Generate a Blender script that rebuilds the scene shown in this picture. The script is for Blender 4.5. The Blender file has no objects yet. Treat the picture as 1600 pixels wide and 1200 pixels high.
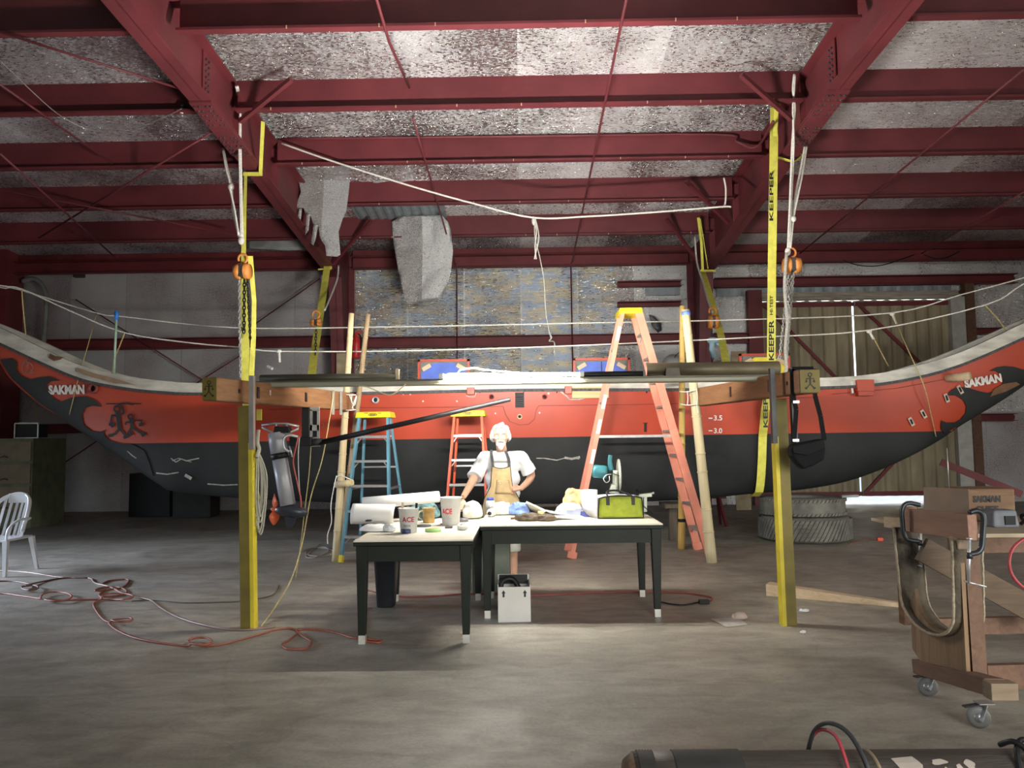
import bpy, bmesh, math, random
import numpy as np
from mathutils import Vector, Matrix, noise
random.seed(7)
PI = math.pi
C = bpy.context.scene.collection
V = Vector

# ---------------------------------------------------------------- camera
FPX, CH = 1200.0, 1.43
cam_d = bpy.data.cameras.new('camera'); cam = bpy.data.objects.new('camera', cam_d); C.objects.link(cam)
cam_d.sensor_width = 36; cam_d.lens = 27.0; cam_d.clip_start = .05; cam_d.clip_end = 200
CM = (Matrix.Rotation(math.radians(.716), 4, 'Z') @ Matrix.Rotation(math.radians(90 + 4.29), 4, 'X')
      @ Matrix.Rotation(math.radians(-.69), 4, 'Z'))
cam.matrix_world = Matrix.Translation((0, 0, CH)) @ CM
bpy.context.scene.camera = cam
R3 = CM.to_3x3()

def ray(px, py): return R3 @ V(((px - 800) / FPX, -(py - 600) / FPX, -1))
def at(px, py, Y):
    d = ray(px, py); return V((0, 0, CH)) + d * (Y / d.y)
def fl(px, py, z=0.0):
    d = ray(px, py); return V((0, 0, CH)) + d * ((z - CH) / d.z)

# ---------------------------------------------------------------- materials
MATS = {}
def nodes_of(name):
    m = bpy.data.materials.new(name); m.use_nodes = True
    nt = m.node_tree; b = nt.nodes['Principled BSDF']
    return m, nt, b
def mat(name, col, rough=.6, metal=0, var=.25, scale=6, bump=.0, bscale=60, stretch=(1, 1, 1), spec=.5, trans=0, coat=0, alpha=1):
    """procedural material: base colour varied by noise, optional bump"""
    if name in MATS: return MATS[name]
    m, nt, b = nodes_of(name); N, L = nt.nodes, nt.links
    tc = N.new('ShaderNodeTexCoord'); mp = N.new('ShaderNodeMapping'); mp.inputs['Scale'].default_value = stretch
    L.new(tc.outputs['Object'], mp.inputs['Vector'])
    n = N.new('ShaderNodeTexNoise'); n.inputs['Scale'].default_value = scale; n.inputs['Detail'].default_value = 6
    L.new(mp.outputs[0], n.inputs['Vector'])
    r = N.new('ShaderNodeValToRGB')
    r.color_ramp.elements[0].position = .3; r.color_ramp.elements[1].position = .7
    r.color_ramp.elements[0].color = tuple(c * (1 - var) for c in col) + (1,)
    r.color_ramp.elements[1].color = tuple(min(1, c * (1 + var)) for c in col) + (1,)
    L.new(n.outputs['Fac'], r.inputs[0]); L.new(r.outputs[0], b.inputs['Base Color'])
    b.inputs['Roughness'].default_value = rough; b.inputs['Metallic'].default_value = metal
    b.inputs['Specular IOR Level'].default_value = spec
    if trans: b.inputs['Transmission Weight'].default_value = trans
    if coat: b.inputs['Coat Weight'].default_value = coat
    if alpha < 1: b.inputs['Alpha'].default_value = alpha
    if bump:
        n2 = N.new('ShaderNodeTexNoise'); n2.inputs['Scale'].default_value = bscale; n2.inputs['Detail'].default_value = 4
        L.new(mp.outputs[0], n2.inputs['Vector'])
        bp = N.new('ShaderNodeBump'); bp.inputs['Strength'].default_value = bump; bp.inputs['Distance'].default_value = .02
        L.new(n2.outputs['Fac'], bp.inputs['Height']); L.new(bp.outputs[0], b.inputs['Normal'])
    MATS[name] = m; return m
def wood(name, c1, c2, axis='Y', scale=5, rough=.65, dist=3):
    if name in MATS: return MATS[name]
    m, nt, b = nodes_of(name); N, L = nt.nodes, nt.links
    tc = N.new('ShaderNodeTexCoord'); mp = N.new('ShaderNodeMapping')
    s = {'X': (.6, 8, 8), 'Y': (8, .6, 8), 'Z': (8, 8, .6)}[axis]; mp.inputs['Scale'].default_value = s
    L.new(tc.outputs['Object'], mp.inputs['Vector'])
    n = N.new('ShaderNodeTexNoise'); n.inputs['Scale'].default_value = scale; n.inputs['Detail'].default_value = 8
    n.inputs['Distortion'].default_value = dist * .3; L.new(mp.outputs[0], n.inputs['Vector'])
    r = N.new('ShaderNodeValToRGB'); r.color_ramp.elements[0].position = .3; r.color_ramp.elements[1].position = .72
    r.color_ramp.elements[0].color = (*c1, 1); r.color_ramp.elements[1].color = (*c2, 1)
    L.new(n.outputs['Fac'], r.inputs[0]); L.new(r.outputs[0], b.inputs['Base Color'])
    b.inputs['Roughness'].default_value = rough
    bp = N.new('ShaderNodeBump'); bp.inputs['Strength'].default_value = .25; bp.inputs['Distance'].default_value = .004
    L.new(n.outputs['Fac'], bp.inputs['Height']); L.new(bp.outputs[0], b.inputs['Normal'])
    MATS[name] = m; return m
def emis(name, col, s):
    if name in MATS: return MATS[name]
    m, nt, b = nodes_of(name)
    b.inputs['Base Color'].default_value = (*col, 1); b.inputs['Emission Color'].default_value = (*col, 1)
    b.inputs['Emission Strength'].default_value = s; MATS[name] = m; return m
def foil(name, base=.75, rough=.28, bump=.9, scale=28, stretch=(1, 1, 1), tint=False, dull=.0, panel=1.9, ax='X', metal=.95, warm=(1, .93, .9), bd=.06, rvar=1.6, seam_c=.8):
    """aluminium-faced bubble insulation: metallic, crinkled, with taped seams"""
    if name in MATS: return MATS[name]
    m, nt, b = nodes_of(name); N, L = nt.nodes, nt.links
    tc = N.new('ShaderNodeTexCoord'); mp = N.new('ShaderNodeMapping'); mp.inputs['Scale'].default_value = stretch
    L.new(tc.outputs['Object'], mp.inputs['Vector'])
    n = N.new('ShaderNodeTexNoise'); n.inputs['Scale'].default_value = scale; n.inputs['Detail'].default_value = 7; n.inputs['Roughness'].default_value = .65
    L.new(mp.outputs[0], n.inputs['Vector'])
    n3 = N.new('ShaderNodeTexNoise'); n3.inputs['Scale'].default_value = .7; n3.inputs['Detail'].default_value = 3
    L.new(tc.outputs['Object'], n3.inputs['Vector'])
    # panels: each sheet a little duller or brighter, with a taped seam
    sx = N.new('ShaderNodeSeparateXYZ'); L.new(tc.outputs['Object'], sx.inputs[0])
    dv = N.new('ShaderNodeMath'); dv.operation = 'DIVIDE'; dv.inputs[1].default_value = panel
    L.new(sx.outputs[ax], dv.inputs[0])
    fr = N.new('ShaderNodeMath'); fr.operation = 'FLOOR'; L.new(dv.outputs[0], fr.inputs[0])
    wn = N.new('ShaderNodeTexWhiteNoise'); wn.noise_dimensions = '1D'; L.new(fr.outputs[0], wn.inputs['W'])
    fc = N.new('ShaderNodeMath'); fc.operation = 'FRACT'; L.new(dv.outputs[0], fc.inputs[0])
    seam = N.new('ShaderNodeMath'); seam.operation = 'LESS_THAN'; seam.inputs[1].default_value = .018; L.new(fc.outputs[0], seam.inputs[0])
    k = N.new('ShaderNodeMath'); k.operation = 'MULTIPLY_ADD'; k.inputs[1].default_value = .35; k.inputs[2].default_value = -.12
    L.new(wn.outputs['Value'], k.inputs[0])
    k2 = N.new('ShaderNodeMath'); k2.operation = 'ADD'; L.new(k.outputs[0], k2.inputs[0]); L.new(n3.outputs['Fac'], k2.inputs[1])
    r = N.new('ShaderNodeValToRGB'); r.color_ramp.elements[0].position = .3; r.color_ramp.elements[1].position = .75
    lo = base * (.55 - dull * .3); 
    r.color_ramp.elements[0].color = (lo * warm[0], lo * warm[1], lo * warm[2], 1); r.color_ramp.elements[1].color = (base, base, base, 1)
    L.new(k2.outputs[0], r.inputs[0])
    col = r.outputs[0]
    if tint:  # iridescent blue and yellow sheen put into the base colour
        w = N.new('ShaderNodeTexNoise'); w.inputs['Scale'].default_value = 2.2; w.inputs['Detail'].default_value = 2; w.inputs['Distortion'].default_value = .6
        mp2 = N.new('ShaderNodeMapping'); mp2.inputs['Scale'].default_value = (1, 1, 2.4); mp2.inputs['Rotation'].default_value = (0, .5, 0)
        L.new(tc.outputs['Object'], mp2.inputs['Vector']); L.new(mp2.outputs[0], w.inputs['Vector'])
        r2 = N.new('ShaderNodeValToRGB'); e = r2.color_ramp.elements
        e[0].position = .40; e[0].color = (.62, .78, 1, 1); e[1].position = .6; e[1].color = (1, .92, .68, 1)
        L.new(w.outputs['Fac'], r2.inputs[0])
        mx = N.new('ShaderNodeMix'); mx.data_type = 'RGBA'; mx.blend_type = 'MULTIPLY'; mx.inputs[0].default_value = .75
        L.new(col, mx.inputs[6]); L.new(r2.outputs[0], mx.inputs[7]); col = mx.outputs[2]
    mx = N.new('ShaderNodeMix'); mx.data_type = 'RGBA'; mx.inputs[7].default_value = (seam_c, seam_c, seam_c, 1)
    L.new(seam.outputs[0], mx.inputs[0]); L.new(col, mx.inputs[6]); L.new(mx.outputs[2], b.inputs['Base Color'])
    b.inputs['Metallic'].default_value = metal
    nr = N.new('ShaderNodeTexNoise'); nr.inputs['Scale'].default_value = scale * 2.8; nr.inputs['Detail'].default_value = 3; L.new(mp.outputs[0], nr.inputs['Vector'])
    mr = N.new('ShaderNodeMapRange'); mr.inputs['From Min'].default_value = .4; mr.inputs['From Max'].default_value = .62; mr.inputs['To Min'].default_value = rough * .45; mr.inputs['To Max'].default_value = min(1, rough * rvar)
    ad = N.new('ShaderNodeMath'); ad.operation = 'MULTIPLY_ADD'; ad.inputs[1].default_value = .45; L.new(k2.outputs[0], ad.inputs[0]); L.new(nr.outputs['Fac'], ad.inputs[2])
    mr.inputs['From Min'].default_value = .62; mr.inputs['From Max'].default_value = .86; L.new(ad.outputs[0], mr.inputs['Value']); L.new(mr.outputs[0], b.inputs['Roughness'])
    bp = N.new('ShaderNodeBump'); bp.inputs['Strength'].default_value = bump; bp.inputs['Distance'].default_value = bd
    L.new(n.outputs['Fac'], bp.inputs['Height']); L.new(bp.outputs[0], b.inputs['Normal'])
    MATS[name] = m; return m

RED = mat('red_primer_steel', (.14, .026, .032), .55, 0, .25, 1.3, .08, 30)
REDD = mat('dark_red_primer_steel', (.15, .022, .027), .6, 0, .3, 1.5)
GALV = mat('galvanised_steel', (.42, .43, .42), .4, .7, .2)
WHITE = mat('white_plastic', (.78, .77, .74), .45, 0, .06)
BLACK = mat('black_plastic', (.009, .009, .010), .5, 0, .3, spec=.3)
DARKM = mat('dark_metal', (.05, .052, .055), .45, .4, .3)
ROPEW = mat('white_rope_fibre', (.72, .70, .64), .85, 0, .15, 40, .3, 150)
ROPEY = mat('tan_cord_fibre', (.48, .38, .16), .85, 0, .2, 40)
ORANGEC = mat('orange_cord_rubber', (.30, .085, .05), .5, 0, .2)
YSTRAP = mat('yellow_webbing', (.72, .68, .11), .7, 0, .12, 12, .15, 120)
YPOST = mat('yellow_painted_wood', (.62, .50, .03), .55, 0, .2, 5, .1, 30)
OCHRE = mat('ochre_painted_wood', (.17, .13, .02), .6, 0, .25, 5)
BAMB = wood('pale_bamboo', (.44, .33, .17), (.62, .52, .32), 'Z', 2)
BAMBY = wood('golden_bamboo', (.46, .29, .07), (.60, .42, .13), 'Z', 2)
PLY = wood('plywood', (.17, .10, .05), (.27, .17, .09), 'Z', 3)
PINE = wood('raw_pine', (.50, .36, .22), (.66, .52, .35), 'X', 3)
BEAMW = wood('varnished_beam_wood', (.19, .085, .033), (.31, .155, .065), 'Y', 3)
REDWOOD = wood('reddish_lumber', (.10, .05, .03), (.17, .09, .05), 'Y', 3)
ORHO = mat('orange_hoist_paint', (.72, .27, .06), .5, 0, .2)
ALU = mat('brushed_aluminium', (.62, .63, .64), .35, .8, .12)
TABG = mat('dark_green_table_paint', (.009, .012, .008), .5, 0, .25, spec=.25)
TOPW = mat('cream_tabletop', (.74, .69, .57), .5, 0, .12, 4)
CLOTHB = mat('blue_rag_cotton', (.16, .25, .55), .9, 0, .3, 20, .4, 60)

# ---------------------------------------------------------------- mesh builder
def catmull(pts, n=6, closed=False):
    pts = [V(p) for p in pts]
    if len(pts) < 3 or n < 2: return pts
    out = []; m = len(pts)
    rng = range(m if closed else m - 1)
    for i in rng:
        g = lambda k: pts[k % m] if closed else pts[max(0, min(m - 1, k))]
        p0, p1, p2, p3 = g(i - 1), g(i), g(i + 1), g(i + 2)
        for j in range(n):
            t = j / n
            out.append(.5 * ((2 * p1) + (p2 - p0) * t + (2 * p0 - 5 * p1 + 4 * p2 - p3) * t * t + (3 * p1 - p0 - 3 * p2 + p3) * t ** 3))
    if not closed: out.append(pts[-1])
    return out
ORG = {}
class MB:
    def __init__(s): s.v = []; s.f = []; s.m = []; s.s = []; s.cm = 0
    def mi(s, k): s.cm = k; return s
    def add(s, vs, fs, smooth=False):
        b = len(s.v); s.v += [V(v) for v in vs]
        for f in fs: s.f.append([b + i for i in f]); s.m.append(s.cm); s.s.append(smooth)
        return s
    def box(s, c, sz, R=None, taper=1.0):
        c = V(c); x, y, z = [k / 2 for k in sz]
        vs = [V((sx * x * (taper if sz_ > 0 else 1), sy * y * (taper if sz_ > 0 else 1), sz_ * z)) for sz_ in (-1, 1) for sy in (-1, 1) for sx in (-1, 1)]
        if R is not None: vs = [R @ v for v in vs]
        return s.add([c + v for v in vs], [(0, 2, 3, 1), (4, 5, 7, 6), (0, 1, 5, 4), (1, 3, 7, 5), (3, 2, 6, 7), (2, 0, 4, 6)])
    def bar(s, p0, p1, w, h, up=(0, 0, 1), w1=None, h1=None):
        p0, p1 = V(p0), V(p1); d = (p1 - p0).normalized(); up = V(up)
        if abs(d.dot(up)) > .98: up = V((0, 1, 0))
        a = d.cross(up).normalized(); u = a.cross(d).normalized()
        w1 = w if w1 is None else w1; h1 = h if h1 is None else h1
        vs = [p + a * (sx * ww / 2) + u * (sy * hh / 2) for p, ww, hh in ((p0, w, h), (p1, w1, h1)) for sx, sy in ((-1, -1), (1, -1), (1, 1), (-1, 1))]
        return s.add(vs, [(3, 2, 1, 0), (4, 5, 6, 7), (0, 1, 5, 4), (1, 2, 6, 5), (2, 3, 7, 6), (3, 0, 4, 7)])
    def tube(s, pts, r, n=8, closed=False, flat=1.0):
        pts = [V(p) for p in pts]; m = len(pts)
        rs = r if isinstance(r, (list, tuple)) else [r] * m
        vs = []; ref = None
        for i, p in enumerate(pts):
            a = pts[i - 1] if (i or closed) else p; b = pts[(i + 1) % m] if (i < m - 1 or closed) else p
            d = (b - a); d = d.normalized() if d.length > 1e-9 else V((0, 0, 1))
            if ref is None: ref = V((0, 0, 1)) if abs(d.z) < .9 else V((1, 0, 0))
            u = (ref - d * ref.dot(d)); u = u.normalized() if u.length > 1e-6 else d.orthogonal().normalized(); ref = u
            w = d.cross(u)
            for k in range(n):
                t = 2 * PI * k / n; vs.append(p + (u * math.cos(t) * flat + w * math.sin(t)) * rs[i])
        fs = []
        for i in range(m if closed else m - 1):
            j = (i + 1) % m
            for k in range(n): fs.append((i * n + k, i * n + (k + 1) % n, j * n + (k + 1) % n, j * n + k))
        if not closed: fs.append(tuple(range(n))[::-1]); fs.append(tuple((m - 1) * n + k for k in range(n)))
        return s.add(vs, fs, True)
    def lathe(s, prof, c, axis=(0, 0, 1), n=24, xd=None, sq=1.0):
        c = V(c); ax = V(axis).normalized(); u = V(xd).normalized() if xd else ax.orthogonal().normalized(); w = ax.cross(u)
        vs = []; m = len(prof)
        for r, h in prof:
            for k in range(n):
                t = 2 * PI * k / n; vs.append(c + ax * h + (u * math.cos(t) + w * math.sin(t) * sq) * r)
        fs = [(i * n + k, i * n + (k + 1) % n, (i + 1) * n + (k + 1) % n, (i + 1) * n + k) for i in range(m - 1) for k in range(n)]
        if prof[0][0] > 1e-5: fs.append(tuple(range(n))[::-1])
        if prof[-1][0] > 1e-5: fs.append(tuple((m - 1) * n + k for k in range(n)))
        return s.add(vs, fs, True)
    def ball(s, c, r, n=14, sc=(1, 1, 1), R=None):
        vs = []; m = n // 2 + 1
        for i in range(m + 1):
            a = PI * i / m
            for k in range(n):
                t = 2 * PI * k / n; v = V((math.sin(a) * math.cos(t) * sc[0], math.sin(a) * math.sin(t) * sc[1], math.cos(a) * sc[2])) * r
                vs.append(V(c) + (R @ v if R is not None else v))
        return s.add(vs, [(i * n + k, (i + 1) * n + k, (i + 1) * n + (k + 1) % n, i * n + (k + 1) % n) for i in range(m) for k in range(n)], True)
    def prism(s, pts, ext):
        pts = [V(p) for p in pts]; e = V(ext); n = len(pts)
        return s.add(pts + [p + e for p in pts], [tuple(range(n)), tuple(range(2 * n - 1, n - 1, -1))] + [(i, n + i, n + (i + 1) % n, (i + 1) % n) for i in range(n)])
    def grid(s, fn, nu, nv, smooth=True):
        vs = [fn(i / nu, j / nv) for j in range(nv + 1) for i in range(nu + 1)]
        return s.add(vs, [(j * (nu + 1) + i, j * (nu + 1) + i + 1, (j + 1) * (nu + 1) + i + 1, (j + 1) * (nu + 1) + i) for j in range(nv) for i in range(nu)], smooth)
    def merge(s, o, mi=0):
        b = len(s.v); s.v += o.v
        for f, sm in zip(o.f, o.s): s.f.append([b + i for i in f]); s.m.append(mi); s.s.append(sm)
    def build(s, name, mats, parent=None, base=None, bevel=0, solid=0, sub=0, remesh=0, fix=True, disp=0, dscale=.1, subd=0):
        if not isinstance(mats, (list, tuple)): mats = [mats]
        if parent is not None: org = ORG[parent.name]
        elif base is not None: org = V(base)
        else:
            lo = V([min(v[i] for v in s.v) for i in range(3)]); hi = V([max(v[i] for v in s.v) for i in range(3)])
            org = V(((lo.x + hi.x) / 2, (lo.y + hi.y) / 2, lo.z))
        me = bpy.data.meshes.new(name); me.from_pydata([v - org for v in s.v], [], s.f)
        for m in mats: me.materials.append(m)
        for p, mm, sm in zip(me.polygons, s.m, s.s): p.material_index = min(mm, len(mats) - 1); p.use_smooth = sm
        if fix:
            bm = bmesh.new(); bm.from_mesh(me); bmesh.ops.recalc_face_normals(bm, faces=bm.faces); bm.to_mesh(me); bm.free()
        o = bpy.data.objects.new(name, me); C.objects.link(o)
        if parent is not None: o.parent = parent; o.location = (0, 0, 0)
        else: o.location = org
        ORG[o.name] = org
        if subd:
            q = o.modifiers.new('divide', 'SUBSURF'); q.subdivision_type = 'SIMPLE'; q.levels = q.render_levels = subd
        if remesh:
            q = o.modifiers.new('union', 'REMESH'); q.mode = 'VOXEL'; q.voxel_size = remesh; q.use_smooth_shade = True
            q = o.modifiers.new('relax', 'SMOOTH'); q.factor = .5; q.iterations = 4
        if sub:
            q = o.modifiers.new('round', 'SUBSURF'); q.levels = q.render_levels = sub
        if disp:
            tx = bpy.data.textures.new(name + '_folds', 'CLOUDS'); tx.noise_scale = dscale; tx.noise_depth = 2
            q = o.modifiers.new('folds', 'DISPLACE'); q.texture = tx; q.strength = disp; q.mid_level = .5; q.texture_coords = 'LOCAL'
        if solid:
            q = o.modifiers.new('thick', 'SOLIDIFY'); q.thickness = solid; q.offset = 0
        if bevel:
            q = o.modifiers.new('edge', 'BEVEL'); q.width = bevel; q.segments = 2; q.limit_method = 'ANGLE'
        return o

def tag(o, label, cat, group=None, kind=None):
    o['label'] = label; o['category'] = cat
    if group: o['group'] = group
    if kind: o['kind'] = kind
    return o
def thing(name, label, cat, base, group=None, kind=None):
    o = bpy.data.objects.new(name, None); C.objects.link(o); o.location = V(base); o.empty_display_size = .1
    ORG[o.name] = V(base); return tag(o, label, cat, group, kind)
def struct(o, label=None, cat=None, group=None):
    o['kind'] = 'structure'
    if label: o['label'] = label
    if cat: o['category'] = cat
    if group: o['group'] = group
    return o
def plabel(o, label): o['label'] = label; return o

def text_into(mb, s, fn, w=None, h=1.0, bold=0.0, maxe=None):
    """letters as mesh: fn(u, v) with u in 0..w and v in 0..h gives the point on the carrying surface"""
    cu = bpy.data.curves.new('t', 'FONT'); cu.body = s; cu.size = 1; cu.offset = bold; cu.resolution_u = 3
    o = bpy.data.objects.new('t', cu); C.objects.link(o); dg = bpy.context.evaluated_depsgraph_get()
    me = bpy.data.meshes.new_from_object(o.evaluated_get(dg))
    vs = [v.co.copy() for v in me.vertices]; fs = [tuple(p.vertices) for p in me.polygons]
    bpy.data.objects.remove(o); bpy.data.curves.remove(cu); bpy.data.meshes.remove(me)
    x0, x1 = min(v.x for v in vs), max(v.x for v in vs); y0, y1 = min(v.y for v in vs), max(v.y for v in vs)
    W = w if w else h * (x1 - x0) / (y1 - y0)
    mb.add([fn((v.x - x0) / (x1 - x0) * W, (v.y - y0) / (y1 - y0) * h) for v in vs], fs)
    return W
def flat_poly(pts2, maxe=.06):
    """2D polygon -> evenly divided triangles (verts2d, faces)"""
    from mathutils.geometry import delaunay_2d_cdt
    B = []; n = len(pts2)
    for i in range(n):
        a, b = V((pts2[i][0], pts2[i][1])), V((pts2[(i + 1) % n][0], pts2[(i + 1) % n][1])); k = max(1, int(math.ceil((b - a).length / maxe)))
        B += [a.lerp(b, j / k) for j in range(k)]
    nb = len(B); P = list(B)
    def inside(x, y):
        c = False
        for i in range(nb):
            a, b = B[i], B[i - 1]
            if (a.y > y) != (b.y > y) and x < (b.x - a.x) * (y - a.y) / (b.y - a.y) + a.x: c = not c
        return c
    x0, x1 = min(q.x for q in B), max(q.x for q in B); y0, y1 = min(q.y for q in B), max(q.y for q in B); st = maxe
    y = y0 + st * .5
    while y < y1:
        x = x0 + st * .5
        while x < x1:
            if inside(x, y) and min((q.x - x) ** 2 + (q.y - y) ** 2 for q in B) > (st * .35) ** 2: P.append(V((x, y)))
            x += st
        y += st
    vs, es, fs, _, _, _ = delaunay_2d_cdt(P, [(i, (i + 1) % nb) for i in range(nb)], [], 1, 1e-6)
    fs = [tuple(f) for f in fs if inside(*(sum((vs[k] for k in f), V((0, 0))) / len(f)))]
    return [(q.x, q.y) for q in vs], fs
def ribbon(mb, pts, w, fn):
    """flat stroke of width w through 2D points, laid on a surface by fn(x, y)"""
    P = [V((p[0], p[1])) for p in pts]; n = len(P); vs = []
    for i, p in enumerate(P):
        d = (P[min(n - 1, i + 1)] - P[max(0, i - 1)]).normalized(); q = V((-d.y, d.x)) * (w / 2 if not isinstance(w, list) else w[i] / 2)
        vs += [fn(*(p + q)), fn(*(p - q))]
    mb.add(vs, [(2 * i, 2 * i + 1, 2 * i + 3, 2 * i + 2) for i in range(n - 1)])
# ---------------------------------------------------------------- the building
XR, YW = 3.82, 17.0; XB = 11.47
PY = [8.02, 9.74, 11.38, 13.02, 14.7]
def zpb(Y): return 5.885 - .0745 * (Y - 8.2)      # purlin underside
PD = .44
def zroof(Y): return zpb(Y) + PD

# concrete floor
m, nt, b = nodes_of('worn_concrete'); N, L = nt.nodes, nt.links
tc = N.new('ShaderNodeTexCoord')
def nz(s, d=8, di=0, st=None, ro=.6):
    n = N.new('ShaderNodeTexNoise'); n.inputs['Scale'].default_value = s; n.inputs['Detail'].default_value = d; n.inputs['Distortion'].default_value = di; n.inputs['Roughness'].default_value = ro
    if st:
        mp = N.new('ShaderNodeMapping'); mp.inputs['Scale'].default_value = st; L.new(tc.outputs['Object'], mp.inputs[0]); L.new(mp.outputs[0], n.inputs['Vector'])
    else: L.new(tc.outputs['Object'], n.inputs['Vector'])
    return n
def ramp(src, p0, c0, p1, c1):
    r = N.new('ShaderNodeValToRGB'); e = r.color_ramp.elements; e[0].position = p0; e[0].color = (*c0, 1); e[1].position = p1; e[1].color = (*c1, 1)
    L.new(src, r.inputs[0]); return r
def mixc(a, c, f, mode='MULTIPLY'):
    x = N.new('ShaderNodeMix'); x.data_type = 'RGBA'; x.blend_type = mode; x.inputs[0].default_value = f
    L.new(a, x.inputs[6]); L.new(c, x.inputs[7]); return x.outputs[2]
r1 = ramp(nz(.55, 9, .8).outputs['Fac'], .32, (.27, .25, .205), .68, (.49, .455, .385))
r2 = ramp(nz(5, 10, .5, (.6, 1.4, 1)).outputs['Fac'], .35, (.62, .62, .60), .62, (1, 1, 1))
r3 = ramp(nz(45, 6, 0).outputs['Fac'], .3, (.75, .74, .72), .6, (1, 1, 1))
r4 = ramp(nz(1.6, 4, 1.5).outputs['Fac'], .62, (1, 1, 1), .74, (1.25, 1.22, 1.1))
c = mixc(r1.outputs[0], r2.outputs[0], .8); c = mixc(c, r3.outputs[0], .7); c = mixc(c, r4.outputs[0], .8)
vo = N.new('ShaderNodeTexVoronoi'); vo.feature = 'DISTANCE_TO_EDGE'; vo.inputs['Scale'].default_value = .35
mpv = nz(1.2, 4); av = N.new('ShaderNodeVectorMath'); av.operation = 'MULTIPLY_ADD'; av.inputs[1].default_value = (.6, .6, 0)
L.new(mpv.outputs['Color'], av.inputs[0]); L.new(tc.outputs['Object'], av.inputs[2]); L.new(av.outputs[0], vo.inputs['Vector'])
rc = ramp(vo.outputs['Distance'], .0, (.7, .68, .65), .003, (1, 1, 1)); c = mixc(c, rc.outputs[0], .4)
L.new(c, b.inputs['Base Color'])
rr = ramp(nz(2, 6, 1).outputs['Fac'], .35, (.42,) * 3, .7, (.72,) * 3); L.new(rr.outputs[0], b.inputs['Roughness'])
bp = N.new('ShaderNodeBump'); bp.inputs['Strength'].default_value = .35; bp.inputs['Distance'].default_value = .01
L.new(nz(14, 10, .3).outputs['Fac'], bp.inputs['Height']); L.new(bp.outputs[0], b.inputs['Normal'])
CONC = m
o = MB().box((0, 5, -.1), (23.4, 25.2, .2)).build('floor', CONC, base=(0, 0, 0)); struct(o, 'worn grey concrete floor slab of the boat shed', 'floor')

FOILR = foil('roof_foil', .97, .25, 1.0, 12, (.6, 1.3, 1), metal=.9, bd=.09, rvar=2.2, panel=1.85, warm=(1, .9, .9), dull=.1)
FOILW = foil('wall_foil', .97, .40, 1.0, 8, (.35, 1, 2.4), bd=.035, tint=True, panel=1.27, metal=.92)
FOILD = foil('shaded_wall_foil', seam_c=.45, base=.62, rough=.5, bump= .5, scale=9, stretch=(1, 1, 3), panel=1.27, warm=(1, .80, .80), metal=.45)  # darker pinkish copy: weaker light and red reflections put into the colour
FOILS = foil('silver_wall_foil', .9, .40, 1.0, 8, (1, 1, 1.6), bd=.04, panel=1.27, metal=.8)
# ceiling (foil between purlins), in three bays
o = MB().prism([(-XB, -7, zroof(-7)), (XB, -7, zroof(-7)), (XB, YW, zroof(YW)), (-XB, YW, zroof(YW))], (0, 0, .08)).build('ceiling', FOILR, base=(0, 5, 5.5), fix=True)
struct(o, 'foil faced roof insulation above the red purlins', 'ceiling')

# back wall: foil panels set round the sliding door
DX0, DX1 = at(1190, 500, YW).x, at(1484, 500, YW).x; DZ = at(1340, 468, YW).z
def wall_piece(mb, x0, x1, z0, z1): mb.box(((x0 + x1) / 2, YW + .05, (z0 + z1) / 2), (x1 - x0, .1, z1 - z0))
ZT = zroof(YW)
w = MB()
xa, xb = at(556, 450, YW).x, at(965, 450, YW).x
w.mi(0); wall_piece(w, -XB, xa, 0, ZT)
w.mi(1); wall_piece(w, xa, xb, 0, ZT)
w.mi(2); wall_piece(w, xb, DX0, 0, ZT); wall_piece(w, DX0, DX1, DZ, ZT)
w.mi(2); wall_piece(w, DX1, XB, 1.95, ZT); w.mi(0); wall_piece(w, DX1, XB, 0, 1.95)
o = w.build('wall_back', [FOILD, FOILW, FOILS], base=(0, YW, 0)); struct(o, 'back wall lined with taped silver foil insulation', 'wall')

def siding(mb, fn, L_, H0, H1, pitch=.3, d=.035):
    n = int(L_ / pitch * 4); vs = []
    for i in range(n + 1):
        u = i / n * L_; k = d if (i // 2) % 2 else 0
        vs += [fn(u, H0, k), fn(u, H1, k)]
    mb.add(vs, [(2 * i, 2 * i + 2, 2 * i + 3, 2 * i + 1) for i in range(n)])
# side walls with a doorway on each side, front wall behind the camera with the big doorway
def side(name, X, openings, z_top=6.8):
    mb = MB(); ys = -7.0
    for (y0, y1, z0, z1) in openings:
        mb.box((X, (ys + y0) / 2, z_top / 2), (.1, y0 - ys, z_top))
        if z0 > 0: mb.box((X, (y0 + y1) / 2, z0 / 2), (.1, y1 - y0, z0))
        mb.box((X, (y0 + y1) / 2, (z1 + z_top) / 2), (.1, y1 - y0, z_top - z1)); ys = y1
    mb.box((X, (ys + YW) / 2, z_top / 2), (.1, YW - ys, z_top))
    return mb.build(name, REDD, base=(X, 5, 0))
struct(side('wall_left', -XB - .05, [(6.6, 9.9, 0, 2.6)]), 'dark red side wall by the plastic chair', 'wall')
struct(side('wall_right', XB + .05, [(0.8, 4.8, 0, 3.4)]), 'dark red side wall beyond the sliding door', 'wall')
mb = MB()
mb.box((-5.5, -7, 3.6), (12, .1, 7.2)); mb.box((9.75, -7, 3.6), (3.5, .1, 7.2)); mb.box((4.25, -7, 5.8), (7.5, .1, 2.8))
struct(mb.build('wall_front', REDD, base=(0, -7, 0)), 'front wall with the open vehicle doorway', 'wall')

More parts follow.
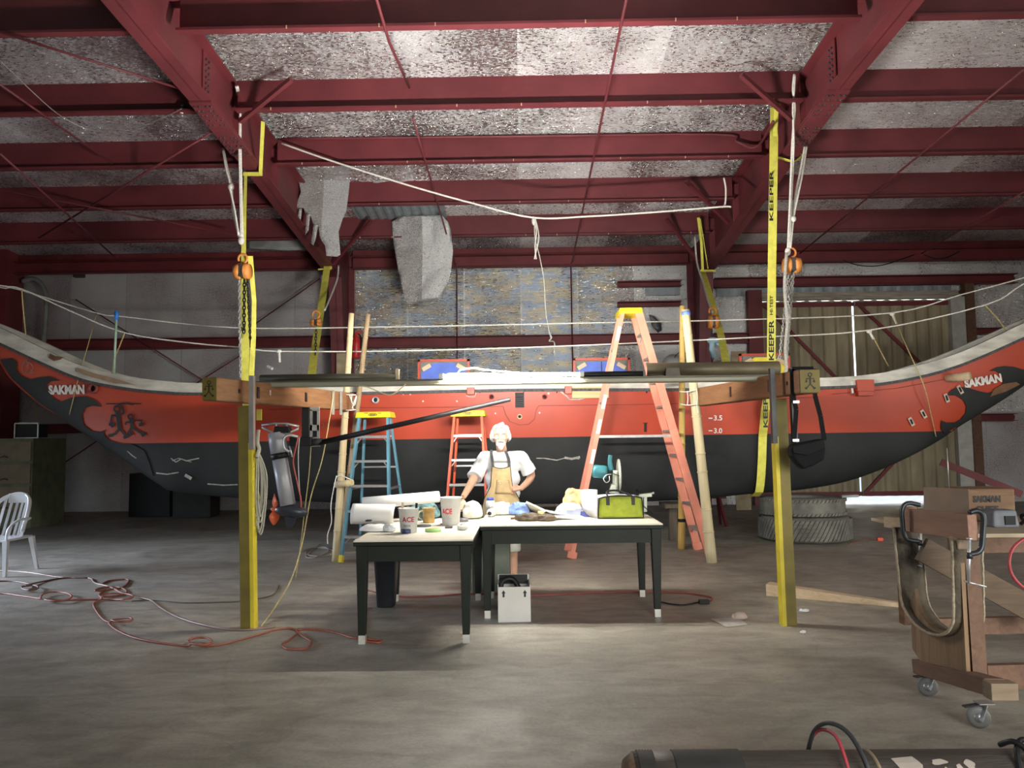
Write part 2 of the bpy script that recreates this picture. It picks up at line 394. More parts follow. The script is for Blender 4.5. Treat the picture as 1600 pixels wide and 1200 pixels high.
# ---- primary steel
def column(x, w, px_top, label, nm='column'):
    mb = MB(); zt = zroof(16.4) - .05
    hw = w / 2; y0, y1 = 16.0, 16.85
    # tapered web frame column: narrow at the base, deep at the knee
    mb.prism([(x - hw, 16.42, 0), (x + hw, 16.42, 0), (x + hw, 15.55, 4.9), (x - hw, 15.55, 4.9)], (0, .03, 0))
    mb.prism([(x - hw, 16.80, 0), (x + hw, 16.80, 0), (x + hw, 16.80, zt), (x - hw, 16.80, zt)], (0, .03, 0))
    mb.prism([(x, 16.42, 0), (x, 15.55, 4.9), (x, 15.6, zt), (x, 16.82, zt), (x, 16.82, 0)], (.014, 0, 0))
    mb.box((x, 16.62, .02), (w + .06, .5, .04))
    return struct(mb.build(nm, RED, base=(x, 16.6, 0)), label, 'steel column', 'steel columns of the back wall')
column(-XR, .27, 0, 'red steel column at the back wall with a fire extinguisher hung on it')
column(XR, .27, 0, 'red steel column at the back wall beside the corrugated sliding door')
mb = MB(); mb.box((-XB + .18, 16.55, 3.0), (.34, .6, 6.0)); struct(mb.build('column', REDD, base=(-XB + .2, 16.6, 0)), 'dark red corner column above the drawer cabinet', 'steel column', 'steel columns of the back wall')
mb = MB(); mb.box((XB - .12, 16.7, 3.0), (.3, .3, 6.0)); struct(mb.build('column', REDD, base=(XB - .2, 16.6, 0)), 'dark red corner column past the sliding door', 'steel column', 'steel columns of the back wall')

def zrb(Y):
    P = [(-7, 6.55), (7.3, 5.64), (9.2, 5.55), (11, 5.36), (15.6, 4.85)]
    return float(np.interp(Y, [p[0] for p in P], [p[1] for p in P]))
def rafter(x, label):
    t = thing('rafter', label, 'rafter', (x, 8, zrb(8)), 'tapered roof rafters', 'structure')
    ys = [-6.9, 3, 7.3, 9.2, 11, 15.6]; hw = .135
    mb = MB()
    for a, b_ in zip(ys, ys[1:]):
        for f0, f1 in ((zrb(a), zrb(b_)), (zroof(a) - .05, zroof(b_) - .05)):
            mb.prism([(x - hw, a, f0), (x + hw, a, f0), (x + hw, b_, f1), (x - hw, b_, f1)], (0, 0, .022))
        mb.prism([(x, a, zrb(a)), (x, b_, zrb(b_)), (x, b_, zroof(b_) - .05), (x, a, zroof(a) - .05)], (.012, 0, 0))
    for Y in PY[1:]:   # web stiffener at each purlin
        mb.prism([(x - .11, Y + .12, zrb(Y + .12) + .02), (x + .11, Y + .12, zrb(Y + .12) + .02), (x + .11, Y + .12, zroof(Y) - .1), (x - .11, Y + .12, zroof(Y) - .1)], (0, .012, 0))
    mb.build('flanged_web', RED, t)
    # bolted splice
    mb = MB(); s0, s1 = 8.9, 10.3
    mb.prism([(x - hw, s0, zrb(s0) - .03), (x + hw, s0, zrb(s0) - .03), (x + hw, s1, zrb(s1) - .03), (x - hw, s1, zrb(s1) - .03)], (0, 0, .028))
    sg = 1 if x < 0 else -1
    mb.prism([(x + sg * .02, s0, zrb(s0) + .03), (x + sg * .02, s1, zrb(s1) + .03), (x + sg * .02, s1, zroof(s1) - .08), (x + sg * .02, s0, zroof(s0) - .08)], (sg * .015, 0, 0))
    mb.build('splice_plate', RED, t)
    bl = MB()
    for side_ in (-1, 1):
        for off in (.045, .1):
            for k in range(12):
                if k in (5, 6): continue
                y = s0 + .08 + k * (s1 - s0 - .16) / 11
                bl.lathe([(.016, 0), (.016, .02), (0, .02)], (x + side_ * off, y, zrb(y) - .03), (0, 0, -1), 6)
    for k in range(7):
        for dy in (.06, .14):
            bl.lathe([(.014, 0), (.014, .02), (0, .02)], (x + sg * .035, s0 + dy, zrb(s0) + .09 + k * .075), (sg, 0, 0), 6)
    bl.build('splice_bolts', DARKM, t)['kind'] = 'stuff'
    return t
rafter(-XR, 'red tapered steel rafter on the outboard motor side, with bolted splice plate')
rafter(XR, 'red tapered steel rafter on the tyre side, with bolted splice plate')

bays = [(-XB + .05, -XR - .14, 'plastic chair side bay'), (-XR + .14, XR - .14, 'middle bay'), (XR + .14, XB - .05, 'tyre side bay')]
ordn = ['lowest in the frame over the table lamp', 'second in from the open front', 'third in, with the red conduit line', 'second from the back wall', 'closest to the back wall']
ordn = ['the first seen overhead', 'the second seen overhead', 'the third seen overhead', 'the fourth seen overhead', 'the fifth overhead next to the back wall']
def purlin(x0, x1, Y, label, d=PD, wf=.1, grp='roof purlins'):
    mb = MB(); zb = zpb(Y); xm = (x0 + x1) / 2; L_ = x1 - x0
    mb.box((xm, Y, zb + d / 2), (L_, .008, d)); mb.box((xm, Y - wf / 2, zb + .005), (L_, wf, .01)); mb.box((xm, Y + wf / 2, zb + d - .035), (L_, wf, .01))
    mb.box((xm, Y - wf, zb + .012), (L_, .006, .03))
    mb.mi(1)
    if abs(xm) < 1:
        for k in range(9):
            if (k * 7 + int(Y * 10)) % 4: mb.box((x0 + .5 + k * .8 + .1 * math.sin(k * 3 + Y), Y - wf - .001, zb + .010), (.012, .012, .034))
    return struct(mb.build('purlin', [RED, mat('cream_paint_run', (.55, .42, .25), .6)], base=(xm, Y, zb)), label, 'purlin', grp)
for (x0, x1, bn) in bays:
    for Y, on in zip(PY, ordn):
        purlin(x0, x1, Y, 'red steel roof purlin, %s, %s' % (on, bn))
for (x0, x1, bn) in bays:      # eave strut
    xm = (x0 + x1) / 2; mb = MB(); zb = zpb(16.5) - .03
    mb.box((xm, 16.62, zb + .22), (x1 - x0, .02, .44)); mb.box((xm, 16.54, zb), (x1 - x0, .16, .012)); mb.box((xm, 16.54, zb + .26), (x1 - x0, .16, .012))
    struct(mb.build('eave_strut', REDD, base=(xm, 16.6, zb)), 'dark red eave strut above the foil wall, %s' % bn, 'eave strut', 'eave struts')
# girts on the back wall
def girt(px0, px1, py0, py1, label, Y=16.78, d=.1, px_y=None, name='girt'):
    a = at(px0, py0, Y); b_ = at(px1, py0, Y); h = at((px0 + px1) / 2, py0, Y).z - at((px0 + px1) / 2, py1, Y).z
    mb = MB(); z = (a.z + b_.z) / 2 - h / 2; xm = (a.x + b_.x) / 2; Lx = b_.x - a.x
    mb.box((xm, Y + .09, z), (Lx, .02, h)); mb.box((xm, Y + .02, z - h / 2 + .01), (Lx, .16, .015)); mb.box((xm, Y + .02, z + h / 2 - .01), (Lx, .16, .015))
    mb.box((xm, Y + .06, z), (Lx, .02, h * .45))
    return struct(mb.build(name, REDD, base=(xm, Y, z)), label, 'wall girt', 'wall girts')
girt(35, 524, 528, 545, 'dark red wall girt behind the rope lines, plastic chair side')
girt(556, 1064, 524, 541, 'dark red wall girt behind the ladders, middle bay')
girt(1116, 1190, 520, 536, 'dark red wall girt stub between column and sliding door')
girt(965, 1064, 439, 448, 'short dark red girt, upper of two beside the column')
girt(965, 1064, 471, 479, 'short dark red girt, lower of two beside the column')
girt(1116, 1588, 431, 446, 'dark red header girt over the sliding door')
girt(35, 200, 662, 677, 'low dark red girt behind the canoe prow')
girt(1518, 1588, 646, 658, 'low dark red girt past the door post')
girt(1518, 1588, 512, 522, 'middle dark red girt past the door post')
# door: corrugated sliding leaves
CORR = mat('corrugated_fibreglass', (.30, .25, .16), .55, 0, .35, 3, 0, 60, (1, 1, .3))
d = thing('door_1', 'rusty corrugated double sliding door with daylight under it', 'door', ((DX0 + DX1) / 2, YW, 0), None, 'structure')
xm = at(1333, 520, YW).x; zb_ = at(1400, 776, YW).z
for (a, b_, nm) in ((DX0 - .02, xm - .018, 'door_leaf'), (xm + .018, DX1 + .02, 'door_leaf')):
    mb = MB(); siding(mb, lambda u, h, k: V((a + u, YW - .02 - k, h)), b_ - a, zb_ + .02, DZ - .03, .27, .045)
    lf = mb.build(nm, CORR, d, solid=.006)
    fr = MB()
    for z in (zb_ + .08, DZ - .12, (zb_ + DZ) / 2): fr.bar((a, YW - .1, z), (b_, YW - .1, z), .04, .09)
    fr.bar((a + .05, YW - .1, zb_ + .1), (b_ - .05, YW - .1, (zb_ + DZ) / 2), .03, .07); fr.bar((b_ - .05, YW - .1, (zb_ + DZ) / 2), (a + .05, YW - .1, DZ - .1), .03, .07)
    fr.build('leaf_frame', REDD, d)
hd = MB(); hd.box(((DX0 + DX1) / 2, YW - .12, DZ + .06), (DX1 - DX0 + .2, .14, .17)); hd.build('header_board', wood('weathered_board', (.22, .18, .14), (.5, .45, .38), 'X', 3), d)
pa, pb = at(1484, 600, YW).x, at(1506, 600, YW).x
pb2 = at(1520, 600, YW).x
mb = MB(); mb.box(((pa + pb) / 2, YW - .15, DZ / 2), (pb - pa, .12, DZ)); struct(mb.build('trim_1', mat('white_painted_board', (.5, .49, .46), .6, 0, .2, 5), base=(pa, YW, 0)), 'white painted door jamb board', 'door jamb')
mb = MB(); mb.box(((pb + pb2) / 2, YW - .17, (DZ + .3) / 2), (pb2 - pb, .16, DZ + .3)); struct(mb.build('trim_2', REDWOOD, base=(pb, YW, 0)), 'reddish wooden door post beside the white jamb', 'door post')
pc = at(1190, 600, YW).x; pc0 = at(1168, 600, YW).x
mb = MB(); mb.box(((pc + pc0) / 2, YW - .17, (DZ + .2) / 2), (pc - pc0, .16, DZ + .2)); struct(mb.build('trim_3', REDD, base=(pc, YW, 0)), 'dark red door post nearest the back column', 'door post')
# pale corrugated fascia strip above the door
mb = MB(); a = at(1120, 449, 16.9); b_ = at(1488, 462, 16.9)
siding(mb, lambda u, h, k: V((a.x + u, 16.93 - k * .5, h)), b_.x - a.x, b_.z + .06, a.z, .3, .03)
struct(mb.build('trim_4', mat('pale_blue_siding', (.28, .33, .35), .5, .2, .15), base=(a.x, 16.9, 0), solid=.004), 'strip of pale grey metal siding over the door', 'siding')
a = at(1008, 449, 16.93); b_ = at(1062, 461, 16.93); mb = MB(); mb.box(((a.x + b_.x) / 2, 16.94, (a.z + b_.z) / 2), (b_.x - a.x, .05, a.z - b_.z))
struct(mb.build('trim_5', MATS['pale_blue_siding'], base=(a.x, 16.9, 0)), 'pale siding seen through the foil gap beside the column', 'siding')
# exposed roof sheet where foil has torn
a = at(545, 322, 13.9); b_ = at(692, 337, 13.9)
mb = MB(); n = 40
vs = []
for i in range(n + 1):
    u = a.x + (b_.x - a.x) * i / n; k = .02 if (i // 2) % 2 else 0
    vs += [V((u, 13.25, zroof(13.25) - .03 - k)), V((u, 14.8, zroof(14.8) - .03 - k))]
mb.add(vs, [(2 * i, 2 * i + 2, 2 * i + 3, 2 * i + 1) for i in range(n)])
struct(mb.build('trim_6', MATS['pale_blue_siding'], base=(a.x, 14, 5.8), solid=.004), 'bare ribbed roof sheet where foil has torn away', 'roof sheet')
# outdoor ground seen under the door
o = MB().box((0, 24, -.12), (60, 13.7, .2)).build('ground', mat('pale_gravel', (.6, .58, .52), .9), base=(0, 24, 0)); struct(o, 'bright gravel yard beyond the sliding door', 'ground')

# ---- secondary steel and services
def rod(name, pts, r, m_, label, cat, group=None, n=6):
    return tag(MB().tube(pts, r, n).build(name, m_), label, cat, group)
zz = lambda Y: zpb(Y) - .015
rod('sag_rod', [(-1.42, 6.0, zz(6)), (-1.42, 8.2, zz(8.2)), (-1.42, 9.8, zpb(9.8) + PD - .12)], .017, RED, 'red sag rod overhead, shorter one above the white worklight', 'sag rod')
rod('sag_rod', [(-1.40, Y, zz(Y)) for Y in (9.9, 11.5, 13.2, 14.85, 16.4)] + [(-1.40, 16.7, at(712, 410, 16.7).z), (-1.40, 16.7, 1.0)], .015, RED, 'red sag rod running down past the hanging foil sheet', 'sag rod')
rod('sag_rod', [(1.12, Y, zz(Y)) for Y in (6.0, 8.2, 9.86, 11.5, 13.2, 14.85, 16.4)] + [(1.12, 16.7, at(893, 410, 16.7).z), (1.12, 16.7, 1.0)], .017, RED, 'long red sag rod over the tables, longest of them', 'sag rod')
def roofpt(px, py, dz=-.02):
    # point of the purlin-underside plane seen at a pixel
    d_ = ray(px, py); t = (5.885 + .0745 * 8.2 + dz - CH) / (d_.z + .0745 * d_.y); return V((0, 0, CH)) + d_ * t
for i, (p, q, lab) in enumerate([((-60, 90), (175, 255), 'red diagonal roof brace over the prow, ending near the corner'), ((0, 50), (280, 138), 'red diagonal roof brace running to the rafter splice'),
        ((1600, 108), (1250, 396), 'red diagonal roof brace over the tyres'), ((330, 207), (60, 372), 'thin diagonal roof brace crossing under the purlins by the chair side'),
        ((0, 296), (372, 368), 'faint diagonal brace running low along the eave to the hoist'), ((0, 240), (180, 402), 'diagonal brace dropping to the foil wall above the stanchion'), ((1600, 300), (1440, 396), 'short diagonal roof brace above the sliding door')]):
    rod('brace_rod', [roofpt(*p, -.03 - .045 * i), roofpt(*q, -.03 - .045 * i)], .016, RED, lab, 'brace rod')
for (p, q, lab) in [((118, 468), (345, 612), 'wall brace rod falling towards the hoist, behind the rope lines'), ((400, 540), (265, 625), 'wall brace rod rising to the girt beside the hoist'), ((165, 680), (78, 738), 'wall brace rod low behind the prow'), ((500, 435), (400, 505), 'brace rod rising to the rafter knee')]:
    rod('brace_rod', [at(*p, 16.7 - (.04 if p[0] == 400 else 0)), at(*q, 16.7 - (.04 if p[0] == 400 else 0))], .014, REDD, lab, 'brace rod')
def bracebar(p, Yp, q, Yq, label):
    return tag(MB().bar(at(*p, Yp), at(*q, Yq), .055, .055).build('flange_brace', RED), label, 'flange brace')
bracebar((455, 124), 9.3, (375, 190), 9.8, 'red angle brace from second purlin to the motor side rafter')
bracebar((1158, 117), 9.3, (1236, 186), 9.8, 'red angle brace from second purlin to the tyre side rafter')
bracebar((580, 344), 14.2, (520, 412), 15.0, 'red angle brace beside the torn hanging foil')
bracebar((1042, 342), 14.2, (1092, 410), 15.0, 'red angle brace above the tall orange stepladder')
bracebar((1072, 283), 12.6, (1138, 348), 13.2, 'red angle brace under the dangling rope knot')
CY = 16.45
rod('conduit', [at(40, 383, CY), at(100, 381, CY), at(372, 380, CY)], .016, GALV, 'thin grey electrical conduit along the eave, prow side', 'conduit')
rod('conduit', [at(556, 380, CY), at(1062, 375, CY)], .016, GALV, 'thin grey electrical conduit along the eave, middle bay', 'conduit')
rod('conduit', [at(1150, 373, CY), at(1600, 364, CY)], .016, GALV, 'thin grey electrical conduit along the eave over the door', 'conduit')
rod('conduit', catmull([at(440, 217, 11.35), at(800, 213, 11.35), at(1118, 210, 11.35), at(1150, 221, 11.3), at(1175, 231, 11.2), at(1190, 222, 11.0), at(1208, 190, 9.9)], 5), .02, RED, 'red painted conduit along the third purlin, bent down at its end', 'conduit')
rod('vent_pipe', catmull([at(35, 440, 16.6), at(52, 436, 16.6), at(66, 446, 16.6), at(72, 465, 16.6), at(71, 500, 16.6), at(66, 560, 16.6)], 5), .055, mat('grey_pvc', (.22, .23, .22), .6), 'grey elbowed vent pipe on the wall above the prow', 'pipe')
rod('electric_cable', catmull([roofpt(0, 95), roofpt(80, 170), roofpt(120, 195), roofpt(150, 205), roofpt(200, 205), roofpt(240, 190), roofpt(284, 170)], 5), .006, mat('grey_cable', (.3, .27, .25), .6), 'thin sagging cable leading to the bare bulb', 'cable')
rod('electric_cable', catmull([at(1318, 407, 16.3), at(1345, 415, 16.3), at(1380, 414, 16.3), at(1428, 398, 16.3)], 6), .012, BLACK, 'black sagging cable above the sliding door', 'cable')
rod('electric_cable', catmull([at(1444, 398, 16.3), at(1462, 404, 16.3), at(1480, 402, 16.3), at(1500, 392, 16.3)], 6), .012, BLACK, 'short black cable beside the end of the header', 'cable')
for (px, py, Y, lab) in ((284, 174, 9.7, 'bare bulb in a socket hanging by the motor side rafter'), (1308, 148, 9.4, 'bare bulb in a black socket under the tyre side rafter')):
    p = at(px, py, Y); t = thing('light_bulb', lab, 'light bulb', p)
    MB().lathe([(0, -.03), (.02, -.025), (.032, 0), (.028, .03), (.014, .055), (0, .055)], p, (0, 0, 1), 14).build('bulb_glass', mat('bulb_glass', (.75, .72, .6), .2, 0, .05), t)
    MB().lathe([(.0, .05), (.024, .05), (.026, .09), (.018, .11), (.004, .12), (.004, .2), (0, .2)], p, (0, 0, 1), 14).build('socket', BLACK, t)
# blocky dark timber stub on the wall top
a = at(116, 412, 16.9); b_ = at(130, 433, 16.9); tag(MB().box(((a.x + b_.x) / 2, 16.92, (a.z + b_.z) / 2), (b_.x - a.x, .12, a.z - b_.z)).build('junction_box', mat('brown_wood', (.05, .035, .03), .7)), 'small dark box on the wall under the eave, prow side', 'box')

# ---- loose foil sheets hanging from the roof
def sheet(name, poly, Y, mt, label, cat='foil sheet', wob=.12, lean=0.0, seed=0, slits=()):
    pts = [(p[0], p[1]) for p in poly]; vs, fs = flat_poly(pts, 7)
    mb = MB(); y0 = min(p[1] for p in pts); out = []
    for (x, y) in vs:
        dy = noise.noise(V((x * .028 + seed, y * .012, 0))) * wob + noise.noise(V((x * .09, y * .05 + seed, 3))) * wob * .3 + (y - y0) / 130 * lean
        out.append(at(x, y, Y + dy))
    mb.add(out, fs, True)
    return tag(mb.build(name, mt, solid=.004, fix=False), label, cat)
FH = foil('hanging_foil', .85, .33, 1.0, 22, (1, 1, 1.6), panel=50, metal=.45)
sheet('hanging_foil', [(463, 262), (500, 260), (548, 262), (545, 300), (541, 330), (536, 340), (529, 362), (532, 398), (527, 401), (510, 400), (508, 384), (500, 372), (497, 352), (489, 350), (486, 338), (478, 335), (474, 325), (465, 326), (463, 320), (470, 300)], 12.9, FH, 'torn silver foil hanging over the rafter, longest ragged tongue', lean=-.1)
for i, pl in enumerate([[(467, 326), (472, 326), (470, 345), (465, 352), (464, 343)], [(479, 334), (485, 334), (482, 360), (477, 367), (478, 345)], [(490, 350), (497, 352), (494, 370), (490, 384), (486, 380)]]):
    sheet('foil_strip', pl, 12.8, FH, ['short torn foil tatter, first under the ragged sheet', 'torn foil tatter hanging between two others', 'torn foil tatter closest to the yellow sling'][i], 'foil strip', .03)
sheet('hanging_foil', [(612, 347), (622, 340), (632, 337), (690, 336), (700, 347), (704, 358), (708, 392), (705, 420), (700, 445), (690, 464), (660, 468), (635, 475), (628, 448), (622, 420), (615, 380)], 14.5, foil('hanging_foil_grey', .72, .4, .7, 14, (1, 1, 1.6), panel=50, metal=.55), 'broad rounded sheet of silver foil hanging over the wall', wob=.22, seed=4)
sheet('hanging_foil', [(550, 263), (570, 264), (622, 262), (640, 272), (647, 281), (610, 288), (585, 290), (582, 282), (560, 278)], 12.95, FH, 'crumpled loose foil flap under the third purlin', seed=9, wob=.2)
sheet('insulation_flap', [(388, 330), (402, 326), (440, 338), (470, 350), (480, 391), (440, 391), (388, 388)], 15.2, mat('grey_insulation_back', (.3, .31, .31), .7, .3, .3, 2), 'dull grey insulation flap behind the motor side rafter', 'insulation')
# foil pieces on wall: fallen flap by ladder
sheet('hanging_foil', [(1014, 492), (1022, 494), (1033, 505), (1034, 516), (1028, 520), (1018, 508)], 16.8, mat('dark_foil_back', (.12, .13, .14), .5, .5), 'small dark curled flap of wall foil behind the ladder top', seed=2, wob=.05)
# ---------------------------------------------------------------- the big canoe
YC = 11.1
def bw_px(px): u = (px - 800) / 960; return .52 * max(0.0, 1 - abs(u) ** 3.2) + .02
SH = [(-130, 478), (-60, 508), (0, 534), (60, 562), (130, 591), (200, 605), (260, 611), (320, 613), (560, 612), (815, 607), (1100, 606), (1240, 604), (1340, 601), (1420, 590), (1500, 568), (1600, 525), (1700, 480), (1760, 450)]
KE = [(-130, 482), (-60, 520), (-20, 545), (0, 562), (20, 594), (60, 630), (100, 657), (160, 695), (200, 722), (250, 757), (280, 769), (400, 780), (600, 787), (815, 788), (1050, 782), (1180, 771), (1260, 764), (1330, 750), (1400, 723), (1460, 692), (1500, 665), (1560, 629), (1600, 602), (1660, 560), (1720, 500), (1760, 454)]
S3 = catmull([at(a, b, YC - bw_px(a)) for a, b in SH], 8); K3 = catmull([at(a, b, YC) for a, b in KE], 8)
sx = np.array([p.x for p in S3]); sz = np.array([p.z for p in S3]); kx = np.array([p.x for p in K3]); kz = np.array([p.z for p in K3])
sb = np.array([YC - p.y for p in S3])
X0, X1 = max(sx[0], kx[0]), min(sx[-1], kx[-1])
zs = lambda x: float(np.interp(x, sx, sz)); zk = lambda x: min(float(np.interp(x, kx, kz)), zs(x) - .01)
bb = lambda x: float(np.interp(x, sx, sb)); zwl = lambda x: 1.485 + .003 * x
def hy(x, z):
    t = (z - zk(x)) / (zs(x) - zk(x)); t = max(0.0, min(1.0, t)); return YC - bb(x) * t ** .42
canoe = thing('outrigger_canoe', 'long red and black outrigger canoe with upswept ends, hung in slings', 'canoe', (.3, YC, .7))
HRED = mat('hull_red_paint', (.42, .052, .022), .42, 0, .12, 1.2, .05, 12)
HBLK = mat('hull_black_paint', (.020, .0215, .022), .6, 0, .35, 1.6, .08, 14, spec=.3)
WHP = mat('worn_white_rail', (.55, .53, .47), .6, 0, .3, 3, .2, 25, (1, 1, 3))
WHMARK = mat('white_marking_paint', (.72, .70, .66), .6, 0, .05)
mb = MB(); NX = 420; vs = []; TS = []; rows = [0, .006, .02, .05, .08, .12, .16, .2, .25, .3, .36, .42, .48, .55, .62, .7, .77, .85, .92, 1.0]; NR = 2 * len(rows) - 1
for i in range(NX + 1):
    x = X0 + (X1 - X0) * i / NX; a, b_ = zk(x), zs(x); w_ = zwl(x)
    s_ = min(.97, max(.008, (w_ - a) / (b_ - a)))
    ts = [r * s_ for r in rows] + [s_ + (1 - s_) * r for r in (.006, .015, .03, .05, .075, .1, .15, .2, .25, .3, .37, .44, .5, .56, .62, .68, .74, .8, .85, .9, .95, 1.0)]
    TS.append(ts)
    ring = [V((x, hy(x, a + (b_ - a) * t), a + (b_ - a) * t)) for t in ts]
    back = [V((p.x, 2 * YC - p.y, p.z)) for p in reversed(ring[1:])]
    vs.append(ring + back)
NT = len(TS[0]); n = len(vs[0]); flat = [p for r in vs for p in r]; fs = []; ms = []
for i in range(NX):
    for k in range(n):
        k2 = (k + 1) % n; fs.append((i * n + k, i * n + k2, (i + 1) * n + k2, (i + 1) * n + k))
        zc = (vs[i][k].z + vs[i][k2].z + vs[i + 1][k].z + vs[i + 1][k2].z) / 4; xc = vs[i][k].x
        deck = (k == NT - 1)
        ms.append(2 if deck else (1 if zc < zwl(xc) or TS[i][min(k, n - 1 - k)] < .04 else 0))
fs += [tuple(range(n))[::-1], tuple(NX * n + k for k in range(n))]; ms += [0, 0]
b0 = len(mb.v); mb.v += flat
for f, q in zip(fs, ms): mb.f.append(list(f)); mb.m.append(q); mb.s.append(q != 2)
mb.build('hull', [HRED, HBLK, mat('grey_deck', (.25, .24, .22), .7)], canoe)
# rails
for sgn, nm in ((-1, 'gunwale_rail'), (1, 'gunwale_rail')):
    mb = MB(); vs = []
    for i in range(NX + 1):
        x = X0 + (X1 - X0) * i / NX; z = zs(x); y = YC + sgn * bb(x); h = .085 + .115 * min(1, (abs(x - .2) / 7.4)) ** 2.2; o_ = sgn * .035
        vs += [V((x, y + o_, z - .01)), V((x, y - sgn * .03, z - .01)), V((x, y - sgn * .05, z + h)), V((x, y + o_ * .6, z + h))]
    mb.add(vs, [(i * 4 + k, i * 4 + (k + 1) % 4, i * 4 + 4 + (k + 1) % 4, i * 4 + 4 + k) for i in range(NX) for k in range(4)] + [(0, 1, 2, 3), (NX * 4 + 3, NX * 4 + 2, NX * 4 + 1, NX * 4)])
    mb.build(nm, WHP, canoe)
mb = MB(); vs = []
for i in range(NX + 1):
    x = X0 + (X1 - X0) * i / NX; z = zs(x); y = YC - bb(x)
    vs += [V((x, y - .038, z - .045)), V((x, y + .01, z - .045)), V((x, y + .01, z - .005)), V((x, y - .038, z - .005))]
mb.add(vs, [(i * 4 + k, i * 4 + (k + 1) % 4, i * 4 + 4 + (k + 1) % 4, i * 4 + 4 + k) for i in range(NX) for k in range(4)])
mb.build('rub_strip', mat('black_rubber_strip', (.06, .06, .062), .7, 0, .5, 30), canoe)

def hp(px, py, off=.006):
    Y = 10.6
    for _ in range(6):
        p = at(px, py, Y); Y = hy(p.x, p.z)
    p = at(px, py, Y); p.y -= off; return p
def decal(name, poly, m_, off=.018, thick=0):
    vs, fs = flat_poly(poly, 3.5); mb = MB(); mb.add([hp(x, y, off) for x, y in vs], fs, True)
    return mb.build(name, m_, canoe, fix=False)
decal('wave_motif', [(2, 562), (20, 560), (28, 566), (27, 578), (34, 587), (48, 593), (62, 590), (78, 588), (95, 595), (80, 596), (74, 602), (77, 612), (84, 621), (95, 628), (115, 621), (135, 619), (150, 625), (160, 636), (146, 634), (134, 638), (129, 650), (132, 664), (145, 674), (158, 675), (166, 671), (163, 679), (172, 688), (190, 693), (206, 693), (226, 704), (234, 722), (240, 744), (222, 735), (160, 693), (100, 655), (60, 628), (20, 592), (4, 568)], HBLK)
decal('wave_motif', [(1545, 580), (1556, 574), (1568, 572), (1582, 573), (1600, 578), (1625, 579), (1625, 583), (1600, 600), (1560, 627), (1500, 663), (1475, 678), (1469, 670), (1470, 657), (1478, 660), (1490, 660), (1500, 655), (1508, 645), (1509, 634), (1503, 624), (1492, 618), (1478, 618), (1486, 609), (1497, 604), (1512, 606), (1528, 611), (1542, 614), (1556, 610), (1565, 600), (1567, 592), (1562, 584), (1555, 580)], HBLK)
decal('worn_patch', [(1545, 620), (1552, 608), (1566, 600), (1586, 597), (1592, 601), (1570, 612)], mat('bare_brown_wood', (.16, .08, .04), .7), .028)
# lettering
def wall_text(s, x0, y0, x1, y1, h, m_, name='name_lettering', bold=.02, skew=0):
    mb = MB(); L_ = math.hypot(x1 - x0, y1 - y0); ux, uy = (x1 - x0) / L_, (y1 - y0) / L_
    text_into(mb, s, lambda u, v: hp(x0 + ux * u + uy * v * 1 + skew * v, y0 + uy * u - ux * v, .017), L_, h, bold); return mb.build(name, m_, canoe, fix=False)
wall_text('SAKMAN', 77, 617, 133, 616, 15, WHMARK, bold=.055)
wall_text('SAKMAN', 1507, 607, 1565, 597, 14, WHMARK, bold=.055)
wall_text('3.5', 1115, 657, 1128, 657, 8, WHMARK, 'draft_mark', .015); wall_text('3.0', 1115, 677, 1128, 677, 8, WHMARK, 'draft_mark', .015)
wall_text('3.5', 503, 668, 515, 668, 7, mat('faded_marking', (.35, .12, .08), .7), 'draft_mark', .01)
mb = MB()
for y in (653.5, 673): mb.add([hp(1107, y - .8, .008), hp(1113, y - .8, .008), hp(1113, y + .8, .008), hp(1107, y + .8, .008)], [(0, 1, 2, 3)])
mb.build('draft_mark', WHMARK, canoe, fix=False)
# petroglyph figures
def strokes(name, items, m_, off=.020):
    mb = MB()
    for pts, w_ in items:
        P = []
        for a, b_ in zip(pts, pts[1:]):
            for k in range(4): P.append((a[0] + (b_[0] - a[0]) * k / 4, a[1] + (b_[1] - a[1]) * k / 4))
        P.append(pts[-1]); ribbon(mb, P, w_, lambda x, y: hp(x, y, off))
    return mb.build(name, m_, canoe, fix=False)
BLKP = mat('black_marking_paint', (.008, .008, .01), .6, 0, .1)
ring = lambda cx, cy, r, k=14: [(cx + r * math.cos(2 * PI * i / k), cy + r * math.sin(2 * PI * i / k)) for i in range(k + 1)]
strokes('figure_motif', [([(167, 631), (222, 631)], 1.6), ([(185, 632), (198, 630), (210, 632)], 3), (ring(184, 639, 4.5), 3), ([(184, 644), (186, 655), (188, 672)], 6), ([(186, 650), (176, 649), (174, 662)], 3.2), ([(186, 650), (195, 645), (192, 633)], 3),
    ([(171, 663), (179, 663), (175, 667)], 5), ([(187, 670), (180, 678), (174, 680)], 3.4), ([(188, 670), (195, 678), (198, 682)], 3.4), ([(170, 681), (178, 680)], 5), ([(194, 684), (202, 681)], 5),
    (ring(205, 651, 3.6), 2.6), ([(205, 655), (207, 663), (207, 668)], 5), ([(206, 659), (198, 660), (197, 664)], 2.8), ([(206, 657), (222, 657), (222, 662)], 2.4), ([(218, 664), (225, 663)], 5), ([(207, 667), (202, 675), (200, 680)], 3), ([(207, 667), (217, 674), (226, 679)], 3.6), ([(222, 681), (229, 677)], 5), ([(203, 672), (208, 680)], 4)], BLKP)
strokes('sketch_motif', [(ring(44, 575, 9, 9), .9), ([(36, 570), (43, 562), (46, 575), (40, 584)], .9), ([(42, 574), (48, 566), (54, 576), (44, 582)], .8), ([(47, 583), (54, 582)], 1.5)], mat('pale_chalk', (.3, .17, .14), .8))
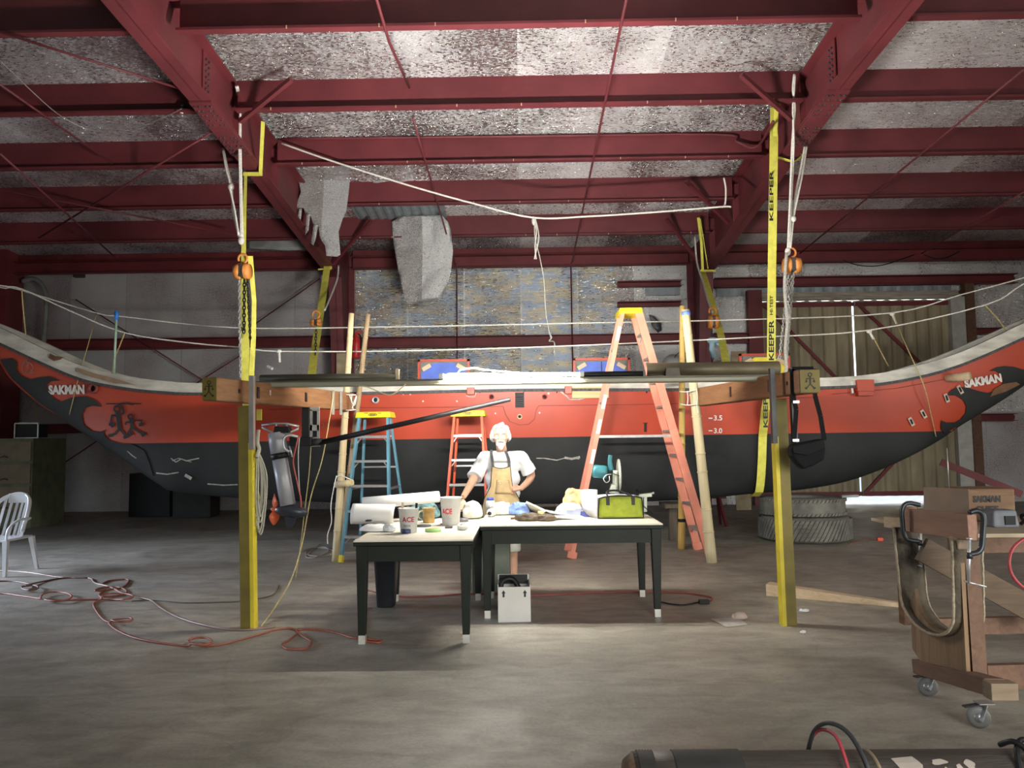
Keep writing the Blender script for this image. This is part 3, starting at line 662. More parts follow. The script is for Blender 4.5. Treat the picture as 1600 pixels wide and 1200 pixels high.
# seams, plates and fittings on the side
SEAM = mat('hull_seam_line', (.2, .02, .012), .6)
strokes('plank_seam', [([(545, 637), (640, 637), (720, 636), (786, 635)], 1.2), ([(786, 635), (790, 648), (797, 659), (812, 664), (826, 663), (835, 655), (838, 640), (842, 634)], 1.4), ([(842, 634), (1000, 632), (1090, 630), (1280, 620)], 1.2), ([(420, 640), (520, 638)], 1), ([(1300, 616), (1400, 607), (1480, 592)], 1)], SEAM, .010)
strokes('wedge_mark', [([(1004, 661), (1012, 661)], 1), ([(1008, 661), (1008, 675)], 4)], BLKP)
def disc(name, px, py, r, m_in, m_rim, prot=.03):
    p = hp(px, py, 0); rr_ = r * p.y / FPX; mb = MB()
    mb.lathe([(rr_ * .62, -.01), (rr_ * .62, .006), (0, .006)], p, (0, -1, 0), 18); q = MB(); q.lathe([(rr_ * .6, -.02), (rr_ * .6, prot), (rr_, prot), (rr_ * 1.05, -.02)], p, (0, -1, 0), 20)
    t = q.build(name, m_rim, canoe); mb.build('port_bore', m_in, t)
disc('hull_port', 587, 625, 5.5, BLACK, ALU); disc('hull_port', 812, 651, 4, BLACK, BAMB); disc('hull_port', 768, 620, 4, BLACK, SEAM); disc('hull_port', 851, 620, 4, BLACK, SEAM)
disc('hull_port', 1321, 603, 3.5, BLACK, ALU); disc('hull_port', 147, 607, 8, BLACK, mat('dark_red_rim', (.2, .04, .03), .6), .05)
mb = MB(); p = hp(812, 625, 0); mb.box(p, (.125, .03, .21)); mb.mi(1)
for k in range(7): mb.box(p + V((0, -.022, -.085 + k * .028)), (.105, .018, .012), Matrix.Rotation(.5, 3, 'X'))
mb.build('louvre_vent', [BLACK, mat('vent_slats', (.05, .05, .055), .4)], canoe)
mb = MB(); a, b_ = hp(893, 605, 0), hp(951, 622, 0); mb.box(((a.x + b_.x) / 2, a.y - .015, (a.z + b_.z) / 2), (b_.x - a.x, .04, a.z - b_.z)); mb.build('wood_patch', wood('yellow_pine_patch', (.5, .35, .15), (.62, .48, .26), 'X'), canoe, bevel=.004)
strokes('scraped_paint', [([(876, 612), (884, 618), (890, 624), (905, 624), (920, 620), (940, 618), (952, 616)], 2.2), ([(728, 618), (733, 620), (742, 620), (744, 613)], 1.2), ([(838, 716), (850, 716), (870, 719), (885, 715), (905, 717)], 1.4), ([(882, 715), (893, 717), (906, 714)], 3.4), ([(268, 716), (276, 722), (284, 717), (292, 720), (312, 716)], 1.6), ([(270, 720), (280, 716), (300, 722)], 1.2), ([(245, 739), (262, 741), (280, 738)], 2), ([(290, 742), (300, 748)], 5), ([(325, 756), (350, 758), (372, 757)], 2), ([(200, 705), (208, 712), (214, 716)], 1.6)], mat('scraped_primer', (.33, .32, .29), .8, 0, .4, 12))
for (x0, y0, x1, y1) in ((1335, 594, 1361, 612), (1337, 611, 1360, 619), (882, 604, 893, 616), (730, 606, 742, 617)):
    mb = MB(); a, b_ = hp(x0, y0, 0), hp(x1, y1, 0); mb.box(((a.x + b_.x) / 2, a.y - .04, (a.z + b_.z) / 2), (b_.x - a.x, .09, a.z - b_.z)); mb.build('hull_chock', HRED, canoe, bevel=.006)
mb = MB(); a, b_ = hp(1329, 596, 0), hp(1331, 615, 0); mb.box(((a.x + b_.x) / 2, a.y - .02, (a.z + b_.z) / 2), (.02, .03, a.z - b_.z)); mb.build('white_cleat', WHMARK, canoe)
mb = MB(); a = hp(1480, 591, -.02); mb.tube([a + V((0, 0, 0)), a + V((.09, -.14, -.0)), a + V((.17, -.27, .01))], [.055, .06, .055], 14); mb.build('thole_peg', PINE, canoe)
for (x, y, an) in ((1423, 659, -28), (1442, 647, -30), (1478, 622, -20), (1499, 609, -30)):
    c_, s_ = math.cos(math.radians(an)), math.sin(math.radians(an)); q = [(-3, -7), (3, -7), (3, 7), (-3, 7)]
    P = [(x + a_ * c_ - b2 * -s_ * -1, y + a_ * s_ + b2 * c_) for a_, b2 in q]
    decal('putty_patch', P, mat('pale_putty', (.55, .45, .38), .8), .022)
    decal('drilled_slot', [(x + (px_ - x) * .5, y + (py_ - y) * .6) for px_, py_ in P], BLACK, .026)
mb = MB()   # little rail bolts/notches
for px_ in (588, 660, 733, 750, 818, 870, 1010, 1100, 1120):
    p = hp(px_, 611, 0); mb.box(p + V((0, -.012, 0)), (.018, .02, .06))
mb.build('rail_notches', BLACK, canoe)['kind'] = 'stuff'
mb = MB()
for (px_, py_) in ((630, 616), (641, 616), (661, 627), (714, 627), (774, 646), (843, 645), (857, 615)):
    p = hp(px_, py_, 0); mb.lathe([(.012, -.01), (.012, .006), (0, .008)], p, (0, -1, 0), 8)
mb.build('plug_dots', WHMARK, canoe)['kind'] = 'stuff'
# peeled patches of the prow rail
for i, pl in enumerate([[(78, 552), (86, 556), (100, 558), (94, 562), (84, 564), (76, 559)], [(120, 574), (150, 584), (175, 590), (215, 602), (180, 599), (140, 588), (118, 580)]]):
    vs, fs = flat_poly(pl, 8); mb = MB(); out = []
    for (x, y) in vs:
        Y = 10.6
        for _ in range(6):
            p = at(x, y, Y); Y = YC - bb(p.x) - .05
        out.append(at(x, y, Y))
    mb.add(out, fs); mb.build('peeled_paint', mat('bare_brown_wood', (.16, .08, .04), .7) if i == 0 else mat('bare_tan_wood', (.3, .2, .13), .7), canoe, fix=False)
# hatch frames standing on deck
def hatch(x0, y0, x1, y1, Y, blue, label, split=False):
    a, b_ = at(x0, y0, Y), at(x1, y1, Y); w_, h_ = b_.x - a.x, a.z - b_.z; cx, z0 = (a.x + b_.x) / 2, b_.z; h_ += 0
    t = thing('framed_hatch', label, 'hatch', (cx, Y, z0))
    mb = MB(); f = .035
    for c_, s_ in (((cx, Y, z0 + h_ - f / 2), (w_, .05, f)), ((cx, Y, z0 + f / 2), (w_, .05, f)), ((a.x + f / 2, Y, z0 + h_ / 2), (f, .05, h_)), ((b_.x - f / 2, Y, z0 + h_ / 2), (f, .05, h_))): mb.box(c_, s_)
    mb.build('frame', HRED, t)
    MB().box((cx, Y + .015, z0 + h_ / 2), (w_ - 2 * f, .012, h_ - 2 * f)).build('back_panel', mat('hatch_grey', (.16, .16, .14), .7), t)
    iw, ih = w_ / 2 - f - .015, h_ - 2 * f - .02; ch = min(.13, ih * .62); z1 = z0 + f
    P = [(-iw, 0), (iw, 0), (iw, ih - ch), (iw - ch * 1.4, ih), (-iw + ch * 1.4, ih), (-iw, ih - ch)]
    p_ = MB().prism([(cx + x, Y + .004, z1 + z) for x, z in P], (0, -.012, 0))
    if split: p_.mi(1).box((cx, Y - .012, z1 + ih / 2), (.012, .012, ih))
    p_.build('window_pad', [blue, BLACK], t)
    for sg in (-1, 1):
        q = MB(); q.bar((cx + sg * (iw - ch * 1.05), Y - .015, z1 + ih - .03), (cx + sg * (iw - .02), Y - .015, z1 + ih - ch * .75), .02, .06); q.build('corner_block', PINE, t)
BL = mat('hatch_blue', (.07, .13, .5), .6, 0, .15)
hatch(653, 562, 734, 600, 11.2, BL, 'red framed blue hatch on the canoe deck behind the worklight')
hatch(895, 560, 985, 598, 11.2, BL, 'red framed blue hatch on deck behind the tall ladder, with a centre bar', True)
hatch(1154, 553, 1235, 598, 11.2, mat('hatch_yellow', (.75, .62, .05), .6), 'red framed yellow hatch on the canoe deck beside the hoist')
# ---------------------------------------------------------------- spar, worklight, crossbeams, posts
SY = 6.72
def beamsect(name, p0, p1, w, h, mt, parent, h1=None, bevel=.004, up=(0, 0, 1)):
    return MB().bar(p0, p1, w, h, up, None, h1).build(name, mt, parent, bevel=bevel)
# crossbeams: p0 near end, p1 far end
def crossbeam(near, far, hn, hf, w, label, face_px, flip):
    t = thing('crossbeam', label, 'beam', (near + far) / 2, 'canoe crossbeams')
    mb = MB(); mb.bar(near, far, w, hn, (0, 0, 1), w, hf); mb.build('timber', BEAMW, t, bevel=.012)
    d = (far - near).normalized(); a = d.cross(V((0, 0, 1))).normalized(); u = a.cross(d)
    # painted end with a small figure
    e = near - d * .004
    mb = MB(); mb.prism([e + a * x * w * .47 + u * y * hn * .47 for x, y in ((-1, -1), (1, -1), (1, 1), (-1, 1))], -d * .006); mb.build('painted_end', OCHRE, t)
    P = lambda x, y: e - d * .012 + a * x + u * y
    g = MB(); k = hn / .19
    for pts, ww in (([(.014 * math.cos(q * PI / 6), .052 + .014 * math.sin(q * PI / 6)) for q in range(13)], .006), ([(0, .038), (0, -.02)], .010), ([(-.03, .0), (-.028, .022), (.028, .022), (.03, 0)], .006),
                    ([(-.036, .002), (-.026, -.004)], .014), ([(.036, .002), (.026, -.004)], .014), ([(-.03, -.055), (0, -.02), (.03, -.055)], .008), ([(-.04, -.05), (-.026, -.06)], .012), ([(.04, -.05), (.026, -.06)], .012)):
        ribbon(g, [(x * k, y * k) for x, y in pts], ww, P)
    g.build('figure_mark', BLKP, t, fix=False)
    sg = flip                                    # visible long side: +1 = +X side
    def slot(f, hh, ww, mt, name, dz=0):
        c = near.lerp(far, f) + V((sg * (w / 2 + .001), 0, dz)); MB().box(c, (.012, ww, hh)).build(name, mt, t)
    return t, slot
nL, fL = at(328, 604.5, 5.62) + V((0, 0, 0)), at(547, 624, 9.4)
nL.z = 1.843; fL.z = 1.94
tL, slot = crossbeam(nL, fL, .175, .215, .115, 'brown crossbeam above the outboard motor, with a small figure on its end', None, 1)
slot(.10, .03, .03, BLACK, 'peg_hole'); slot(.20, .095, .05, BLACK, 'mortise_slot'); slot(.27, .045, .02, ALU, 'metal_insert', .01); slot(.52, .09, .06, BLACK, 'mortise_slot')
nR, fR = at(1265, 597, 5.62), at(1092, 619, 9.4); nR.z = 1.843; fR.z = 1.94
tR, slot = crossbeam(nR, fR, .175, .215, .15, 'brown crossbeam with a black shoulder bag hung on it and a figure on its end', None, -1)
slot(.07, .03, .02, BLACK, 'peg_hole'); slot(.19, .10, .05, BLACK, 'mortise_slot'); slot(.52, .10, .05, BLACK, 'mortise_slot')
def xbeam_at(n, f, Y): return n.lerp(f, (Y - n.y) / (f.y - n.y))
# slats strapped on far part of the motor side beam
for px_ in (503, 513):
    Y = 8.45 if px_ == 503 else 8.75; c = xbeam_at(nL, fL, Y)
    tag(MB().box(c + V((.075, 0, -.03)), (.02, .045, .27)).build('batten', mat('grey_slat', (.3, .28, .25), .7), None), 'grey wooden batten upright on the crossbeam, %s' % ('the one by the outboard bracket' if px_ == 503 else 'the one by the bamboo poles'), 'batten', 'battens on the crossbeam')
# posts
def post(px_top, py_top, px_bot, py_bot, Y, w, dpt, label, beam, side):
    p1 = fl(px_bot, py_bot); Y = p1.y; p0 = at(px_top, py_top, Y); c = xbeam_at(*beam, Y); p0.z = c.z - .115
    t = thing('support_post', label, 'post', p1, 'yellow posts carrying the crossbeams')
    MB().bar(p1, p0, w, dpt, (0, 1, 0)).build('post_body', OCHRE, t, bevel=.003)
    d = (p0 - p1).normalized()
    MB().bar(p1 + V((side * (w / 2 + .012), -.01, 0)), p1.lerp(p0, .83) + V((side * (w / 2 + .012), -.01, 0)), .028, dpt * 1.02, (0, 1, 0)).build('stiffener_board', YPOST, t)
    for s_ in ((side,) if side > 0 else (side, -side)):
        q = p1.lerp(p0, .80) + V((s_ * (w / 2 + .035), -.03, 0)); top = V((p0.x + s_ * (w / 2 + .035), Y - .07, c.z + .12))
        q.y = Y - .07
        MB().bar(q, top, .035, .05, (0, 1, 0)).build('steel_angle_bracket', GALV if side > 0 else DARKM, t)
    return t
post(383, 628, 387, 981, 5.95, .085, .09, 'yellow post by the hanging outboard motor, carrying the crossbeam', (nL, fL), 1)
post(1218, 620, 1234, 976, 5.95, .085, .09, 'leaning yellow post in front of the tyres, carrying the crossbeam', (nR, fR), -1)
# the spar across both beams
zt = 1.93
t = thing('spar', 'long pale hollow spar laid across both crossbeams', 'spar', (0, SY, zt))
xa, xb = at(398, 596, SY).x, at(1242, 588, SY).x
MB().box(((xa + xb) / 2, SY, zt + .022), (xb - xa, .10, .044)).build('spar_body', mat('spar_grey_green', (.30, .29, .22), .5, .1, .15, 2, 0, 60, (.3, 3, 3)), t, bevel=.012)
MB().box(((xa + xb) / 2, SY, zt + .049), (xb - xa, .09, .01)).build('spar_track', mat('dull_brown_metal', (.10, .085, .06), .5, .3), t)
zt2 = zt + .055
def gutter(x0, x1, y, h, w, mt, label, nm='wing_board'):
    t = thing(nm, label, 'board', ((x0 + x1) / 2, y, zt2)); mb = MB(); n = 9; vs = []
    for k in range(n):
        a = -PI / 2 + PI * k / (n - 1) * .95; vs.append((y - math.cos(a) * w, zt2 + h / 2 + math.sin(a) * h / 2))
    out = []
    for yy, z_ in vs: out += [V((x0, yy, z_)), V((x1, yy, z_))]
    mb.add(out, [(2 * i, 2 * i + 1, 2 * i + 3, 2 * i + 2) for i in range(n - 1)], True); mb.build('curved_shell', mt, t, solid=.008)
    return t
a = at(402, 580, SY).x; b_ = at(617, 580, SY).x
g1 = gutter(a, b_, SY + .1, .065, .05, mat('olive_grey_metal', (.10, .095, .065), .5, .3, .2), 'olive grey half round board lying on the spar by the motor side post')
MB().box((b_ + .01, SY + .08, zt2 + .05), (.03, .05, .10)).build('end_cap', PINE, g1)
a = at(1012, 572, SY).x; b_ = at(1222, 572, SY).x
g2 = gutter(a, b_, SY + .1, .125, .07, mat('brown_stained_trough', (.13, .105, .06), .5, .2, .55, 2.2), 'brown stained half round trough on the spar by the tyre side post')
q = at(1050, 576, SY).x; MB().box((q, SY - .005, zt2 + .035), (.13, .07, .07), None, .85).build('clamp_block', mat('grey_brown_block', (.13, .11, .09), .7), g2)
a = at(824, 580, SY).x; b_ = at(1006, 578, SY).x
tag(MB().tube([(a, SY + .06, zt2 + .028), (b_, SY + .06, zt2 + .028)], .027, 14).build('black_tube', BLACK), 'black round tube lying on the spar behind the worklight', 'tube')
# worklight
LYl, LZ = SY - .085, zt + .075
a = at(693, 585, LYl).x; b_ = at(905, 583, LYl).x
a_l, b_l = a.x if hasattr(a, 'x') else a, b_.x if hasattr(b_, 'x') else b_
t = thing('worklight', 'glowing white fluorescent worklight clipped to the front edge of the spar, with an added rear tube', 'worklight', ((a + b_) / 2, LYl, LZ))
for yy in (LYl, SY + .09): MB().tube([(a, yy, LZ), (b_, yy, LZ)], .013, 12).build('lit_tube', emis('tube_glow', (1, .95, .86), 245), t)  # the tube behind the spar is added to light the man and hull
for x_ in (a - .02, b_ + .02): MB().box((x_, SY, LZ), (.04, .22, .045)).build('end_socket', WHITE, t, bevel=.004)
MB().box(((a + b_) / 2 - .35, SY + .003, LZ + .01), (.42, .07, .04)).build('ballast_housing', WHITE, t, bevel=.004)
tag(MB().tube(catmull([at(716, 582, SY - .02), at(722, 577, SY + .05), at(745, 575, SY + .1), at(760, 578, SY + .13), (b_ - .1, SY + .13, zt2 + .02)], 6), .006, 6).build('lamp_cord', mat('cream_cord', (.7, .62, .4), .6)), 'cream cord curling over the spar behind the worklight', 'cord')
tag(MB().tube(catmull([at(560, 603, 6.66), at(575, 605, 6.66), at(592, 612, 6.66), at(608, 617, 6.66), at(622, 611, 6.66), at(634, 600, 6.66)], 6), .005, 6).build('loose_cord', MATS['cream_cord']), 'cream cord sagging in a loop under the spar', 'cord')
tag(MB().box(at(415, 572, SY) + V((.0, .12, .0)), (.05, .04, .02), Matrix.Rotation(.5, 3, 'Y')).build('white_tag', WHITE), 'small white tag stuck up on the spar end by the strap', 'tag')

# ---------------------------------------------------------------- bamboo poles
def pole(name, pts, r0, r1, mt, label, nodes=9, cat='bamboo pole', grp=None, bands=()):
    P = [V(p) for p in pts]; t = thing(name, label, cat, P[0], grp); path = catmull(P, 8) if len(P) > 2 else [P[0].lerp(P[-1], i / 18) for i in range(19)]
    n = len(path); mb = MB(); rs = []
    q = []
    for i in range(n):
        f = i / (n - 1); q.append(path[i]); rs.append(r0 + (r1 - r0) * f)
    mb.tube(q, rs, 14)
    for k in range(1, nodes):
        f = k / nodes + .02 * math.sin(k * 2.7); j = f * (n - 1); i = int(j); p = path[i].lerp(path[min(n - 1, i + 1)], j - i); d = (path[min(n - 1, i + 1)] - path[i]).normalized(); r = r0 + (r1 - r0) * f
        mb.lathe([(r * .98, -.012), (r * 1.09, -.004), (r * 1.09, .004), (r * .98, .012)], p, d, 14)
    mb.build('culm', mt, t)
    for f, mt2 in bands:
        j = f * (n - 1); i = int(j); p = path[i].lerp(path[min(n - 1, i + 1)], j - i); d = (path[min(n - 1, i + 1)] - path[i]).normalized(); r = (r0 + (r1 - r0) * f) * 1.12
        MB().lathe([(r, -.02), (r, .02)], p, d, 14).build('tape_band', mt2, t)
    return t
f0 = fl(525, 877); pole('bamboo_pole', [f0, at(549, 490, f0.y + .1)], .052, .036, BAMB, 'pale bamboo pole leaning by the blue stepladder, thicker of the pair')
f0 = V((at(533, 850, 10.35).x, 10.35, 0)); pole('bamboo_pole', [f0, at(575, 491, 10.35)], .042, .034, wood('brown_bamboo', (.24, .15, .07), (.45, .34, .2), 'Z', 2), 'thin brown bamboo pole leaning behind the thicker pale one')
f0 = fl(1065, 854); f0.y = 9.9; f0 = V((at(1065, 860, 10.25).x, 10.25, 0)); pole('bamboo_pole', [f0, at(1066, 478, 10.25)], .05, .036, BAMBY, 'golden bamboo pole standing upright behind the tall stepladder', bands=((.115, BLACK),))
f0 = V((at(1112, 872, 9.08).x, 9.08, 0)); pole('bamboo_pole', [f0, at(1071, 484, 9.1)], .062, .048, wood('yellowish_bamboo', (.46, .37, .20), (.60, .52, .33), 'Z', 2), 'thick pale bamboo pole leaning outside the tall stepladder', bands=((.985, mat('blue_tape', (.1, .2, .6), .5)),))
# short cut stub lashed on the first pole
p = at(542, 755, fl(525, 877).y - .1); t = thing('bamboo_stub', 'short hollow bamboo stub lashed to the leaning pole', 'bamboo stub', p)
d = V((.9, -.45, .12)).normalized(); mb = MB(); mb.lathe([(.026, -.17), (.042, -.17), (.042, .08), (.026, .08)], p, d, 16); mb.mi(1); mb.lathe([(.026, -.16), (.026, .06), (0, .06)], p, d, 16); mb.build('stub_tube', [BAMB, BLACK], t)
def lashing(label, turns, r=.006):
    t = thing('rope_lashing', label, 'rope lashing', turns[0][0]); 
    for pts in turns: MB().tube(catmull(pts, 4), r, 6).build('rope_turn', ROPEW, t)
    return t
Yl = fl(525, 877).y
lashing('white twine wound round the short stub on the leaning pole', [[at(526, 745, Yl - .12), at(533, 743, Yl - .16), at(545, 748, Yl - .16), at(551, 750, Yl - .1)], [at(526, 743, Yl - .12), at(522, 760, Yl - .14), at(517, 790, Yl - .12), at(518, 815, Yl - .1), at(512, 835, Yl - .1), at(512, 850, Yl - .1)]])
lashing('white cord tying crossbeam end to the two bamboo poles by the blue ladder', [[at(534, 616, 9.1), at(545, 617, 9.0), at(556, 617, 9.05)], [at(534, 640, 9.1), at(545, 641, 9.0), at(556, 640, 9.05)], [at(536, 616, 9.1), at(535, 628, 9.05), at(536, 641, 9.1)], [at(546, 617, 9.0), at(553, 634, 8.98), at(557, 618, 9.02), at(550, 638, 8.98)], [at(550, 616, 9.05), at(549, 628, 9.0), at(552, 640, 9.05)]])
lashing('white cord tying crossbeam end to the bamboo poles by the tall ladder', [[at(1062, 612, 9.2), at(1075, 612, 9.0), at(1088, 608, 8.95)], [at(1063, 631, 9.2), at(1075, 633, 9.0), at(1090, 631, 8.95)], [at(1074, 611, 9.0), at(1075, 622, 8.98), at(1074, 632, 9.0)], [at(1088, 607, 8.95), at(1090, 620, 8.93), at(1089, 633, 8.95), at(1091, 645, 8.95)]])

# ---------------------------------------------------------------- stepladders
def stepladder(label, base, ang, H, wb, wt, spread, m_rail, nsteps, m_step=ALU, rail=.075, feet=None, capmark=True, stepfn=None, group='fibreglass stepladders', rearfeet=None, rearw=1.1):
    """base: midpoint between the front feet; ang: direction the back legs open to (radians about Z)"""
    t = thing('stepladder', label, 'stepladder', base, None); B = V(base); F = V((math.cos(ang), math.sin(ang), 0)); S = V((-F.y, F.x, 0))
    top = B + F * spread * .52 + V((0, 0, H))
    ft = {}
    for s_ in (-1, 1):
        p0 = B + S * s_ * wb / 2; p1 = top - F * .09 + S * s_ * wt / 2; ft[s_] = (p0, p1)
        MB().bar(p0, p1, .03, rail, F).build('front_rail', m_rail, t)
        q0 = B + F * spread + S * s_ * wb / 2 * rearw; q1 = top + F * .09 + S * s_ * wt / 2 * .9
        MB().bar(q0, q1, .028, rail * .55, F).build('rear_rail', m_rail, t)
        for p_, d_ in ((p0, (p1 - p0).normalized()), (q0, (q1 - q0).normalized())):
            MB().bar(p_ + V((0, 0, .003)), p_ + d_ * .09, .045, rail * 1.15, F).build('foot', feet or BLACK, t)
        a_ = p0.lerp(p1, .48); c_ = q0.lerp(q1, .48); MB().bar(a_, c_, .012, .03).build('spreader_bar', m_step, t)
    for k in range(nsteps):
        f = (k + 1) / (nsteps + 1)
        a_ = ft[-1][0].lerp(ft[-1][1], f); b2 = ft[1][0].lerp(ft[1][1], f)
        mb = MB(); mb.bar(a_ + (b2 - a_) * .03, b2 - (b2 - a_) * .03, .085, .028, F.cross(S)); mb.build('step', m_step, t)
        if k in (nsteps - 1, nsteps - 2, 0):
            for e, w_ in ((a_, b2), (b2, a_)):
                MB().bar(e + (w_ - e) * .02 - V((0, 0, .075)), e + (w_ - e) * .14 - V((0, 0, .01)), .01, .018, F).build('step_brace', m_step, t)
    for k in (0, 2, 3):
        f = .18 + k * .22; a_ = (B + F * spread - S * wb / 2 * rearw).lerp(top + F * .09 - S * wt / 2 * .9, f); b2 = (B + F * spread + S * wb / 2 * rearw).lerp(top + F * .09 + S * wt / 2 * .9, f)
        MB().bar(a_, b2, .02, .022, F).build('rear_crossbar', m_step, t)
    mb = MB(); c = top + V((0, 0, -.02)); R = Matrix((S, F, V((0, 0, 1)))).transposed()
    mb.box(c, (wt + .10, .30, .075), R, .93); cap = mb.build('top_cap', mat('ladder_cap_yellow', (.78, .60, .02), .45, 0, .06), t, bevel=.01)
    if capmark:
        g = MB(); e = c - F * .152 + V((0, 0, 0))
        ribbon(g, [(.055 * math.cos(q * PI / 8), .014 * math.sin(q * PI / 8)) for q in range(17)], .007, lambda x, y: e + S * -x * (1 if F.y > 0 else -1) + V((0, 0, y)))
        ribbon(g, [(-.035, 0), (.035, 0)], .010, lambda x, y: e + S * x + V((0, 0, y)))
        ribbon(g, [(-.11, .02), (-.06, .016)], .006, lambda x, y: e + S * x + V((0, 0, y))); ribbon(g, [(.06, .02), (.11, .022)], .006, lambda x, y: e + S * x + V((0, 0, y)))
        g.build('cap_logo', BLKP, cap, fix=False)
    return t, ft, top
LBLUE = mat('ladder_blue', (.10, .25, .33), .5, 0, .12); LORG = mat('ladder_orange', (.62, .10, .04), .5, 0, .12); LPINK = mat('ladder_faded_orange', (.66, .23, .15), .6, 0, .18, 4)
a, b_ = fl(533, 880), fl(612, 876); bmid = (a + b_) / 2
stepladder('blue stepladder with yellow cap standing beside the bamboo poles', (bmid.x, a.y, 0), PI / 2 - .06, at(578, 646, a.y + .45).z, .60, .36, .95, LBLUE, 5, feet=mat('ladder_yellow_foot', (.78, .62, .05), .5))
a = fl(690, 878); stepladder('small orange stepladder with yellow cap behind the man', (a.x + .29, a.y, 0), PI / 2 - .05, at(732, 644, a.y + .45).z, .58, .34, .9, LORG, 5, feet=MATS['ladder_yellow_foot'])
a, b_ = fl(893, 873), fl(1114, 873)
tlad, ft, top = stepladder('tall faded orange stepladder seen from its side behind the table', (b_.x, a.y + .33, 0), PI, at(1005, 486, a.y + .3).z, .66, .36, b_.x - a.x, LPINK, 9, mat('ladder_step_grey', (.36, .35, .33), .5, .4), rail=.10, feet=LPINK, capmark=False, rearw=1.0)
for f in (.90, .62, .52, .40):   # worn white stickers on the near rear rail
    q0 = V((a.x, a.y, 0)); q1 = V((top.x - .09, a.y + .33 - .162, top.z)); p = q0.lerp(q1, f); d = (q1 - q0).normalized()
    MB().bar(p - d * .09 + V((0, -.0165, 0)), p + d * .09 + V((0, -.0165, 0)), .003, .045, (-1, 0, 0)).build('sticker', mat('worn_sticker', (.6, .58, .55), .7, 0, .3, 30), tlad)

# ---------------------------------------------------------------- straps, hoists, chains, ropes
def strap(name, pts, w, label, cat='strap', tw=None, m_=None, grp=None, ws=None):
    P = [V(p) for p in pts]; n = len(P); vs = []; tw = tw or [0] * n
    for i, p in enumerate(P):
        d = (P[min(n - 1, i + 1)] - P[max(0, i - 1)]).normalized(); b_ = V((math.cos(tw[i]), math.sin(tw[i]), 0)); b_ = (b_ - d * b_.dot(d)).normalized()
        nn = d.cross(b_) * .002
        w_ = w; w = (ws[i] if ws else w_); vs += [p + b_ * w / 2 + nn, p - b_ * w / 2 + nn, p - b_ * w / 2 - nn, p + b_ * w / 2 - nn]; w = w_
    mb = MB().add(vs, [(i * 4 + k, i * 4 + (k + 1) % 4, i * 4 + 4 + (k + 1) % 4, i * 4 + 4 + k) for i in range(n - 1) for k in range(4)] + [(0, 1, 2, 3), (n * 4 - 1, n * 4 - 2, n * 4 - 3, n * 4 - 4)])
    t = thing(name, label, cat, P[0], grp); mb.build('webbing', m_ or YSTRAP, t); return t
YH = 10.38
def under(x):
    a, b_ = zk(x), zs(x); return [V((x, hy(x, a + (b_ - a) * t) - .03 - .03 * (1 - t), a + (b_ - a) * t - .03 * (1 - t))) for t in (.55, .35, .2, .1, .04)] + [V((x, YC, a - .04))] + [V((x, 2 * YC - hy(x, a + (b_ - a) * t) + .03, a + (b_ - a) * t - .02)) for t in (.04, .1, .2, .4, .7, .95)]
def vtext(t, s, px, py_bot, py_top, Y, h_px, par='lettering', off=-.006):
    """letters running up the strap"""
    mb = MB(); L_ = py_bot - py_top
    text_into(mb, s, lambda u, v: at(px + h_px / 2 - v, py_bot - u, Y) + V((0, off, 0)), L_, h_px, .025); mb.build(par, BLKP, t, fix=False)
# tyre side strap: down from rafter, round the hull and up again
s1 = strap('sling_strap', [at(1210, 168, YH + .1), at(1208, 300, YH), at(1206, 430, YH), at(1205, 560, YH), at(1203, 600, YH), at(1196, 640, YH - .02)] + under(at(1198, 700, 10.5).x), .115, 'yellow lettered sling strap by the tyres, running from the rafter down under the canoe')
vtext(s1, 'KEEPER', 1205, 345, 266, YH, 6); vtext(s1, 'KEEPER', 1205, 563, 500, YH, 8); vtext(s1, 'HI-TEST', 1205, 492, 462, YH, 5); vtext(s1, 'KEEP', 1196, 668, 622, YH - .02, 7)
strap('webbing_wrap', [at(1213, 168, 10.3), at(1210, 245, 10.55), at(1240, 253, 10.58), at(1251, 246, 10.7), at(1252, 240, 10.8)], .06, 'short yellow and white webbing wrapped round the tyre side rafter', 'webbing', tw=[0, 0, 1.2, 1.2, .6])
s2 = strap(ws=[.04, .05, .07, .13] + [.12] * 14, name='sling_strap', pts=[at(384, 272, YH + .35), at(382, 340, YH + .1), at(380, 420, YH), at(382, 520, YH), at(384, 585, YH), at(386, 640, YH)] + under(at(385, 700, 10.5).x), w=.12, label='yellow sling strap by the outboard motor, under the canoe')
vtext(s2, 'K', 380, 517, 508, YH, 8)
strap('sling_strap', [at(391, 400, YH - .05), at(397, 470, YH - .03), at(396, 530, YH), at(393, 585, YH), at(392, 612, YH)], .07, 'loose bulging yellow strap tail beside the chain hoist', 'strap', tw=[.4, .9, .7, .2, 0])
w1 = strap('webbing_wrap', [at(411, 190, 10.0), at(409, 230, 10.35), at(407, 271, 10.7)], .05, 'bright yellow webbing hooked in a corner round the motor side rafter', 'webbing')
MB().bar(at(410, 272, 10.7), at(380, 272, 10.72), .012, .055, (0, 0, 1)).build('webbing_foot', YSTRAP, w1)
s3 = strap('sling_strap', [at(513, 402, 15.1), at(508, 440, 14.6), at(499, 500, 13.6), at(490, 560, 12.4), at(486, 600, 11.72), at(485, 640, 11.6)], .13, 'far yellow sling strap rising behind the canoe to the motor side rafter')
w2 = strap('webbing_wrap', [at(513, 395, 14.9), at(517, 420, 14.9)], .05, 'dull yellow webbing loop at the motor side rafter knee', 'webbing')
MB().bar(at(497, 421, 14.9), at(518, 420, 14.9), .012, .03).build('webbing_foot', YSTRAP, w2)
s4 = strap('sling_strap', [at(1098, 425, 14.9), at(1112, 470, 14.0), at(1128, 530, 12.6), at(1136, 575, 11.8), at(1138, 600, 11.65)], .12, 'far yellow sling strap rising behind the canoe to the tyre side rafter')
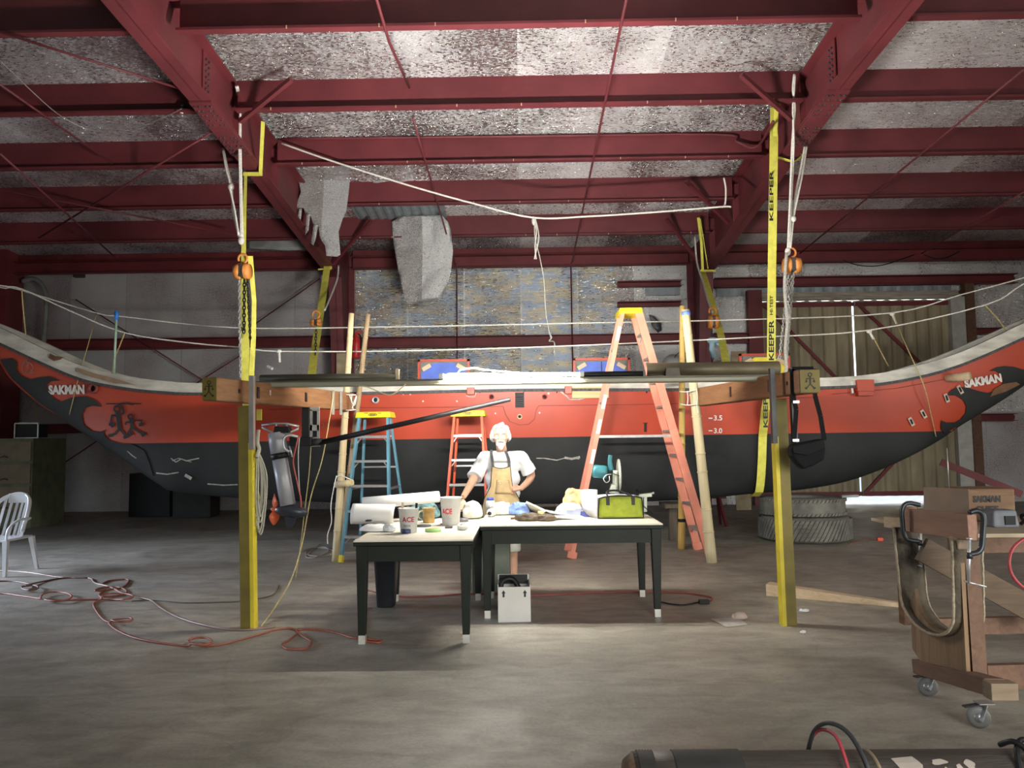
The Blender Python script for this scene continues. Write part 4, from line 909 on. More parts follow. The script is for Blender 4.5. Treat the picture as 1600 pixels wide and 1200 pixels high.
w3 = strap('webbing_wrap', [at(1091, 340, 14.4), at(1096, 380, 14.5), at(1098, 422, 14.6)], .05, 'narrow yellow webbing loop hanging off the rafter beside the back column', 'webbing')
MB().bar(at(1094, 342, 14.4), at(1106, 420, 14.6), .012, .04, (0, 1, 0)).build('webbing_leg', YSTRAP, w3); MB().bar(at(1094, 423, 14.6), at(1118, 423, 14.6), .012, .04).build('webbing_foot', YSTRAP, w3)

def chain(name, p0, p1, pitch, r, m_, label, n_max=60, sag=0):
    """one mesh of linked oval rings"""
    p0, p1 = V(p0), V(p1); L_ = (p1 - p0).length; n = min(n_max, int(L_ / pitch)); d = (p1 - p0).normalized(); mb = MB()
    for i in range(n):
        c = p0.lerp(p1, (i + .5) / n); a = V((1, 0, 0)) if i % 2 else V((0, 1, 0)); a = (a - d * a.dot(d)).normalized()
        ln = L_ / n * .68; pts = [c + d * math.sin(q * PI / 4) * ln + a * math.cos(q * PI / 4) * pitch * .36 for q in range(8)]
        mb.tube(pts, r, 5, closed=True)
    return mb, n
def hoist(label, px, py, Y, w_px, h_px, hook_top, chains, m_body=ORHO):
    c = at(px, py, Y); k = Y / FPX; w, h = w_px * k, h_px * k
    t = thing('chain_hoist', label, 'chain hoist', c)
    for s_ in (-1, 1):
        mb = MB(); mb.lathe([(0, 0), (h * .48, 0), (h * .5, .012), (h * .44, w * .36), (0, w * .36)], c + V((s_ * w * .12, 0, 0)), (s_, 0, 0), 16); mb.build('gear_cover', m_body, t)
    MB().box(c, (w * .3, h * .8, h * .75)).build('frame_plate', DARKM, t, bevel=.005)
    pts = [c + V((0, 0, h * .45)) + V((math.sin(q * PI / 6) * .06, 0, .075 - math.cos(q * PI / 6) * .065)) for q in range(0, 11)]
    MB().tube(pts, .016, 8).build('top_hook', m_body, t)
    for i, (x0, y0, x1, y1, m_, r, pitch) in enumerate(chains):
        mb, n = chain('c', at(x0, y0, Y), at(x1, y1, Y - .02), pitch, r, m_, '')
        mb.build('load_chain', m_, t)['kind'] = 'stuff'
    return t
CHG = mat('chain_zinc', (.48, .48, .46), .4, .6, .2)
hoist('rusty orange chain hoist above the motor side post', 379, 424, YH - .16, 26, 26, 0, [(374, 437, 376, 590, CHG, .007, .045), (382, 436, 381, 520, BLACK, .010, .05), (386, 436, 391, 530, BLACK, .006, .04)])
hoist('orange chain hoist hanging beside the lettered strap and tyres', 1237, 415, YH - .16, 26, 26, 0, [(1232, 430, 1218, 560, CHG, .006, .04), (1236, 430, 1227, 590, CHG, .009, .05), (1240, 425, 1229, 560, CHG, .006, .04)])
hoist('rusty far chain hoist behind the canoe, by the far yellow strap', 494, 504, 12.5, 18, 12, 0, [(494, 512, 492, 575, DARKM, .007, .05)])
hoist('far orange chain hoist behind the canoe with a pale blue cloth tied under it', 1114, 503, 12.9, 16, 22, 0, [(1112, 516, 1113, 572, DARKM, .008, .05)])
def rope(label, pts, r=.012, m_=None, cat='rope', n=5, nm='rope', grp=None, closed=False):
    return tag(MB().tube(catmull(pts, n) if n > 1 else [V(p) for p in pts], r, 7).build(nm, m_ or ROPEW), label, cat, grp)
# hanging white rope bundles
t = thing('rope_fall', 'white rope slung from the rafter down to the rusty orange hoist', 'rope', at(372, 130, 9.9))
for pts in ([at(369, 135, 9.6), at(372, 160, 9.95), at(374, 240, 10.1), at(377, 370, 10.2)], [at(371, 135, 9.6), at(375, 160, 9.95), at(376, 240, 10.1), at(379, 372, 10.2)], [at(348, 232, 10.45), at(353, 262, 10.35), at(360, 290, 10.3), at(366, 335, 10.25), at(376, 372, 10.2)], [at(358, 290, 10.3), at(366, 325, 10.24), at(373, 368, 10.2)], [at(349, 232, 10.45), at(355, 262, 10.38), at(362, 292, 10.34), at(364, 330, 10.3), at(374, 372, 10.22)]):
    MB().tube(catmull(pts, 4), .015, 7).build('rope_strand', ROPEW, t)
MB().ball(at(361, 292, 10.3), .045, 10, (1, .8, 1.2)).build('rope_knot', ROPEW, t); MB().ball(at(377, 376, 10.2), .045, 10, (1, .8, 1.3)).build('rope_knot', ROPEW, t)
t = thing('rope_fall', 'white rope slung from the rafter down to the orange hoist by the lettered strap', 'rope', at(1241, 116, 9.6))
for pts in ([at(1241, 116, 9.6), at(1239, 140, 9.65), at(1242, 170, 9.75), at(1238, 220, 9.9), at(1234, 320, 10.1), at(1231, 388, 10.2)], [at(1242, 117, 9.6), at(1241, 140, 9.65), at(1239, 172, 9.75), at(1240, 225, 9.9), at(1237, 300, 10.1), at(1233, 388, 10.2)],
            [at(1261, 225, 10.3), at(1254, 270, 10.25), at(1248, 300, 10.2), at(1240, 340, 10.2), at(1235, 388, 10.2)], [at(1258, 225, 10.3), at(1250, 270, 10.25), at(1244, 300, 10.2), at(1238, 345, 10.2), at(1234, 388, 10.2)]):
    MB().tube(catmull(pts, 4), .014, 7).build('rope_strand', ROPEW, t)
MB().ball(at(1240, 342, 10.15), .035, 10, (1, .8, 1.2)).build('rope_knot', ROPEW, t); MB().ball(at(1231, 393, 10.2), .04, 10, (1, .8, 1.4)).build('rope_knot', ROPEW, t)
rope('frayed white sling rope dropping from the hoist to the trough end', [at(1229, 395, 10.1), at(1226, 450, 10.1), at(1230, 500, 10.1), at(1227, 545, 10.1), at(1229, 575, 10.1), at(1224, 592, 10.1)], .022, mat('grey_rope', (.42, .40, .36), .9, 0, .3, 60))
rope('white rope tail hanging beside the far tyre side strap', [at(1086, 370, 14.9), at(1089, 410, 14.8), at(1098, 440, 14.4), at(1106, 468, 13.6), at(1113, 488, 13)], .018)
rope('white rope tail hanging beside the far motor side strap', [at(529, 415, 14.9), at(527, 435, 14.6), at(517, 462, 13.8), at(507, 485, 13)], .018)
rope('short white cleated rope beside the far motor side strap', [at(503, 430, 14.8), at(502, 455, 14.6), at(501, 480, 14.2)], .02)
# long roof line with its knot
rope('long slack white line tied from rafter to rafter under the roof', [at(440, 224, 11.2), at(520, 252, 11.2), at(640, 290, 11.2), at(740, 318, 11.2), at(833, 340, 11.2)] + [at(920, 338, 11.2), at(1030, 331, 11.2), at(1128, 323, 11.2), at(1142, 324, 11.2)], .014)
rope('white hitch holding the roof line up at the tyre side rafter', [at(1131, 278, 11.25), at(1134, 295, 11.25), at(1133, 318, 11.25), at(1128, 324, 11.25)], .013)
t = thing('rope_tails', 'bunch of white rope tails dangling from the middle of the roof line', 'rope', at(835, 345, 12.0))
for pts in ([at(833, 341, 12), at(838, 360, 11.98), at(836, 385, 11.98), at(838, 405, 11.98)], [at(836, 341, 12), at(842, 370, 11.98), at(837, 395, 11.98), at(835, 405, 11.98)], [at(835, 345, 12), at(836, 372, 12), at(843, 400, 12), at(850, 440, 12.1), at(853, 490, 12.2), at(861, 530, 12.3)]):
    MB().tube(catmull(pts, 4), .007 if pts[-1].y > 12.2 else .011, 6).build('rope_strand', ROPEW, t)
MB().ball(at(834, 345, 12), .05, 10, (.7, .7, 1.5)).build('rope_knot', ROPEW, t)
rope('thin white line looped above the girt in mid bay', [at(857, 520, 12.3), at(862, 527, 12.3), at(858, 533, 12.3), at(866, 535, 12.3), at(866, 555, 12.3)], .009)
# lifelines along the canoe
Ya, Yb = 10.75, 11.4
rope('upper white lifeline strung along the whole canoe', [at(-90, 425, Yb), at(0, 449, Yb), at(28, 452, Yb), at(150, 489, Yb), at(195, 495, Yb), at(365, 512, Yb), at(600, 511, Yb), at(900, 505, Yb), at(1180, 499, Yb), at(1393, 489, Yb), at(1500, 461, Yb), at(1600, 434, Yb), at(1700, 405, Yb)], .010, n=4)
rope('lower white lifeline strung along the near side of the canoe', [at(-90, 428, Ya), at(0, 446, Ya), at(35, 452, Ya), at(110, 486, Ya), at(195, 520, Ya), at(300, 536, Ya), at(380, 543, Ya), at(436, 549, Ya), at(640, 548, Ya), at(900, 540, Ya), at(1180, 527, Ya), at(1358, 516, Ya), at(1538, 477, Ya), at(1600, 443, Ya), at(1690, 395, Ya)], .010, n=4)
for (pts, lab, r) in (([at(151, 489, Yb), at(140, 530, 11.0), hp(124, 600, .06), hp(118, 622, .05), hp(111, 648, .04)], 'thin yellow cord tied round the prow near the painted name', .006),
                   ([at(195, 520, Ya), at(185, 545, 10.8), at(178, 562, 10.85), at(175, 585, 10.9)], 'yellow cord from the lower lifeline to the deck near the stanchion', .009),
                   ([at(34, 453, Ya), at(36, 480, 10.85), at(40, 522, 10.9)], 'tan cord dropping from the lifeline to the prow tip', .009),
                   ([at(1396, 490, Yb), at(1404, 512, 11.2), at(1418, 545, 10.72), hp(1436, 602, .12), hp(1452, 650, .05), hp(1460, 682, .04)], 'yellow cord crossing the red hull beside the putty patches', .007),
                   ([at(1358, 517, Ya), at(1366, 530, 10.85), at(1388, 572, 11.0)], 'yellow cord tied from the lower lifeline behind the stern rail', .008),
                   ([at(1540, 478, Ya), at(1560, 500, 10.9), at(1577, 524, 11.0)], 'yellow cord tied near the stern tip', .009)):
    rope(lab, pts, r, ROPEY, 'cord', 4, 'tie_cord')
for (x, y, Y, lab, e) in ((436, 549, Ya, 'white knotted loop hanging on the lower lifeline behind the olive board', (437, 566)), (1394, 491, Yb, 'white knot on the upper lifeline in front of the corrugated door', (1401, 506)), (1358, 518, Ya, 'white knot on the lower lifeline in front of the corrugated door', (1365, 530))):
    t = thing('line_knot', lab, 'knot', at(x, y, Y)); MB().ball(at(x, y, Y), .035, 8, (1.2, .7, .8)).build('rope_knot', ROPEW, t); MB().tube([at(x, y, Y), at(e[0], e[1], Y)], .018, 6).build('rope_tail', ROPEW, t)
# stanchion stick
t = thing('stanchion_stick', 'thin green and white stick with a blue taped tip, upright on the prow', 'stick', at(178, 585, 10.75)); MB().tube([at(178, 584, 10.75), at(182, 496, 10.75)], .018, 8).build('stick', mat('pale_green_stick', (.35, .5, .38), .5), t)
MB().tube([at(181.7, 500, 10.75), at(182.3, 486, 10.75)], .03, 8).build('tape_tip', mat('bright_blue_tape', (.03, .2, .65), .5), t)
t = thing('tied_cloth', 'pale blue cloth knotted on the far hoist chain', 'cloth', at(1113, 545, 12.85)); mb = MB()
for pts, rr_ in (([at(1108, 533, 12.85), at(1114, 531, 12.8), at(1122, 533, 12.85)], .05), ([at(1113, 533, 12.83), at(1112, 546, 12.8), at(1116, 558, 12.84)], .045), ([at(1119, 533, 12.85), at(1122, 541, 12.85)], .03)): mb.tube(catmull(pts, 3), rr_, 8)
mb.build('cloth', mat('pale_blue_cloth', (.4, .62, .72), .9, 0, .12), t, disp=.03, dscale=.06)

# ---------------------------------------------------------------- outboard motor with bracket and tiller
MY = 7.5
t = thing('outboard_motor', 'electric outboard motor with silver shaft and orange propeller hanging from the crossbeam', 'outboard motor', at(450, 760, MY))
MPT = lambda x, y, dy=0: at(x, y, MY + dy)
a, b_ = MPT(434, 680), MPT(453, 790)
MB().tube([MPT(436.5, 712), MPT(450, 789)], .074, 20).build('shaft_tube', mat('silver_tube', (.36, .36, .38), .4, .1, .05), t)
MB().tube([MPT(432, 676), MPT(434, 690), MPT(437, 710)], [.082, .084, .083], 20).build('head_housing', mat('motor_grey', (.34, .34, .36), .45, .1), t)
MB().tube([MPT(436.6, 708), MPT(438, 717)], .088, 20).build('black_collar', BLACK, t)
pod = MB(); d = (MPT(475, 797) - MPT(430, 792)).normalized(); c0 = MPT(432, 796)
pod.lathe([(0, -.02), (.035, 0), (.055, .06), (.062, .16), (.055, .24), (.03, .30), (0, .31)], c0, d, 20); pod.build('gear_pod', mat('pod_black', (.03, .035, .045), .35, 0, .2), t)
MB().prism([MPT(442, 800, -.01), MPT(466, 800, -.01), MPT(459, 820, -.01), MPT(454, 825, -.01), MPT(447, 823, -.01)], (0, .02, 0)).build('skeg_fin', MATS['pod_black'], t)
hub = MPT(430, 796)
for k, ang in enumerate((95, 205, 285)):
    a_ = math.radians(ang); v = V((-.06, -.25 * math.cos(a_), math.sin(a_))).normalized(); mb = MB(); n = 6; vs = []
    s_ = d.cross(v).normalized()
    for i in range(n + 1):
        f = i / n; w_ = .05 * math.sin(PI * min(1, .12 + f * .85)) + .006; q = hub + v * (.02 + f * .13); tw = .9 - .5 * f; e = (s_ * math.cos(tw) + d * math.sin(tw)) * w_
        vs += [q + e, q - e]
    mb.add(vs, [(2 * i, 2 * i + 1, 2 * i + 3, 2 * i + 2) for i in range(n)], True); mb.build('propeller_blade', mat('propeller_orange', (.65, .12, .04), .4), t, solid=.008)
MB().lathe([(0, -.05), (.02, -.03), (.028, .02), (.028, .05)], hub, d, 14).build('propeller_hub', MATS['propeller_orange'], t)
# bow-tie transom frame on top
fr = MB(); P = [MPT(409, 664), MPT(429, 662), MPT(448, 662), MPT(467, 666), MPT(466, 670), MPT(450, 677), MPT(428, 677), MPT(410, 668)]
fr.tube(P, .011, 6, closed=True); fr.tube([MPT(432, 662.5), MPT(428, 677)], .009, 6); fr.tube([MPT(447, 662), MPT(452, 676)], .009, 6); fr.build('top_handle_frame', mat('frame_grey', (.42, .42, .43), .4, .5), t)
MB().prism([MPT(429, 666, -.06), MPT(449, 666, -.06), MPT(452, 676, -.06), MPT(427, 676, -.06)], (0, .12, 0)).build('head_core', BLACK, t)
cl = MB(); cl.tube(catmull([MPT(466, 683, -.05), MPT(452, 680, -.1), MPT(443, 686, -.12), MPT(444, 700, -.12), MPT(452, 706, -.1)], 4), .014, 8); cl.build('clamp_arm', MATS['frame_grey'], t)
MB().tube([MPT(452, 697, -.1), MPT(457, 714, -.1)], .008, 6).build('clamp_screw', ALU, t)
MB().bar(MPT(454, 690), MPT(488, 690), .09, .09).build('mount_arm', BLACK, t, bevel=.006)
MB().tube(catmull([MPT(466, 682, -.06), MPT(462, 700, -.06), MPT(458, 722, -.05), MPT(464, 752, -.05), MPT(470, 780, -.05), MPT(470, 793, -.03)], 5), .008, 6).build('red_cable', mat('red_cable', (.45, .09, .07), .5), t)
MB().tube(catmull([MPT(468, 682, -.05), MPT(466, 710, -.05), MPT(467, 750, -.05), MPT(470, 790, -.03)], 5), .006, 6).build('grey_cable', GALV, t)
t = thing('motor_bracket', 'black and silver lift bracket fixed under the crossbeam beside the motor', 'bracket', at(482, 695, MY + .05))
zb_ = xbeam_at(nL, fL, 7.9).z - .115
def col_(x0, x1, y0, y1, Y, th, mt, nm):
    a, b_ = at(x0, y0, Y), at(x1, y1, Y); return MB().box(((a.x + b_.x) / 2, Y, (a.z + b_.z) / 2), (b_.x - a.x, th, a.z - b_.z)).build(nm, mt, t, bevel=.004)
col_(473, 484, 634, 690, MY + .35, .07, BLACK, 'slide_column')
mb = MB()
for (x0, x1, y0, y1) in ((485, 488, 640, 696), (496, 499, 640, 696), (485, 499, 636, 642), (485, 499, 664, 673), (486, 500, 690, 698), (488, 496, 683, 685)):
    a, b_ = at(x0, y0, MY + .1), at(x1, y1, MY + .1); mb.box(((a.x + b_.x) / 2, MY + .1, (a.z + b_.z) / 2), (b_.x - a.x, .03, a.z - b_.z))
mb.build('silver_ladder_frame', mat('bracket_silver', (.42, .42, .40), .4, .6), t)
col_(487, 497, 640, 695, MY + .14, .02, BLACK, 'back_plate')
p0, p1 = at(499, 692, MY + .0), at(797, 624, 7.05)
t = thing('tiller_pole', 'long black tiller pole slanting up from the motor bracket', 'pole', p0); MB().tube([p0, p1], [.028, .02], 12).build('pole', BLACK, t); MB().tube([at(486, 691, MY), at(504, 690, MY)], [.03, .034], 12).build('grip', mat('rubber_grip', (.02, .02, .02), .8), t)
# coil of rope on the motor side post
t = thing('rope_coil', 'hank of grey white rope hanging behind the motor side post', 'rope coil', at(406, 700, 6.15))
for k in range(9):
    ox = random.uniform(-5, 6); x = 405 + ox; b = 815 + random.uniform(-10, 22)
    MB().tube(catmull([at(402 + ox * .2, 706, 6.15), at(x - 3, 740, 6.13 + k * .008), at(x - 4, b - 30, 6.12 + k * .01), at(x, b, 6.12), at(x + 6, b - 24, 6.15), at(x + 6 + k * .5, 745, 6.17), at(404, 706, 6.18)], 5), .006, 6).build('rope_loop', mat('grey_white_rope', (.45, .43, .36), .9), t)
MB().tube(catmull([at(404, 672, 6.15), at(402, 690, 6.13), at(405, 702, 6.15), at(401, 714, 6.1)], 4), .016, 7).build('rope_neck', MATS['grey_white_rope'], t)
rope('tan cord falling from the crossbeam to the floor in a long curve', [at(522, 610, 8.3), at(514, 660, 8.2), at(503, 720, 8.1), at(486, 775, 7.9), at(472, 850, 7.4), at(455, 905, 7.0), at(432, 945, 6.7), fl(408, 978, .006)], .006, ROPEY, 'cord', 5, 'loose_cord')
rope('thin tan cord falling straight beside the bracket', [at(486, 697, 7.6), at(483, 740, 7.65), at(477, 790, 7.8), at(470, 850, 8.0), fl(462, 905, .006)], .005, ROPEY, 'cord', 5, 'loose_cord')
a = at(405, 648, 7.0); tag(MB().box(a, (.045, .02, .10)).build('yellow_tag', YSTRAP), 'small yellow tag hanging below the crossbeam beside the post', 'tag')
# shoulder bag on the other beam
BYy = 5.75
t = thing('shoulder_bag', 'black shoulder bag hanging by its strap from the crossbeam end', 'bag', at(1264, 730, BYy)); BAGM = mat('black_nylon', (.005, .005, .006), .7, 0, .3, 20, .3, 80, spec=.15)
mb = MB(); O = [(1236, 700), (1240, 694), (1288, 685), (1291, 703), (1289, 718), (1272, 728), (1256, 734), (1244, 722), (1237, 712)]
mb.prism([at(x, y, BYy - .04) for x, y in O], (0, .1, 0)); mb.build('bag_body', BAGM, t, bevel=.02)
mb = MB(); mb.prism([at(x, y, BYy - .055) for x, y in ((1238, 698), (1288, 686), (1290, 700), (1262, 712), (1240, 708))], (0, .015, 0)); mb.build('bag_flap', mat('black_nylon_flap', (.008, .008, .009), .7, spec=.15), t, bevel=.005)
c = xbeam_at(nR, fR, BYy)
mb = MB()
tp = c + V((0, 0, .1))
for pts in ([at(1240, 700, BYy - .01), at(1244, 640, BYy - .01), V((c.x - .082, BYy, c.z - .1)), V((c.x - .08, BYy, c.z + .1)), V((c.x + .08, BYy, c.z + .1)), V((c.x + .082, BYy, c.z - .1)), at(1282, 650, BYy), at(1288, 688, BYy)],):
    for a_, b_ in zip(pts, pts[1:]): mb.bar(a_, b_, .034, .005, (0, -1, 0))
mb.build('shoulder_strap', BAGM, t)
for y in (628, 688): MB().box(at(1243.5 if y > 650 else 1244, y, BYy - .018), (.045, .008, .018)).build('strap_buckle', ALU, t)
# fire extinguisher on the back column
ex = at(556.5, 560, 16.2); t = thing('fire_extinguisher', 'red fire extinguisher hung on the back column beside the bamboo tops', 'fire extinguisher', ex)
EXR = mat('extinguisher_red', (.72, .05, .05), .35); MB().lathe([(0, 0), (.07, 0), (.085, .02), (.085, .40), (.06, .47), (.025, .50), (.025, .54)], ex, (0, 0, 1), 18).build('cylinder', EXR, t)
mb = MB(); mb.box(ex + V((.06, 0, .57)), (.16, .03, .025), Matrix.Rotation(-.25, 3, 'Y')); mb.box(ex + V((.05, 0, .535)), (.13, .03, .02)); mb.build('lever', EXR, t); MB().tube(catmull([ex + V((.03, 0, .53)), ex + V((.1, 0, .45)), ex + V((.1, 0, .2))], 5), .014, 7).build('hose', BLACK, t)
# ---------------------------------------------------------------- the man
MYm = 7.92
SK = mat('skin', (.50, .28, .19), .5, 0, .1, 9, .05, 60); HAIR = mat('silver_hair', (.42, .405, .38), .7, 0, .2, 18, .8, 90, (1, 1, .3)); SHIRT = mat('white_cotton', (.70, .70, .70), .85, 0, .03, 10, .15, 40)
DUCK = mat('tan_duck_canvas', (.52, .38, .19), .8, 0, .1, 10, .2, 120); CHAR = mat('charcoal_webbing', (.06, .06, .065), .7)
man = thing('person', 'grey haired man with goatee in white t-shirt and tan apron, one hand on his hip', 'person', (at(785, 905, MYm).x, MYm, 0))
M = lambda x, y, dy=0.0: at(x, y, MYm + dy)
def limb(mb, pts, rs, n=12, k=5):
    P = catmull(pts, k); R_ = [float(np.interp(i / k, range(len(rs)), rs)) for i in range(len(P))]
    mb.tube(P, R_, n); mb.ball(P[0], R_[0] * .98, 10); mb.ball(P[-1], R_[-1] * .98, 10)
body = MB()
# head, facing the camera, turned slightly
hc = M(782, 681, -.06); k = MYm / FPX
hr = .078
body.ball(hc + V((0, .012, .022)), .088, 20, (.90, 1.08, 1.05)); body.ball(hc + V((0.004, -.018, -.035)), .072, 18, (.88, .92, 1.12)); body.ball(hc + V((.004, -.040, -.082)), .036, 14, (1.05, .8, .8))
body.tube([hc + V((.004, -.088, .018)), hc + V((.004, -.104, -.012)), hc + V((.004, -.112, -.028)), hc + V((.004, -.092, -.036))], [.009, .012, .017, .012], 10)
for s_ in (-1, 1):
    body.ball(hc + V((s_ * .014 + .004, -.094, -.030)), .010, 8); body.ball(hc + V((s_ * .042, -.066, -.022)), .026, 10, (1, .7, .8)); body.ball(hc + V((s_ * .032 + .004, -.078, .026)), .018, 8, (1.3, .6, .5))
    body.ball(hc + V((s_ * .078, .01, -.008)), .024, 10, (.4, .8, 1.25))
neck = M(785, 712, .02)
limb(body, [hc + V((0, .02, -.07)), neck, M(785, 722, .02)], [.052, .056, .07])
# torso and pelvis
ch = M(785, 738, .02); wst = M(786, 780, .02); pel = M(787, 800, .04)
for c, sc in ((M(785, 730, .02), (1.15, .70, .8)), (M(785, 750, .02), (1.05, .75, 1)), (M(786, 772, .02), (1.0, .78, 1)), (M(787, 797, .04), (1.05, .8, .9))): body.ball(c, .122, 20, sc)
body.tube([M(785, 722, .03), M(785, 745, .02), M(786, 775, .02), M(787, 800, .04)], [.085, .10, .10, .11], 16)
# arms
shR, shL = M(757, 716, .02), M(815, 716, .02)
elR, haR = M(738, 752, -.22), at(722, 777, 7.28); haR.z = at(718, 780, 7.28).z
elL, haL = M(830, 743, .06), M(814, 763, -.15)
limb(body, [M(770, 722, .02), shR, elR, haR.lerp(elR, .12)], [.06, .056, .043, .027])
limb(body, [M(800, 722, .02), shL, elL, haL], [.06, .056, .043, .027])
# hands: palm plus four unequal fingers and a thumb from the side
def hand(wr, fdir, up, side, L_=.095, curl=.55, thumb=1):
    f = fdir.normalized(); s_ = side.normalized(); u = up.normalized()
    body.tube([wr, wr + f * .035, wr + f * .085], [.024, .031, .032], 10, flat=.62)
    for i, (o_, ln) in enumerate(((-.028, .062), (-.0095, .075), (.0095, .07), (.028, .052))):
        a = wr + f * .082 + s_ * o_; b_ = a + f * ln * .45 - u * ln * .08 + s_ * o_ * .12; c = b_ + (f * math.cos(curl) - u * math.sin(curl)) * ln * .35; d = c + (f * math.cos(curl * 2) - u * math.sin(curl * 2)) * ln * .28
        body.tube([wr + f * .055 + s_ * o_ * .8, a, b_, c, d], [.0105, .0105, .0095, .0085, .007], 8)
    a = wr + f * .025 + s_ * (-.024 * thumb); b_ = a + f * .028 - s_ * .022 * thumb - u * .006; c = b_ + f * .028 - s_ * .008 * thumb - u * .012
    body.tube([wr + f * .01, a, b_, c], [.013, .013, .011, .008], 8)
hand(haR, V((-.12, -.62, -.45)), V((0, -.45, .75)), V((1, -.2, 0)), thumb=-1, curl=.35)
hand(haL, V((-.90, -.05, -.22)), V((.1, -.95, .2)), V((.1, .1, -1)), thumb=1, curl=.3)
# legs
for s_, kx, fx in ((-1, 772, 770), (1, 800, 802)):
    limb(body, [M(787 + s_ * 10, 806, .04), M(kx, 858, .02), M(fx, 900, .05)], [.085, .058, .042])
body.build('body', SK, man, remesh=.0062)
# eyes, brows
for s_ in (-1, 1):
    e = hc + V((s_ * .030 + .004, -.0845, .006)); ey = MB().ball(e, .0095, 12, (1.3, .5, .5)).build('eye', mat('eye_white', (.7, .66, .62), .3), man); MB().ball(e + V((.002, -.0055, 0)), .0048, 10, (1, .4, .9)).build('iris', mat('dark_iris', (.03, .02, .015), .2), ey)
    MB().tube(catmull([e + V((-s_ * .016, -.004, .016)), e + V((0, -.009, .021)), e + V((s_ * .02, .0, .017))], 4), .0045, 6).build('eyebrow', mat('grey_brow', (.35, .32, .29), .8), man)
MB().tube([hc + V((-.018, -.089, -.066)), hc + V((.004, -.096, -.067)), hc + V((.026, -.089, -.066))], .004, 6).build('mouth', mat('lip', (.4, .14, .11), .5), man)
# beard and moustache
mb = MB(); mb.tube(catmull([hc + V((-.036, -.080, -.078)), hc + V((-.026, -.096, -.056)), hc + V((.004, -.107, -.049)), hc + V((.034, -.096, -.056)), hc + V((.044, -.080, -.078))], 5), [.008] * 4 + [.012] * 13 + [.008] * 4, 8)
for c, r_, sc in ((V((.004, -.080, -.098)), .034, (1.05, .75, 1.0)), (V((.004, -.084, -.120)), .026, (1.0, .7, 1)), (V((-.026, -.074, -.086)), .018, (1, .8, 1)), (V((.034, -.074, -.086)), .018, (1, .8, 1))): mb.ball(hc + c, r_, 12, sc)
mb.build('goatee', mat('white_beard', (.76, .74, .71), .8, 0, .15, 30, .8, 120), man, disp=.008, dscale=.015)
# hair: swept back, over the ears, a tuft on top
hm = MB(); n1, n2 = 36, 20; vs = []; cidx = []
for j in range(n2 + 1):
    for i in range(n1):
        th = 2 * PI * i / n1; ph = PI * j / n2 * .78; v = V((math.sin(ph) * math.cos(th) * .088, math.sin(ph) * math.sin(th) * .104 + .018, math.cos(ph) * .100 + .022))
        fr_ = -math.sin(th) * math.sin(ph)
        q = 1 + .10 * noise.noise(v * 28) + .04 * noise.noise(v * 70)
        vs.append((v * q, fr_, ph))
keep = lambda a: not (a[1] > .60 and a[0].z < .070) and not (a[1] > .2 and a[0].z < -.045)
fs = []
for j in range(n2):
    for i in range(n1):
        q = (j * n1 + i, j * n1 + (i + 1) % n1, (j + 1) * n1 + (i + 1) % n1, (j + 1) * n1 + i)
        if all(keep(vs[t_]) for t_ in q): fs.append(q)
hm.add([hc + a[0] for a in vs], fs, True); ob = hm.build('hair', HAIR, man, solid=.014, fix=False, disp=.006, dscale=.02)
for s_ in (-1, 1): MB().tube(catmull([hc + V((s_ * .072, -.035, .07)), hc + V((s_ * .088, -.015, .02)), hc + V((s_ * .090, .01, -.03)), hc + V((s_ * .072, .04, -.06))], 5), [.010, .012, .014, .016, .017, .018, .020, .02, .02, .02, .018, .016, .014, .012, .01, .006], 9).build('side_hair', HAIR, man, disp=.008, dscale=.02)
MB().tube(catmull([hc + V((.0, -.02, .105)), hc + V((.012, -.01, .118)), hc + V((.022, .03, .122)), hc + V((.02, .07, .115))], 4), [.016] * 5 + [.018] * 4 + [.012] * 4, 8).build('hair_tuft', mat('white_hair_tuft', (.72, .66, .66), .8), man, disp=.01, dscale=.02)
# t-shirt
sh = MB()
for c, sc in ((M(785, 727, .02), (1.30, .88, .95)), (M(785, 748, .02), (1.30, .96, 1)), (M(786, 772, .02), (1.26, .98, 1)), (M(787, 792, .03), (1.27, .98, .8))): sh.ball(c, .14, 22, sc)
sh.tube([M(785, 706, .03), M(785, 713, .025), M(785, 722, .02)], [.072, .115, .15], 18)
def sleeve(a, b_, c, r0, r1, r2): sh.tube([a, b_, c], [r0, r1, r2], 16)
for s0, s1, e1 in ((M(772, 719, .02), shR, elR), (M(798, 719, .02), shL, elL)):
    end = s1.lerp(e1, .84); sh.tube([s0, s1 + V((0, 0, .004)), s1.lerp(e1, .45), end], [.095, .076, .074, .082], 18); sh.ball(s1 + V((0, 0, .002)), .074, 14)
sh.build('t_shirt', SHIRT, man, remesh=.009, disp=.022, dscale=.07)
# shorts
st = MB(); st.tube([M(787, 790, .03), M(787, 812, .03)], [.155, .16], 18)
for s_, kx in ((-1, 773), (1, 799)): st.tube([M(787 + s_ * 9, 806, .03), M(kx, 862, .02)], [.105, .098], 16)
st.build('shorts', mat('pale_grey_shorts', (.42, .42, .38), .85, 0, .15), man, remesh=.012)
for s_, fx in ((-1, 770), (1, 802)):
    p = M(fx, 900, .05); mb = MB(); x, y = p.x, p.y; mb.tube([V((x, y + .06, .045)), V((x, y - .02, .05)), V((x, y - .12, .042)), V((x, y - .18, .034))], [.045, .05, .046, .034], 12, flat=.9); mb.build('shoe', mat('dark_shoe', (.06, .05, .045), .6), man)
